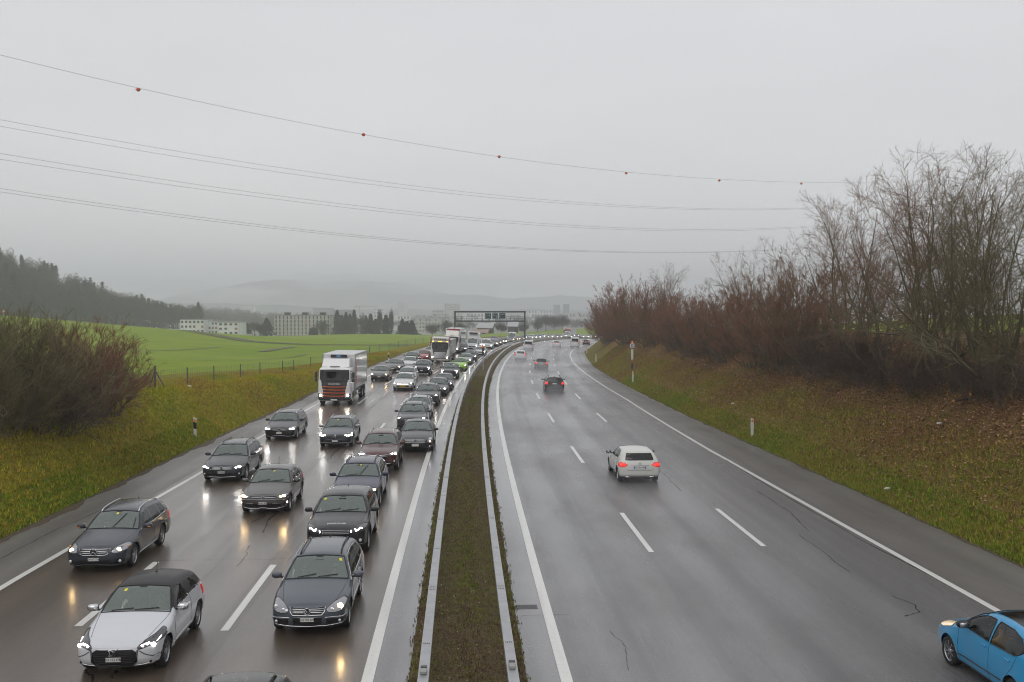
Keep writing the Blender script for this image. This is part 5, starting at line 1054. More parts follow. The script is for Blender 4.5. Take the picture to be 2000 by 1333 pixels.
far = [('smallvan', 'white van behind the small delivery lorry', (947, 679), P_WHITE), ('hatch', 'small red car right of the white van', (963, 676.5), P_RED), ('sedan', 'grey car behind the small red car', (961, 671.5), P_GREY), ('hatch', 'white car right of the white van with headlights on', (952, 690), P_WHITE),
 ('sedan', 'grey car with bright lamps close to the median rail', (963, 687), P_GREY), ('sedan', 'dark car between the small red car and the big white van', (971, 681), P_PASS), ('wagon', 'grey estate just left of the big white van', (977, 671.5), P_GREY), ('wagon', 'dark estate with bright lamps in front of the big white van', (982, 679.5), P_PASS),
 ('van', 'tall white van left of the gantry post', (997, 670), P_WHITE), ('sedan', 'silver car below the tall white van', (996, 676.5), P_SILV), ('sedan', 'dark car right of the tall white van', (1009, 671), P_PASS), ('hatch', 'dark hatchback just left of the gantry post', (1018, 670), P_GREY),
 ('sedan', 'white car just right of the gantry post', (1035, 669), P_WHITE), ('hatch', 'white hatchback farther back right of the gantry post', (1035, 664.5), P_WHITE), ('wagon', 'dark estate second right of the gantry post', (1050, 667.5), P_PASS), ('sedan', 'white car behind the second dark estate right of the gantry', (1051, 663.8), P_WHITE),
 ('sedan', 'grey saloon with lit lamps midway between gantry post and far white van', (1066, 667), P_GREY), ('hatch', 'white hatchback behind the midway grey saloon', (1075, 663.7), P_WHITE), ('wagon', 'dark estate left of the distant white van', (1085, 665.5), P_PASS), ('suv', 'white car with warm lamps in front of the distant white van', (1101, 665), P_WHITE),
 ('van', 'distant white van on the bend, right of the gantry', (1105, 662.6), P_WHITE), ('suv', 'grey SUV between the distant van and the red lorry', (1125, 663.6), P_GREY), ('hatch', 'white hatchback in front of the red lorry', (1145, 664.0), P_WHITE), ('sedan', 'dark car right of the red lorry on the bend', (1159, 664.5), P_PASS)]
far += [('hatch', 'silver hatchback third right of the gantry post', (1042, 666), P_SILV), ('suv', 'white SUV between two dark estates right of the gantry', (1058, 664.5), P_WHITE), ('sedan', 'silver saloon just before the distant white van', (1092, 664), P_SILV), ('hatch', 'dark hatchback far along the bend beside the distant van', (1112, 664.5), P_GREY),
 ('sedan', 'white saloon close in front of the red lorry', (1136, 665), P_WHITE), ('wagon', 'white estate at the far right end of the queue', (1166, 665), P_WHITE), ('sedan', 'grey saloon in the near lane left of the gantry post', (1004, 680), P_GREY), ('suv', 'silver SUV in the near lane under the gantry', (1022, 676), P_SILV)]
for k, lab, px, p in far:
    s, u = ground(*px); lane = min((-3.8, -7.3, -10.7), key=lambda q: abs(q-u)); u = lane+.25*np.clip(u-lane, -1.2, 1.2)
    ss = np.arange(120, 425, .5); q = road(ss, u); s = float(ss[np.argmin(np.abs(1000+FPX*q[:, 0]/q[:, 1]-px[0]))])
    vehicle(k, {'van': 'van', 'smallvan': 'van', 'suv': 'suv', 'hatch': 'hatchback', 'wagon': 'estate_car', 'sedan': 'saloon_car'}[k], lab, s, u, p, group=GQ, detail=1, cat='van' if 'van' in k else 'car')
right = [('aclass', 'hatchback', 'white hatchback with red tail lights driving away in the middle lane', (1250, 946), None, 2), ('bmw', 'estate_car', 'black estate with red tail lights throwing spray', (1083, 767), None, 2), ('asedan', 'saloon_car', 'green-silver saloon ahead of the black estate', (1057, 722), None, 2),
 ('vwagon', 'estate_car', 'white estate with tall red tail lights beside the median rail', (1016, 704), None, 2), ('smallvan', 'van', 'white van ahead of the white estate by the median', (1031, 684), P_WHITE, 1), ('asedan', 'saloon_car', 'white saloon driving away in the middle of the bend', (1086.5, 679), P_WHITE, 2),
 ('van', 'van', 'white minibus with dark rear windows in the outer lane', (1122, 680), P_WHITE, 1), ('asedan', 'saloon_car', 'dark saloon with red tail lights farthest along the right carriageway', (1144, 674), P_PASS, 2)]
for k, n, lab, px, p, d in right:
    s, u = ground(*px); vehicle(k, n, lab, s, u, p, True, GA, d, 'van' if 'van' in k else 'car')
jz = vehicle('jazz', 'hatchback', 'bright blue compact car leaving at the bottom right corner', 18.0, 11.2, None, True, GA)
place(jz, 17.2, 10.98, True)
def seat(o, x, a, z): return tuple(o.matrix_basis @ Vector((x, a, z)))
O = {k[0]: v for k, v in _PROTO.items()}
for k, x, a, lab, cl, hr in (('jazz', .36, 2.02, 'person in a mustard yellow jacket driving the bright blue car', mat('mustard_jacket', (.55, .26, .015), .7), M_HAIRG), ('ds', .36, 1.98, 'person with both hands on the wheel of the white hatchback', mat('beige_coat', (.35, .30, .24), .8), M_HAIR),
        ('golf', .37, 2.15, 'person in a pale blue shirt driving the grey-blue estate', mat('pale_blue_shirt', (.28, .36, .45), .8), M_HAIRG), ('cest', -.37, 2.15, 'person riding as passenger in the dark slate estate', mat('cream_top', (.40, .36, .28), .8), M_HAIR),
        ('cest', .37, 2.15, 'person driving the dark slate estate', mat('grey_jumper', (.22, .22, .23), .8), M_HAIR), ('golf', -.37, 2.15, 'person riding beside the driver of the grey-blue estate', mat('brown_top', (.20, .12, .08), .8), M_HAIR), ('crv', .38, 2.25, 'person in a light top driving the maroon SUV', mat('white_top', (.45, .45, .46), .8), M_HAIR)):
    o = O[k]; bpy.context.view_layer.update(); person(lab, cl, seat(o, x, a, (.27 if k not in ('crv', 'jazz') else .42)), o.rotation_euler.z, hr)
# ------------------------------------------------------------------ guard rails, gantry, posts, fence
M_GALV = mat('galvanised_steel', (.40, .41, .42), .42, .55); t = NT(M_GALV); g = t.noise(t.obj(), 3, 4, .6); t.l(t.mix(t.ramp(g, [(.35, 0.), (.7, .6)]), (.44, .45, .46), (.30, .31, .32)), t.b.inputs['Base Color'])
M_GAN = mat('gantry_steel', (.045, .053, .053), .5, .2)
def rail(u, label, s1=330.):
    root = empty('guard_rail', road(40, u), label=label, cat='guard rail', group='median guard rails'); off = -np.array(root.location)
    S = np.arange(3, s1, 2.); sec = [(-.10, .62), (-.10, .75), (.10, .75), (.10, .62), (.085, .62), (.085, .735), (-.085, .735), (-.085, .62)]; n = len(sec); mb = MB()
    V = np.concatenate([road(S, u+a, b) for a, b in sec]).reshape(n, len(S), 3).transpose(1, 0, 2).reshape(-1, 3)+off
    i = np.arange(len(S)-1); j = np.arange(n); a = (i[:, None]*n+j).ravel(); b = (i[:, None]*n+(j+1) % n).ravel()
    mb.add(V, np.stack([a, a+n, b+n, b], 1)); bm_ = mb.obj('beam', M_GALV, root)
    mb = MB()
    for s in np.arange(4, 150, 4.):   # splice bolts and joints on top of the beam
        for du in (-.055, -.02, .02, .055):
            for ds_ in ((-.10, .10) if s % 8 < 4 else (0,)):
                p = road(s+ds_, u+du, .751)+off; mb.box(p, (.022, .05, .008))
    mb.obj('joint_bolts', M_EYE, bm_); mb = None
    for s in np.arange(4, s1, 4. if s1 < 390 else 5.):
        p = road(s, u, 0)+off; MB().box(p+np.array([0, 0, .34]), (.06, .10, .72), rz=-heading(s)).obj('post', M_GALV, root)
    return root
rail(-.83, 'galvanised guard rail along the queueing side of the median'); rail(.83, 'galvanised guard rail along the free-flowing side of the median')
# marker boxes lying on the rails near the bottom edge
for u, s, side_ in ((-.83, 18.4, 'queueing'), (.83, 18.6, 'free-flowing')):
    p = road(s, u, .755); r0 = empty('reflector_box', p, -heading(s), 'small pale reflector box on the %s side guard rail' % side_, 'reflector', 'rail reflectors')
    MB().box((0, 0, .03), (.12, .30, .06), ch=.01).obj('casing', mat('grey_casing', (.30, .31, .29), .5), r0); MB().box((0, .10, .065), (.12, .10, .012)).obj('cap', M_EYE, r0)
# gantry
sg_ = ground(1027, 673)[0]+6; thg = heading(sg_)
gp = road(sg_, .35, 0); G_ = empty('sign_gantry', gp, -thg, 'dark steel sign gantry spanning the queueing carriageway with three signs', 'gantry')
gl = -16.6; hh = 7.3
for x in (0, gl): MB().box((x, 0, hh/2), (.34, .40, hh), ch=.03).obj('post', M_GAN, G_)
MB().box((gl/2, 0, hh+.18), (abs(gl)+.5, .42, .36), ch=.03).obj('beam', M_GAN, G_)
m = MB(); m.box((gl/2, .1, 5.35), (abs(gl)-.34, .9, .16)); m.box((gl/2, -.34, 5.20), (abs(gl)-.34, .08, .16)); m.obj('walkway', M_GAN, G_)
m = MB()
for x in list(np.linspace(gl+.4, gl+6.6, 6))+list(np.linspace(-4.3, -.4, 5)): m.box((x, -.36, 5.9), (.06, .06, 1.1))
for a, b in ((gl+.2, gl+6.6), (-4.3, -.2)):
    for z in (5.9, 6.42): m.box(((a+b)/2, -.36, z), (b-a, .05, .05))
m.obj('railing', M_GAN, G_)
M_SGN = mat('sign_face', (.012, .018, .024), .5); M_STK = mat('sign_stroke', (.22, .42, .46), .5)
for x, w, st in ((-8.7, 1.45, [[(.40, .42), (-.38, .42), (-.38, -.42), (.36, -.42)], [(-.1, .05), (.35, .05)], [(.35, .42), (.35, .05)]]), (-7.0, 1.25, [[(.36, .42), (-.34, .42), (-.34, .05), (.34, .05), (.34, -.42), (-.36, -.42)]]), (-5.3, 1.5, [[(.5, .34), (-.42, .34), (-.42, -.40), (.5, -.40)]])):
    o = MB().box((x, -.30, 6.45), (w, .22, 1.45), ch=.02).obj('sign_panel', M_SGN, G_); m = MB()
    for pl in st:
        for a, b in zip(pl[:-1], pl[1:]):
            c = ((a[0]+b[0])/2, (a[1]+b[1])/2); m.box((x+c[0]*w*.9, -.42, 6.45+c[1]*1.35), (abs(a[0]-b[0])*w*.9+.10, .02, abs(a[1]-b[1])*1.35+.10))
    m.obj('sign_symbol', M_STK, o); MB().box((x, -.28, 7.22), (.12, .12, .2)).obj('sign_bracket', M_GAN, o)
# delineator posts
M_DW = mat('delineator_white', (.62, .62, .60), .5); M_DB = mat('delineator_black', (.015, .015, .015), .5); M_DO = mat('reflector_orange', (.75, .20, .04), .3)
def delineator(p, label, h=1.0, red=False, rz=0.):
    r0 = empty('delineator_post', p, rz, label, 'delineator', 'white delineator posts'); m = MB(); w = .075
    tri = lambda z0, z1, sl: m.add([(-w, -.03, z0), (w, -.03, z0), (w, .05, z0), (-w, .05, z0), (-w, -.03, z1+sl), (w, -.03, z1), (w, .05, z1), (-w, .05, z1+sl)], [[0, 1, 5, 4], [1, 2, 6, 5], [2, 3, 7, 6], [3, 0, 4, 7], [4, 5, 6, 7]])
    tri(-.2, h, .06); m.obj('body', M_DW, r0); m = MB(); w = .079; m.add([(-w, -.034, h*.45), (w, -.034, h*.40), (w, .054, h*.40), (-w, .054, h*.45), (-w, -.034, h*.82), (w, -.034, h*.77), (w, .054, h*.77), (-w, .054, h*.82)], [[0, 1, 5, 4], [1, 2, 6, 5], [2, 3, 7, 6], [3, 0, 4, 7], [4, 5, 6, 7]]); m.obj('black_band', M_DB if not red else M_DW, r0)
    MB().box((0, -.04, h*.88), (.11, .015, .13)).obj('reflector', M_DO, r0)
def bankpt(px, py, sgn):
    """point of the verge seen at a pixel"""
    d = ray(px, py); Y = np.linspace(15, 330, 6000); x = d[0]*Y; z = CAMH+d[2]*Y; s, u = su(x, Y)
    zz = np.where(sgn < 0, left_z(s, np.maximum(LE(s)-u, 0)), right_z(s, np.maximum(u-RE(s), 0))); i = int(np.argmax(z < zz)); return np.array([x[i], Y[i], zz[i]]), float(s[i]), float(u[i])
for px, py, sgn, lab, red, h in ((381, 853, -1, 'black-banded delineator post on the left bank beside the dark estate', 0, 1.0), (759, 706, -1, 'distant black-banded delineator post behind the white and orange lorry', 0, 1.1),
        (1469, 852, 1, 'white delineator post with orange cap at the foot of the right bank', 1, 1.0), (1236, 748, 1, 'white delineator post just below the emergency phone column', 1, 1.15), (1164, 708, 1, 'thin white delineator post farther up the right verge', 1, 1.25), (1146, 691, 1, 'tiny delineator post at the bend of the right verge', 1, 1.0)):
    p, s, u = bankpt(px, py, sgn); delineator(p, lab, h, red, -heading(s))
p, s, u = ground(941, 724, 0) and (None, *ground(941, 724, 0)); p = road(s, -.2, 0); r0 = empty('marker_post', p, -heading(s), 'slim grey median post with an orange lamp on top', 'marker post')
MB().box((0, 0, 1.3), (.12, .12, 2.6)).obj('pole', M_GALV, r0); MB().box((0, -.05, 2.3), (.26, .06, .9)).obj('panel', M_DB, r0); MB().ell((0, 0, 2.9), (.2, .16, .2), 12, 8).obj('lamp', M_DO, r0, True)
# emergency phone column on the right bank
p, s, u = bankpt(1234.5, 722, 1); r0 = empty('emergency_phone', p, -heading(s), 'white emergency phone column with orange lamp and blue sign on the right bank', 'emergency phone')
k = np.linalg.norm(p[:2])/FPX  # metres per pixel at that distance
MB().box((0, 0, 13*k), (3.0*k, 3*k, 28*k)).obj('pole', M_GAN, r0); MB().box((0, -1*k, 29*k), (4.*k, 4*k, 20*k), ch=.02).obj('column', M_DW, r0); MB().box((0, -1.2*k, 16*k), (2.6*k, 4.2*k, 6*k)).obj('red_band', mat('faded_red', (.40, .16, .12), .6), r0)
o = MB().box((0, -1*k, 46*k), (8.4*k, 2.4*k, 8*k), ch=.02).obj('sign', M_DW, r0); m = MB(); m.box((0, -2.3*k, 46*k), (4.2*k, .3*k, 6*k)); m.obj('sign_symbol', mat('sign_blue', (.08, .12, .30), .5), o); m = MB(); m.box((0, -2.5*k, 46.6*k), (2*k, .3*k, 2.2*k)); m.box((0, -2.5*k, 44.4*k), (2.8*k, .3*k, .7*k)); m.obj('sign_symbol', M_DW, o); MB().ell((0, -1*k, 52.5*k), (1.9*k, 1.9*k, 2.4*k), 12, 8).obj('lamp', mat('lamp_orange', (.8, .16, .02), .3, emis=(1, .25, .03), es=.35), r0, True)
# drain grate in the right channel
s, u = ground(1028, 1188); p = road(s, u, .004); r0 = empty('drain_grate', p, -heading(s), 'black iron drain grate in the right channel beside the median', 'drain grate')
m = MB()
for k2 in range(7):
    for sd in (-1, 1): m.box((-.21+.07*k2, sd*.07, 0), (.028, .13, .012), rz=sd*.55)
MB().box((0, 0, -.003), (.56, .34, .008)).obj('frame', mat('iron_frame', (.14, .14, .14), .5, .4), r0); m.obj('slot', M_EYE, r0)
# field fence
_fp = [(303, 757, 61), (366, 753, 67.5), (418, 750, 73.6), (470, 745, 80.7), (508, 740, 87), (552, 736, 95), (574, 734, 100), (607, 729, 108), (640, 723, 117), (668, 718, 126), (700, 711, 137), (722, 706, 146), (742, 701, 155), (760, 696, 165), (778, 692, 175), (795, 688, 186), (812, 684, 198), (828, 680, 212)]
F_ = empty('wire_fence', (0, 0, 0), label='grey wire field fence with steel posts above the left bank', cat='fence'); M_POST = mat('fence_post', (.10, .105, .11), .5, .4); tops = []
for n, q in enumerate(_fp):
    b = at(*q); b[2] = float(left_z(*[np.array(v) for v in (su(b[0], b[1])[0], np.maximum(LE(su(b[0], b[1])[0])-su(b[0], b[1])[1], 0))])); h = 1.15+(.25 if n == 0 else 0); tops.append(b)
    o = MB().tube([b-np.array([0, 0, .3]), b+np.array([0, 0, h])], .04 if n else .07, 6).obj('post', M_POST, F_)
    if n == 0:
        for d in ((-.45, .2), (.55, .3)): MB().tube([b+np.array([d[0], d[1], -.1]), b+np.array([0, 0, h*.8])], .035, 6).obj('brace', M_POST, F_)
m = MB(); tops = [tops[0]+(tops[0]-tops[1])*k_ for k_ in (4, 2)]+tops; tops[0][2] = tops[2][2]+.7; tops[1][2] = tops[2][2]+.3
for h in np.linspace(.08, 1.1, 8): m.tube(np.array(tops)+np.array([0, 0, h]), .006, 3)
T_ = np.array(tops); kk = np.linspace(0, len(T_)-1, 300)
for v in kk:
    b = np.array([np.interp(v, np.arange(len(T_)), T_[:, j]) for j in range(3)]); m.tube([b, b+np.array([0, 0, 1.1])], .005, 3, cap=False)
m.obj('wire_mesh', M_POST, F_)
# triangular warning sign at the far left edge of the field
b = at(7, 622, 230); r0 = empty('warning_sign', b, 0, 'triangular warning sign at the left edge of the field', 'road sign'); MB().tube([(0, 0, -1), (0, 0, 2.2)], .05, 6).obj('pole', M_GALV, r0)
o = MB().prism([(-.55, 1.3), (.55, 1.3), (0, 2.25)], -.07, -.05, 'y').obj('plate', mat('sign_red', (.5, .04, .03), .5), r0); MB().prism([(-.36, 1.4), (.36, 1.4), (0, 2.02)], -.085, -.072, 'y').obj('plate_face', M_DW, o)
# ------------------------------------------------------------------ power lines with warning balls
M_WIRE = mat('cable', (.20, .205, .21), .5); M_BALL = mat('warning_ball', (.62, .07, .02), .45)
def wire(pts, r, label, group):
    """pts: (px, py, distance); a smooth cable through them"""
    P = np.array([at(*p) for p in pts]); k = np.concatenate([[0], np.cumsum(np.linalg.norm(np.diff(P[:, :2], axis=0), axis=1))]); q = np.linspace(0, k[-1], 60)
    c = [np.polyfit(k, P[:, j], min(3, len(P)-1)) for j in range(3)]; X = np.stack([np.polyval(cc, q) for cc in c], 1)
    return tag(MB().tube(X, r, 5).obj('power_cable', M_WIRE, None, True), label, 'power cable', group)
D = lambda x: np.interp(x, [-60, 270, 710, 975, 1223, 1405, 1565, 1700, 1950], [128, 146, 171, 196, 221, 246, 271, 296, 350])
wp = [(-60, 92), (270, 174), (710, 262.5), (975, 305), (1223, 337), (1405, 351.5), (1565, 357.5), (1690, 355), (1950, 348)]
wire([(x, y, D(x)) for x, y in wp], .026, 'topmost power cable carrying the red warning balls', 'power cables')
for n, (x, y, w) in enumerate([(270, 175.5, 'leftmost'), (710, 263.5, 'second from the left'), (975, 306.5, 'third from the left'), (1223, 338.5, 'third from the right'), (1405, 353, 'second from the right'), (1565, 359, 'last before the bare trees')]):
    p = at(x, y, D(x)); r0 = empty('warning_ball', p, 0, 'red warning ball on the topmost power cable, '+w, 'warning ball', 'red warning balls'); MB().ell((0, 0, 0), (.29, .29, .29), 16, 10).obj('ball', M_BALL, r0, True); MB().tube([(-.42, -.1, .05), (.42, .1, .0)], .05, 6).obj('clamp', M_EYE, r0)
for ps, lab in (([(-60, 222), (300, 289), (700, 350), (1000, 384), (1300, 405), (1480, 409), (1640, 403)], 'upper cable of the second power line pair'), ([(-60, 235), (300, 300), (700, 358), (1000, 389.5), (1300, 407.5), (1480, 411), (1640, 405)], 'lower cable of the second power line pair'),
        ([(-60, 290), (300, 348), (700, 402), (1000, 433), (1250, 447), (1450, 447), (1600, 441)], 'upper cable of the third power line pair'), ([(-60, 302), (300, 357), (700, 408), (1000, 437.5), (1250, 450.5), (1450, 449.5), (1600, 443)], 'lower cable of the third power line pair'),
        ([(-60, 360), (300, 411), (700, 460), (1000, 485), (1200, 492), (1400, 491), (1560, 486)], 'upper cable of the lowest power line pair'), ([(-60, 367), (300, 416), (700, 463.5), (1000, 487.5), (1200, 493.5), (1400, 492), (1560, 487)], 'lower cable of the lowest power line pair')):
    wire([(x, y, D(x)) for x, y in ps], .021, lab, 'power cables')
# ------------------------------------------------------------------ buildings
def wallmat(name, col, var=.12):
    m = mat(name, col, .8); t = NT(m); g = t.noise(t.map(t.obj(), (.3, .3, .12)), 1, 4, .6); t.l(t.mix(t.ramp(g, [(.35, 0.), (.75, 1.)]), col, tuple(c*(1-var*2) for c in col)), t.b.inputs['Base Color']); return m
M_BW = wallmat('white_render', (.74, .75, .76)); M_BC = wallmat('grey_concrete', (.50, .49, .46)); M_BD = wallmat('dark_facade', (.16, .17, .19)); M_WIN = mat('window_glass', (.05, .055, .06), .15); M_WFR = mat('window_frame', (.35, .35, .35), .6); M_RF = mat('flat_roof', (.22, .22, .22), .8); M_BRK = mat('shutter_red', (.35, .10, .06), .7)
def building(name, label, pxl, pxr, pyt, pyb, Y, m, floors, cols, depth=14., roof=M_RF, group=None, cat='building', strip_=None, boxes=0, loggia=False, win=True):
    A = at(pxl, pyb, Y); B_ = at(pxr, pyt, Y); w = B_[0]-A[0]; h = B_[2]-A[2]; root = empty(name, ((A[0]+B_[0])/2, Y, A[2]), 0, label, cat, group)
    MB().box((0, depth/2, h/2-3), (w, depth, h+6)).obj('wall', m, root); MB().box((0, depth/2, h+.15), (w+.5, depth+.5, .3)).obj('roof', roof, root)
    fh = h/floors; cw = w/cols; rn = random.Random(len(label))
    for k in range(boxes):
        x = -w*.32+w*.32*k; MB().box((x, depth*.5, h+.9), (w*.10, 3, 1.6)).obj('roof_hut', M_EYE, root)
    if win:
        for f in range(floors):
            for c in range(cols):
                if not loggia and rn.random() < .18: continue
                x = -w/2+(c+.5)*cw; z = (f+.52)*fh; a, b = (cw*.56, fh*.5) if not loggia else (cw*.36, fh*.86)
                o = MB().box((x, -.04, z), (a, .1, b)).obj('window', M_WFR, root); MB().box((x, -.10, z), (a*.88, .04, b*.86)).obj('pane', M_WIN if rn.random() > .07 else M_BRK, o)
    return root
building('terraced_house', 'white terraced block with small windows, leftmost beside the wooded hill', 352, 399, 625, 652, 480, M_BW, 3, 6, group='white terraced blocks'); building('terraced_house', 'middle white terraced block between two white blocks', 400, 425, 628, 654, 486, M_BW, 3, 4, group='white terraced blocks')
building('terraced_house', 'white terraced block with wide balconies, right end of the terrace', 426, 466, 630, 655, 478, M_BW, 3, 4, group='white terraced blocks')
building('apartment_block', 'long pale apartment block with three dark roof huts', 536, 645, 617, 662, 520, M_BC, 6, 15, 16, boxes=3, loggia=True)
for x in np.linspace(-13.5, 13.5, 9): pass
def shed(label, pxl, pxr, pyt, pyb, Y, roofm, wallm, d=12., lift=.35):
    A = at(pxl, pyb, Y); B_ = at(pxr, pyt, Y); w = B_[0]-A[0]; h = B_[2]-A[2]; root = empty('barn', ((A[0]+B_[0])/2, Y, A[2]), 0, label, 'barn'); e = h*(1-lift)
    MB().box((0, d/2, e/2-2), (w*.86, d*.9, e+4)).obj('wall', wallm, root); m = MB()
    m.add([(-w/2, -.6, e), (w/2*.78, -.6, e-.15), (w/2, d/2, h), (-w/2*.76, d/2, h), (-w/2, -.6, e-.25), (w/2*.78, -.6, e-.4), (w/2, d/2, h-.25), (-w/2*.76, d/2, h-.25), (-w/2, d+.6, e), (w/2, d+.6, e)], [[0, 1, 2, 3], [4, 7, 6, 5], [0, 4, 5, 1], [1, 5, 6, 2], [0, 3, 7, 4], [3, 2, 9, 8]])
    m.obj('roof', roofm, root); MB().box((w*.2, -.02+d*.05, e*.4), (w*.2, .1, e*.7)).obj('door', M_EYE, root); return root
M_RG = mat('pale_roof', (.36, .37, .38), .5); M_WD = mat('dark_timber', (.055, .045, .04), .8)
shed('dark timber barn with a pale slanted roof seen through the gantry', 929, 966, 631, 655, 470, M_RG, M_WD, 14, .38)
shed('low pinkish-roofed shed in front of the timber barn', 918, 956, 644, 655, 455, mat('pink_roof', (.30, .20, .17), .7), M_BC, 8, .5); shed('small barn with a pale roof right of the timber barn', 990, 1014, 629, 650, 480, M_RG, M_WD, 12, .4)
far_b = [('tall hazy office tower left of the gantry', 868, 897, 594, 634, 1500, 9, 6), ('hazy slab tower above the far trees', 777, 792, 592, 636, 1500, 9, 4), ('hazy glass block left of the office tower', 845, 866, 606, 636, 1350, 5, 5), ('long hazy white hall behind the conifers', 700, 760, 613, 632, 1250, 2, 10), ('second hazy white hall behind the poplars', 752, 800, 616, 636, 1150, 2, 8),
 ('hazy pale apartment slab right of the long block', 652, 690, 606, 632, 1300, 5, 7), ('hazy pale block above the long apartment block', 612, 648, 602, 622, 1600, 5, 6), ('pale round-roofed hall on the hazy slope', 437, 482, 606, 616, 1500, 1, 7), ('hazy grey block on the wooded slope', 474, 495, 598, 607, 1900, 3, 4),
 ('twin hazy tower, nearer to the road bend', 1082, 1094, 596, 628, 1800, 8, 3), ('twin hazy tower, nearer to the hedge', 1101, 1112, 595, 628, 1800, 8, 3), ('broad hazy block between gantry and twin towers', 1032, 1078, 607, 630, 1500, 4, 8), ('hazy low hall behind the gantry', 905, 985, 611, 630, 1400, 2, 12),
 ('hazy pale depot below the twin towers', 1105, 1150, 612, 632, 1300, 2, 7), ('hazy dark depot right of the gantry post', 1045, 1100, 617, 640, 1100, 2, 9), ('pale office strip behind the conifers', 806, 860, 622, 650, 800, 4, 9), ('hazy small block left of the slab tower', 730, 750, 603, 630, 1700, 5, 4)]
for lab, a, b, t_, bb, Y, f, c in far_b: building('city_building', lab, a, b, t_, bb, Y*1.05, (M_BD, M_BC, M_BD, M_BW)[len(lab) % 4] if 'white' not in lab else M_BW, f, c, 20, group='hazy city buildings')
cb = at(716, 630, 1900); r0 = empty('tower_crane', cb, 0, 'hazy red tower crane over the city', 'crane'); k = 1900/FPX; M_CRN = mat('crane_red', (.40, .08, .06), .6)
MB().box((-14*k, 0, 15*k), (1.4*k, 1.4*k, 34*k)).obj('mast', M_CRN, r0); MB().box((-1*k, 0, 31.5*k), (46*k, 1.2*k, 1.2*k)).obj('jib', M_CRN, r0); MB().box((-20*k, 0, 30*k), (4*k, 1.5*k, 2.5*k)).obj('counterweight', M_RF, r0)
# ------------------------------------------------------------------ distant hills
M_HILL = mat('hills_wooded', rough=.95, spec=.1); t = NT(M_HILL); g = t.noise(t.obj(), .02, 6, .7); t.l(t.ramp(g, [(.35, (.018, .022, .018)), (.65, (.05, .05, .04))]), t.b.inputs['Base Color'])
def hill(ridge, Y, depth=700., foot=-24.):
    x = np.array([p[0] for p in ridge], float); q = np.linspace(x[0], x[-1], 90); yy = np.interp(q, x, [p[1] for p in ridge]); g = np.random.default_rng(int(Y)); yy = yy+np.convolve(g.normal(0, 2.2, 90), np.ones(3)/3, 'same')
    T_ = np.array([at(a, b, Y) for a, b in zip(q, yy)]); rows = []
    for f in np.linspace(0, 1, 14): P = T_.copy(); P[:, 1] += (f-.5)*depth*2-depth*.0; P[:, 0] *= 1+((f-.5)*depth*2)/Y; P[:, 2] = foot+(T_[:, 2]-foot)*math.sin(f*PI)**.8; rows.append(P)
    V = np.concatenate(rows); i = np.arange(13); j = np.arange(89); a = (i[:, None]*90+j).ravel(); return tag(MB().add(V, np.stack([a, a+1, a+91, a+90], 1)).obj('hills', M_HILL, None, True), kind='structure')
hill([(200, 600), (300, 586), (400, 566), (470, 553), (560, 546), (640, 552), (700, 546), (790, 556), (900, 576), (1000, 582), (1150, 580), (1300, 588), (1500, 600)], 4250, 240)
hill([(-200, 590), (200, 590), (400, 592), (560, 598), (700, 604), (850, 606), (1300, 604), (1700, 600)], 3000, 300)
# ------------------------------------------------------------------ vegetation
RG = np.random.default_rng(11)
def barkmat(name, a, b): 
    m = mat(name, a, .85, spec=.2); t = NT(m); g = t.noise(t.obj(), 2.5, 3, .6); t.l(t.mix(g, a, b), t.b.inputs['Base Color']); return m
M_BK = barkmat('bark_grey', (.085, .074, .055), (.17, .155, .095)); M_TW = barkmat('twigs_brown', (.17, .098, .060), (.235, .145, .095)); M_TWG = barkmat('twigs_olive', (.13, .115, .060), (.19, .16, .09)); M_TWR = barkmat('twigs_red_brown', (.20, .098, .060), (.26, .145, .096)); M_TWD = barkmat('twigs_dark', (.075, .054, .043), (.12, .082, .066))
def unit(v): return v/(np.linalg.norm(v, axis=-1, keepdims=True)+1e-9)
def branches(P0, D0, Ln, r0, r1, k, g, up, wob):
    """polylines [n,k,3] growing from P0 along D0"""
    n = len(P0); P = np.zeros((n, k, 3)); P[:, 0] = P0; d = D0.copy()
    for i in range(1, k):
        d = unit(d+g.normal(0, wob, (n, 3))+np.array([0, 0, up])); P[:, i] = P[:, i-1]+d*(Ln/(k-1))[:, None]
    rr = r0[:, None]*(1-np.linspace(0, 1, k))+r1[:, None]*np.linspace(0, 1, k); return P, rr
def tubes(mb, P, rr, n=3, mi=0):
    m, k, _ = P.shape
    if m == 0: return
    T = np.gradient(P, axis=1); T = unit(T); a = np.where(np.abs(T[..., 2:3]) > .9, np.array([1., 0, 0]), np.array([0, 0, 1.])); A = unit(np.cross(T, a)); B_ = np.cross(A, T)
    an = np.arange(n)*2*PI/n; V = P[:, :, None]+rr[:, :, None, None]*(np.cos(an)[:, None]*A[:, :, None]+np.sin(an)[:, None]*B_[:, :, None])
    base = (np.arange(m)*k*n)[:, None, None]; i = np.arange(k-1)[None, :, None]; j = np.arange(n)[None, None, :]; q = (base+i*n+j).ravel(); q2 = (base+i*n+(j+1) % n).ravel()
    mb.add(V.reshape(-1, 3), np.stack([q, q+n, q2+n, q2], 1), mi)
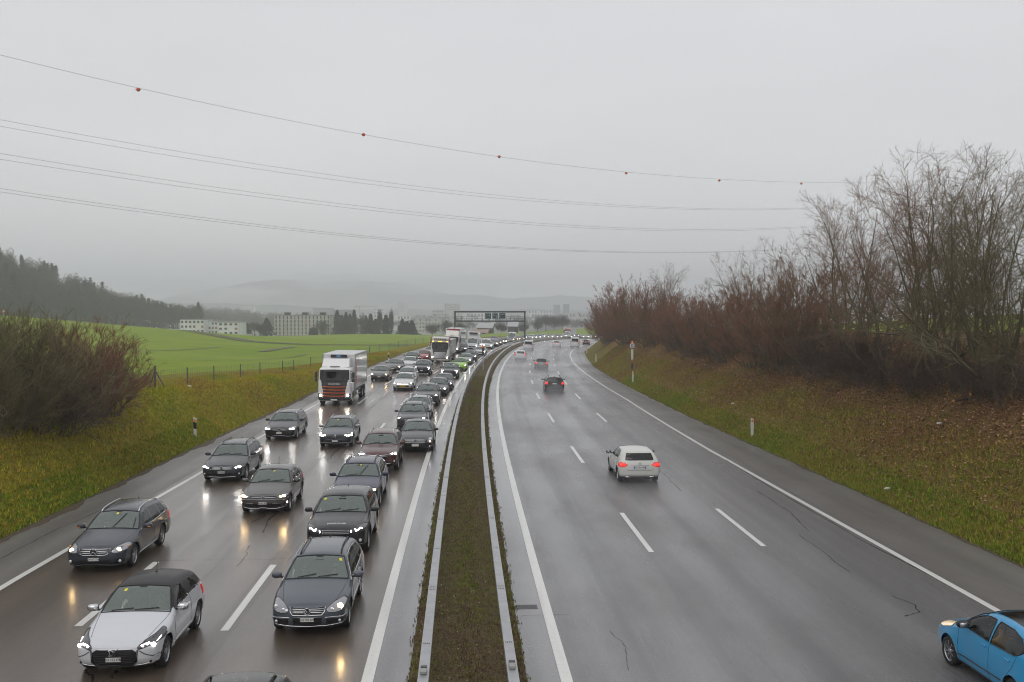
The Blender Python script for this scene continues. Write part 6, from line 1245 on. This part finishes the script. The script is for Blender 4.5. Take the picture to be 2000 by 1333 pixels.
def child(P, rr, per, g, t0, t1, spread, lf, rf):
    m, k, _ = P.shape; idx = np.repeat(np.arange(m), per); t = g.uniform(t0, t1, len(idx)); f = t*(k-1); i = np.minimum(f.astype(int), k-2); w = (f-i)[:, None]
    p = P[idx, i]*(1-w)+P[idx, i+1]*w; d = unit(P[idx, i+1]-P[idx, i]); rd = unit(g.normal(0, 1, (len(idx), 3))); rd = unit(rd-(rd*d).sum(1, keepdims=True)*d); sp = g.uniform(.55, 1.25, len(idx))*spread
    dd = unit(d*np.cos(sp)[:, None]+rd*np.sin(sp)[:, None]); L = np.linalg.norm(np.diff(P, axis=1), axis=2).sum(1)[idx]; r = rr[idx, i]
    return p, dd, L*lf*(1.15-.6*t)*g.uniform(.6, 1.25, len(idx)), np.minimum(r*rf, r)
def bare_tree(name, label, cat, h, stems, lean, seed, bark, twig, loc=(0, 0, 0), per=(9, 7, 5), r0=.09, group='bare shrubs and trees on the right bank', fat=1., base=.5, t0=.22, wob=.10, sp=.62, lf=(.50, .46, .5), dome=False):
    g = np.random.default_rng(seed); an = g.uniform(0, 2*PI, stems); ti = np.abs(g.normal(0, lean, stems))+lean*.25
    D = np.stack([np.sin(ti)*np.cos(an), np.sin(ti)*np.sin(an), np.cos(ti)], 1); P0 = np.stack([np.cos(an), np.sin(an), 0*an-.25], 1)*np.array([base, base, 1])*g.uniform(.2, 1, stems)[:, None]; P0[:, 2] = -.3
    L = h*(g.uniform(.72, 1.02, stems) if not dome else g.uniform(.86, 1., stems)*(1-.22*np.minimum(ti, 1.1))); R0 = r0*g.uniform(.6, 1.1, stems)
    A, ra = branches(P0, D, L, R0, R0*.18, 9, g, .05, wob); mt = MB(); tubes(mt, A, ra, 6)
    p, d, l, r = child(A, ra, per[0], g, t0, .97, sp, lf[0], .48); B_, rb = branches(p, d, l, r, r*.22, 6, g, .045, wob*1.3); tubes(mt, B_, rb, 4)
    mc = MB(); p, d, l, r = child(B_, rb, per[1], g, .12, 1., sp, lf[1], .5); r = np.maximum(r, .008*fat); C_, rc = branches(p, d, l, r, r*.45, 4, g, .03, wob*1.5); tubes(mc, C_, rc, 3)
    p, d, l, r = child(C_, rc, per[2], g, .1, 1., sp, lf[2], .7); r = np.maximum(r, .0055*fat); E2, re = branches(p, d, np.maximum(l, .22), r, r*.5, 3, g, .02, wob*1.5); tubes(mc, E2, re, 3)
    root = empty(name, loc, 0, label, cat, group); root['_k'] = float(np.percentile(E2[..., 2], 99.6)); mt.obj('trunk', bark, root); mc.obj('crown', twig, root); return root
def put(o, px, py, sgn, top=500., rz=0., sz=1., dz=0.):
    """stand the plant on the verge seen at a pixel, as tall as the photograph shows it"""
    p, s, u = bankpt(px, py, sgn); sc = (at(px, top, p[1])[2]-p[2])/o['_k']; o.location = p+np.array([0, 0, dz]); o.rotation_euler = (0, 0, rz); o.scale = (sc, sc, sc*sz); return p
def dup_tree(src, label, twig=None, group=None):
    o = copy_tree(src); tag(o, label, None, group)
    if twig:
        for c in o.children:
            if c.name.startswith('crown'): c.material_slots[0].link = 'OBJECT'; c.material_slots[0].material = twig
    return o
# prototypes
TALL = bare_tree('bare_tree', 'tallest bare multi-stemmed tree in front of the upper field, right of the hedge', 'tree', 11.5, 8, .26, 3, M_BK, M_TW, per=(12, 8, 5), r0=.11, fat=1.3, sp=.78)
put(TALL, 1860, 740, 1, 292, .3)
TALL2 = bare_tree('bare_tree', 'broad bare tree left of the tallest tree, its crown touching the power cable', 'tree', 10.8, 9, .36, 5, M_BK, M_TW, per=(11, 8, 5), r0=.09, fat=1.3, sp=.78); put(TALL2, 1735, 742, 1, 318, 1.)
SHR = bare_tree('bare_shrub', 'dense red-brown shrub mid-way along the right hedge', 'shrub', 6.0, 36, .5, 7, M_BK, M_TWR, per=(9, 7, 5), r0=.032, fat=1.15, sp=.5, lf=(.38, .42, .5), wob=.07, dome=True, base=1.2, t0=.10); put(SHR, 1480, 712, 1, 560, .4)
SHR2 = bare_tree('bare_shrub', 'rounded brown shrub nearest the road bend', 'shrub', 7.0, 46, .46, 8, M_BK, M_TWR, per=(9, 6, 5), r0=.035, fat=1.5, sp=.42, lf=(.34, .42, .5), wob=.06, dome=True, base=1.4, t0=.08); put(SHR2, 1200, 664, 1, 572, .4)
SCR = bare_tree('bare_shrub', 'low dark thicket at the foot of the tallest tree', 'shrub', 3.6, 24, .62, 9, M_BK, M_TWD, per=(9, 6, 5), r0=.028, fat=1.25, base=1.3, t0=.05); put(SCR, 1850, 770, 1, 695, .2)
for src, px, py, sc, sz, rz, tw, lab in (
  (TALL, 1945, 760, 310, 1.02, 2.1, M_TWG, 'bare tree right of the tallest tree, partly cut by the picture edge'), (TALL2, 1990, 745, 385, .95, 3.3, M_TWG, 'olive-twigged bare tree at the right picture edge'), (TALL, 1795, 735, 298, 1., 4.0, M_TW, 'slender bare tree between the tallest and the broad bare tree'),
  (TALL, 1660, 728, 362, 1.0, 5.2, M_TW, 'bare tree with arching limbs at the left end of the tall group'), (TALL2, 1590, 722, 402, .95, .7, M_TW, 'bare tree leaning over the hedge beside the tall group'), (TALL, 1915, 735, 300, 1.0, .9, M_TWG, 'bare tree just behind and right of the tallest tree'),
  (TALL2, 1445, 688, 468, 1.0, 2.4, M_TW, 'lone thin bare tree rising above the middle of the hedge'), (TALL, 1304, 664, 515, 1.0, 1.7, M_TW, 'single thin bare tree standing above the far hedge'),
  (SCR, 1192, 670, 628, 1., 2.2, M_TWR, 'low brown thicket at the very bend of the road'), (SHR, 1222, 671, 592, 1., .7, M_TWR, 'brown bush in front of the tall rounded shrubs'), (SHR, 1262, 677, 596, 1., 3.3, M_TW, 'dull brown bush in front of the single thin tree'), (SHR, 1312, 685, 600, 1., 4.7, M_TWR, 'brown bush right below the rusty shrub'), (SHR2, 1188, 668, 588, 1., 5.9, M_TWR, 'outermost brown shrub leaning toward the road bend'), (SHR, 1350, 692, 610, 1., 5.5, M_TWD, 'dark bush at the foot of the rusty shrubs'),
  (SHR2, 1238, 666, 545, 1.0, 1.5, M_TWR, 'tall rounded brown shrub second from the road bend'), (SHR2, 1284, 672, 556, 1.0, 2.6, M_TWR, 'brown shrub below the single thin tree'), (SHR2, 1330, 680, 572, 1.0, 3.9, M_TWR, 'rusty brown shrub right of the single thin tree'),
  (SHR, 1368, 692, 572, .95, 1.1, M_TWR, 'rusty shrub left of the lone thin tree'), (SHR, 1425, 702, 562, 1., 2.2, M_TW, 'brown shrub at the foot of the lone thin tree'), (SHR2, 1535, 715, 505, 1.0, 5.0, M_TW, 'tall brown shrub between hedge and tall trees'), (SHR, 1560, 728, 560, .9, 3.1, M_TWR, 'red-brown shrub in front of the leaning bare tree'),
  (SHR, 1620, 735, 625, .9, 4.2, M_TWD, 'dark shrub below the arching bare tree'), (SHR, 1690, 745, 640, .85, 5.1, M_TWD, 'dark shrub below the broad bare tree'), (SCR, 1600, 740, 650, 1., 1.3, M_TWD, 'low dark thicket below the leaning tree'), (SCR, 1670, 752, 655, 1., 2.5, M_TWD, 'low dark thicket below the arching tree'),
  (SCR, 1735, 760, 685, 1., 3.6, M_TWD, 'low dark thicket below the broad tree'), (SCR, 1795, 770, 690, 1., 4.4, M_TWD, 'low dark thicket left of the tallest tree trunk'), (SCR, 1915, 782, 700, 1., 5.3, M_TWD, 'low dark thicket right of the tallest tree trunk'), (SCR, 1975, 790, 700, 1.05, .6, M_TWD, 'low dark thicket at the right picture edge'),
  (SHR, 1960, 765, 650, 1., 1.9, M_TWG, 'olive shrub below the tree at the right picture edge'), (SHR, 1790, 752, 655, .9, .2, M_TW, 'brown shrub between the dark thickets and the tall trees'), (SCR, 1510, 725, 640, 1., .9, M_TWD, 'dark low thicket right of the mid-hedge shrub'), (SCR, 1400, 705, 630, .9, 2.9, M_TWD, 'dark low thicket left of the mid-hedge shrub')):
    put(dup_tree(src, lab, tw), px, py, 1, sc, rz, sz)
LG = 'bare bushes on the left bank'
LB = bare_tree('bare_shrub', 'big red-brown bush on the left bank', 'shrub', 5.0, 40, .58, 21, M_BK, M_TWR, per=(10, 7, 5), r0=.03, fat=1.0, sp=.55, wob=.08, dome=True, base=1.1, t0=.08, group=LG); put(LB, 142, 824, -1, 622, .3)
for src, px, py, sc, rz, tw, lab in ((LB, 55, 835, 610, 2.0, M_TWG, 'olive-brown bush left of the big red-brown bush'), (LB, 206, 806, 662, 3.3, M_TW, 'smaller bush at the right end of the left bushes'), (LB, -25, 840, 600, 4.0, M_TWG, 'bush cut by the left picture edge'), (SCR, 110, 845, 730, 1.0, M_TWD, 'low dark thicket below the left bushes')):
    put(dup_tree(src, lab, tw, LG), px, py, -1, sc, rz)
# cut branches lying on the right bank with pale orange ends
p0, s0, u0 = bankpt(1890, 820, 1); M_CUT = mat('cut_wood', (.55, .24, .07), .7)
for n, (px, py, dx, dz, lab) in enumerate(((1870, 800, 1.2, .7, 'cut branch stub with an orange end pointing up'), (1898, 787, 2.0, .3, 'long cut branch with an orange end lying on the dark thicket'), (1925, 775, 1.5, .9, 'thin cut branch leaning on the thicket'))):
    q, _, _ = bankpt(px, py, 1); r0 = empty('cut_branch', q, .4*n, lab, 'branch', 'cut branches'); e = np.array([-.2, -.1, .35]); f = np.array([dx, .4, .15+dz*.2])
    MB().tube([e, (e+f)/2+np.array([0, 0, .1]), f], [.05, .045, .02], 6).obj('stem', M_TWD, r0); MB().tube([e-np.array([.03, .01, 0]), e+np.array([.005, 0, 0])], .058, 8).obj('cut_end', M_CUT, r0)
# ------------------------------------------------------------------ grass tufts, dead leaves (uncountable)
def tufts(name, s0, s1, sgn, w0, w1, n, h, cols, zf, seed, blades=4):
    g = np.random.default_rng(seed); s = s0+(s1-s0)*g.random(n)**1.6; up = w0+(w1-w0)*g.random(n); u = (LE(s)-up) if sgn < 0 else (RE(s)+up) if sgn > 0 else (g.random(n)*2-1)*1.17
    P = road(s, u); P[:, 2] = zf(s, up) if sgn else P[:, 2]+.11*np.clip(1-np.abs(u)/1.25, 0, 1)
    N_ = n*blades; P = np.repeat(P, blades, 0)+np.concatenate([g.normal(0, .06, (N_, 2)), np.zeros((N_, 1))], 1); an = g.uniform(0, 2*PI, N_); hh = h*g.uniform(.4, 1.3, N_); wd = .012+.012*g.random(N_); ln = hh*g.uniform(.3, 1.1, N_)
    sd = np.stack([-np.sin(an), np.cos(an), 0*an], 1)*wd[:, None]; tip = np.stack([np.cos(an)*ln, np.sin(an)*ln, hh], 1); V = np.stack([P-sd, P+sd, P+tip], 1).reshape(-1, 3); V[0::3, 2] -= .03; V[1::3, 2] -= .03
    c = np.array(cols); field = .5+.5*np.sin(s*.37+3*np.sin(u*.31))*np.sin(u*.7+s*.11+seed); ci = np.clip((field*.6+g.random(n)*.5)*len(c), 0, len(c)-.01).astype(int); col = np.repeat(c[ci]*g.uniform(.7, 1.3, (n, 1)), blades*3, 0); col = np.concatenate([col, np.ones((len(col), 1))], 1)
    m = mat(name+'_blades', rough=.8, spec=.04); t = NT(m); a = t.n('Attribute'); a.attribute_name = 'tint'; t.l(a.outputs[0], t.b.inputs['Base Color'])
    i = np.arange(N_)*3; return tag(MB().add(V, np.stack([i, i+1, i+2], 1), col=col).obj(name, m), kind='stuff')
CG = [(.14, .20, .014), (.26, .29, .02), (.38, .33, .026), (.38, .28, .045), (.26, .17, .04)]
tufts('grass', 16, 150, -1, .0, 8.5, 80000, .115, CG, left_z, 1); tufts('grass', 16, 60, -1, -.05, 1.2, 9000, .10, [(.12, .21, .015), (.17, .25, .02), (.21, .24, .025)], left_z, 2)
tufts('grass', 16, 150, 1, .0, 3.6, 34000, .11, [(.14, .19, .02), (.24, .24, .03), (.28, .22, .045), (.28, .18, .055), (.20, .12, .045)], right_z, 3)
tufts('grass', 16, 150, 1, 2.0, 9.5, 32000, .095, [(.15, .19, .022), (.24, .20, .04), (.28, .17, .06), (.25, .14, .06), (.19, .11, .052)], right_z, 8); tufts('grass', 16, 110, 1, -.05, 1.3, 16000, .10, [(.13, .22, .015), (.19, .26, .02), (.23, .25, .025)], right_z, 4)
tufts('moss', 9, 110, 0, 0, 0, 36000, .055, [(.12, .15, .022), (.15, .12, .058), (.15, .185, .026), (.17, .115, .068), (.12, .085, .052)], None, 5, 5)
def leaves(name, n, seed, s0, s1, mode, cols):
    g = np.random.default_rng(seed); s = s0+(s1-s0)*g.random(n)**1.5
    if mode == 'r': up = np.clip(1+8*g.random(n)**.7+g.normal(0, .6, n), .6, 10); P = road(s, RE(s)+up); P[:, 2] = right_z(s, up)+.05
    else: u = (g.random(n)*2-1)*1.1; P = road(s, u, .11)
    an = g.uniform(0, 2*PI, n); a = (.035+.035*g.random(n))*(1. if mode == 'r' else .45); tl = g.normal(0, .35, (n, 2)); X = np.stack([np.cos(an), np.sin(an), tl[:, 0]], 1)*a[:, None]; Y = np.stack([-np.sin(an), np.cos(an), tl[:, 1]], 1)*a[:, None]*.7
    V = np.stack([P-X, P+Y, P+X, P-Y], 1).reshape(-1, 3); V[:, 2] += .01; c = np.array(cols)[g.integers(0, len(cols), n)]*g.uniform(.6, 1.3, (n, 1)); col = np.repeat(np.concatenate([c, np.ones((n, 1))], 1), 4, 0)
    m = mat(name+'_mat', rough=.6); t = NT(m); q = t.n('Attribute'); q.attribute_name = 'tint'; t.l(q.outputs[0], t.b.inputs['Base Color']); i = np.arange(n)*4
    return tag(MB().add(V, np.stack([i, i+1, i+2, i+3], 1), col=col).obj(name, m), kind='stuff')
leaves('fallen_leaves', 64000, 6, 18, 95, 'r', [(.30, .155, .072), (.23, .11, .055), (.38, .23, .12), (.16, .085, .05)]); leaves('fallen_leaves', 2200, 7, 14, 70, 'm', [(.16, .08, .035), (.25, .20, .14), (.10, .06, .03)])
# ------------------------------------------------------------------ litter on the verges
M_LIT = mat('white_litter', (.62, .62, .60), .5)
for px, py, sgn, lab in ((1431, 791, 1, 'white scrap of litter on the middle of the right bank'), (1733, 959, 1, 'crumpled white bottle near the foot of the right bank'), (1835, 831, 1, 'pale scrap below the cut branches'), (160, 821, -1, 'pale curled litter below the left bushes'), (371, 757, -1, 'small white scrap under the field fence')):
    q, s, u = bankpt(px, py, sgn); g = np.random.default_rng(px); V = g.normal(0, 1, (14, 3)); V = unit(V)*np.array([.13, .08, .05])*g.uniform(.6, 1.2, (14, 1)); m = MB().ell((0, 0, .07), (.14, .07, .05), 9, 6); m.V[0] = m.V[0]+g.normal(0, .012, m.V[0].shape); o = m.obj('litter', M_LIT); o.location = q; tag(o, lab, 'litter', 'scraps of litter')
# ------------------------------------------------------------------ leafy and coniferous trees farther off
M_CON = barkmat('conifer_needles', (.006, .013, .008), (.014, .024, .013)); M_FTW = barkmat('far_twigs', (.034, .025, .022), (.054, .040, .034)); M_TRK = mat('trunk_dark', (.03, .024, .018), .9)
def crown(mb, c, r, n, g, size, kind, flat=.25):
    """many small leaf-sized triangles through a crown volume"""
    if kind == 'con':
        t = g.random(n)**.75; an = g.uniform(0, 2*PI, n); ph = g.uniform(0, 6, 3); rad = (1-t)**.8*r[0]*(.25+.75*g.random(n)**.6)*(.75+.3*np.sin(an*2+ph[0]+t*5)+.25*np.sin(an*3+ph[1]-t*17)+.12*np.sin(t*29+ph[2])); P = np.stack([np.cos(an)*rad, np.sin(an)*rad, t*r[2]-rad*.25], 1)
    else:
        v = unit(g.normal(0, 1, (n, 3)))*(g.random((n, 1))**.45); cl = unit(g.normal(0, 1, (10, 3)))*.75; k = g.integers(0, 10, n); P = (v*.55+cl[k]*.55)*np.array(r); P[:, 2] += r[2]
    a = g.normal(0, 1, (n, 3)); a = unit(a*np.array([1, 1, flat if kind == 'con' else 1.4]))*size*g.uniform(.5, 1.4, (n, 1)); b = unit(np.cross(a, g.normal(0, 1, (n, 3))))*size*(.55 if kind == 'con' else .16)
    V = np.stack([P-a, P+a, P+b], 1).reshape(-1, 3)+np.array(c); i = np.arange(n)*3; mb.add(V, np.stack([i, i+1, i+2], 1))
def far_tree(name, label, px, pyb, pyt, Y, wpx, kind, group, n=900, size=None):
    b = at(px, pyb, Y); h = (pyb-pyt)*Y/FPX; w = wpx*Y/FPX/2*(1.45 if kind == 'con' else 1.1); g = np.random.default_rng(int(px*7+Y)); root = empty(name, b, 0, label, 'tree', group)
    MB().tube([(0, 0, -1.5), (0, 0, h*.35), (.1, 0, h*.8)], [h*.022+.05, h*.016+.04, .03], 6).obj('trunk', M_TRK, root); m = MB()
    if kind == 'con': crown(m, (0, 0, h*.06), (w, w, h*.94), n, g, size or .55, 'con')
    else: crown(m, (0, 0, h*.08), (w, w, h*.48), n, g, size or .8, 'dec')
    m.obj('crown', M_CON if kind == 'con' else M_FTW, root); return root
GT = 'trees in front of the hazy city'
for px, pb, pt, Y, w, k, lab in ((659, 660, 607, 520, 26, 'con', 'dark conifer directly right of the apartment block'), (676, 659, 611, 500, 22, 'con', 'second dark conifer right of the apartment block'), (692, 659, 606, 530, 20, 'con', 'tallest dark conifer of the group behind the lorry'), (706, 659, 609, 520, 22, 'dec', 'bare tree left of the round dark conifer'),
  (668, 660, 616, 540, 24, 'con', 'shorter conifer between the first two dark conifers'), (684, 660, 614, 545, 22, 'con', 'conifer filling the gap before the tallest one'), (715, 660, 618, 540, 24, 'con', 'dark conifer behind the bare tree by the round one'), (734, 660, 624, 510, 22, 'con', 'small conifer between the round one and the poplars'), (795, 658, 628, 480, 22, 'con', 'dark bushy conifer between the two low ones'),
  (724, 659, 614, 500, 26, 'con', 'round dark conifer left of the poplars'), (742, 660, 601, 480, 11, 'dec', 'slim bare poplar, left one of the pair'), (764, 660, 600, 490, 11, 'dec', 'slim bare poplar, right one of the pair'), (754, 660, 616, 480, 24, 'con', 'brownish conifer between the two poplars'), (786, 657, 624, 470, 20, 'con', 'dark small conifer right of the poplars'),
  (805, 657, 627, 460, 26, 'con', 'low broad conifer beside the small conifer'), (480, 652, 630, 500, 22, 'con', 'dark tree right of the white terrace'), (497, 655, 630, 510, 34, 'dec', 'bare tree left of the long apartment block'), (521, 657, 622, 505, 30, 'con', 'dark tree touching the left end of the apartment block'), (512, 657, 634, 470, 26, 'dec', 'bare bush in front of the dark tree by the apartment block'),
  (630, 664, 624, 470, 38, 'dec', 'bare tree in front of the right end of the apartment block'), (612, 664, 640, 460, 22, 'dec', 'small bare tree in front of the apartment block'), (845, 657, 630, 480, 34, 'dec', 'bare bush left of the gantry'), (872, 657, 626, 490, 34, 'dec', 'bare bush behind the left gantry post'), (900, 655, 632, 470, 26, 'dec', 'bare bush left of the timber barn'),
  (1050, 648, 618, 540, 26, 'dec', 'bare tree left end of the copse on the green hill'), (1066, 646, 616, 550, 28, 'dec', 'bare tree second in the copse on the green hill'), (1082, 645, 615, 555, 30, 'dec', 'broad bare tree in the middle of the hill copse'), (1098, 643, 613, 560, 32, 'dec', 'tall bare tree at the right end of the hill copse'), (980, 652, 632, 480, 30, 'dec', 'bare tree between the two barns'), (1022, 650, 634, 480, 24, 'dec', 'bare bush right of the small barn')):
    far_tree('conifer_tree' if k == 'con' else 'bare_tree', lab, px, pb, pt, Y, w, k, GT, 2300 if k == 'con' else 1300, .62 if k == 'con' else .8)
# wooded hill on the left: one mass of trees on rising ground
prof = [(-250, 415), (-60, 452), (0, 466), (50, 481), (100, 504), (170, 529), (230, 555), (300, 572), (360, 590), (397, 603)]; basep = [(-250, 610), (0, 614), (200, 629), (320, 634), (397, 634)]
g = np.random.default_rng(77); mc, mk, mt = MB(), MB(), MB()
Yf = lambda px: np.interp(px, [-250, 0, 397], [430, 460, 640])
hx = np.linspace(-250, 400, 40); rows = []
for f in np.linspace(0, 1, 8):
    rows.append(np.array([at(x, np.interp(x, *zip(*basep))+6-f*max(0, (np.interp(x, *zip(*basep))-np.interp(x, *zip(*prof)))-20*FPX/(Yf(x)+f*110)), Yf(x)+f*110) for x in hx]))
V = np.concatenate(rows); i = np.arange(7); j = np.arange(39); a = (i[:, None]*40+j).ravel(); tag(MB().add(V, np.stack([a, a+1, a+41, a+40], 1)).obj('hills', M_HILL, None, True), kind='structure')
for n in range(620):
    x = g.uniform(-250, 397); f = g.random(); i0 = f*7; k = min(int(i0), 6); P = rows[k]*(1-(i0-k))+rows[k+1]*(i0-k); c = np.array([np.interp(x, hx, P[:, q]) for q in range(3)]); h = g.uniform(14, 21)*(1 if x < 300 else .8)
    if g.random() < (.07 if f < .7 else .22): crown(mk, c, (h*.24, h*.24, h*1.05), 330, g, 1.0, 'con')
    else: crown(mc, c+np.array([0, 0, h*.12]), (h*.26, h*.26, h*.46), 300, g, 1.5, 'dec'); mt.tube([c-np.array([0, 0, 1]), c+np.array([0, 0, h*.6])], [.2, .1], 4)
W_ = mc.obj('far_wood', M_FTW); tag(W_, kind='stuff'); tag(mk.obj('far_wood', M_CON), kind='stuff'); tag(mt.obj('far_wood', M_TRK), kind='stuff')
# hazy wood on the slope beyond
mc = MB()
for n in range(260):
    x = g.uniform(395, 640); Y = g.uniform(900, 1300); yb = np.interp(x, [395, 530, 640], [640, 652, 655])-(Y-900)*.055; c = at(x, yb, Y); h = g.uniform(12, 18); crown(mc, c, (h*.4, h*.4, h*.5), 90, g, 2.4, 'dec')
tag(mc.obj('far_wood', M_FTW), kind='stuff')
for x0, x1, Y, n, yb in ((640, 1180, 1000, 200, 640), (640, 1180, 1600, 200, 626)):
    mc = MB()
    for q in range(n): c = at(g.uniform(x0, x1), yb+g.uniform(-4, 3), Y*g.uniform(.85, 1.2)); h = g.uniform(6, 11); crown(mc, c, (h*.55, h*.55, h*.45), 60, g, 2.2, 'dec')
    tag(mc.obj('far_wood', M_FTW), kind='stuff')
# ------------------------------------------------------------------ rainy haze and spray
def air(name, dens, col, box=None, ell=None, rz=0.):
    m = bpy.data.materials.new(name); m.use_nodes = True; t = m.node_tree; t.nodes.clear(); o = t.nodes.new('ShaderNodeOutputMaterial'); v = t.nodes.new('ShaderNodeVolumePrincipled')
    v.inputs['Color'].default_value = (*col, 1); v.inputs['Density'].default_value = dens; v.inputs['Anisotropy'].default_value = .2; t.links.new(v.outputs[0], o.inputs['Volume'])
    mb = MB()
    if box: mb.box(*box)
    else: mb.ell((0, 0, 0), ell[1], 16, 10)
    ob = mb.obj(name, m)
    if ell: ob.location = ell[0]; ob.rotation_euler = (0, 0, rz)
    return tag(ob, kind='stuff')
HAZE = air('haze', 0.00057, (.93, .945, .985), box=((0, 2150, 60), (7600, 4900, 172)))

def wisp(loc, r, dens):
    o = air('low_cloud', dens, (.97, .98, 1.), ell=(tuple(loc), r)); m = o.data.materials[0]; t = m.node_tree; N_ = t.nodes; L_ = t.links.new
    tc_ = N_.new('ShaderNodeTexCoord'); mp_ = N_.new('ShaderNodeMapping'); mp_.inputs['Scale'].default_value = [1/q for q in r]; L_(tc_.outputs['Object'], mp_.inputs[0])
    ln = N_.new('ShaderNodeVectorMath'); ln.operation = 'LENGTH'; L_(mp_.outputs[0], ln.inputs[0]); nz = N_.new('ShaderNodeTexNoise'); nz.inputs['Scale'].default_value = 2.2; nz.inputs['Detail'].default_value = 3; L_(mp_.outputs[0], nz.inputs['Vector'])
    mr = N_.new('ShaderNodeMapRange'); mr.inputs[1].default_value = 1.; mr.inputs[2].default_value = .15; mr.inputs[3].default_value = 0; mr.inputs[4].default_value = dens; L_(ln.outputs['Value'], mr.inputs[0])
    mr2 = N_.new('ShaderNodeMapRange'); mr2.inputs[1].default_value = .38; mr2.inputs[2].default_value = .62; L_(nz.outputs[0], mr2.inputs[0])
    mu = N_.new('ShaderNodeMath'); mu.operation = 'MULTIPLY'; L_(mr.outputs[0], mu.inputs[0]); L_(mr2.outputs[0], mu.inputs[1]); v = [q for q in N_ if q.type == 'PRINCIPLED_VOLUME'][0]; L_(mu.outputs[0], v.inputs['Density'])
for px_, py_, Y_, w_, h_, d_ in ((450, 574, 3300, 260, 44, .011), (640, 548, 3350, 200, 46, .012), (330, 560, 3250, 240, 40, .008), (860, 556, 3350, 420, 50, .010)):
    q_ = at(px_, py_, Y_); k_ = Y_/FPX; wisp(q_, (w_*k_*.5, 240, h_*k_*.5), d_)
for n_, (k_, s_, u_, w_, l_, h_, d_) in enumerate((('black estate', *ground(1081, 764), 1.15, 3.2, .75, .20), ('green-silver saloon', *ground(1057, 722), 1.15, 4., .75, .13), ('white estate', *ground(1016, 704), 1.2, 5., .8, .16), ('white van', *ground(1031, 684), 1.2, 6., 1., .13), ('white saloon', *ground(1086.5, 679), 1.2, 6., .9, .11), ('minibus', *ground(1122, 680), 1.2, 6., .9, .11), ('white hatchback', *ground(1243, 942), 1.0, 1.8, .45, .05))):
    air('spray', d_, (.97, .98, 1.), ell=(tuple(road(s_-.6, u_, .25)), (w_, l_, h_)), rz=-heading(s_))
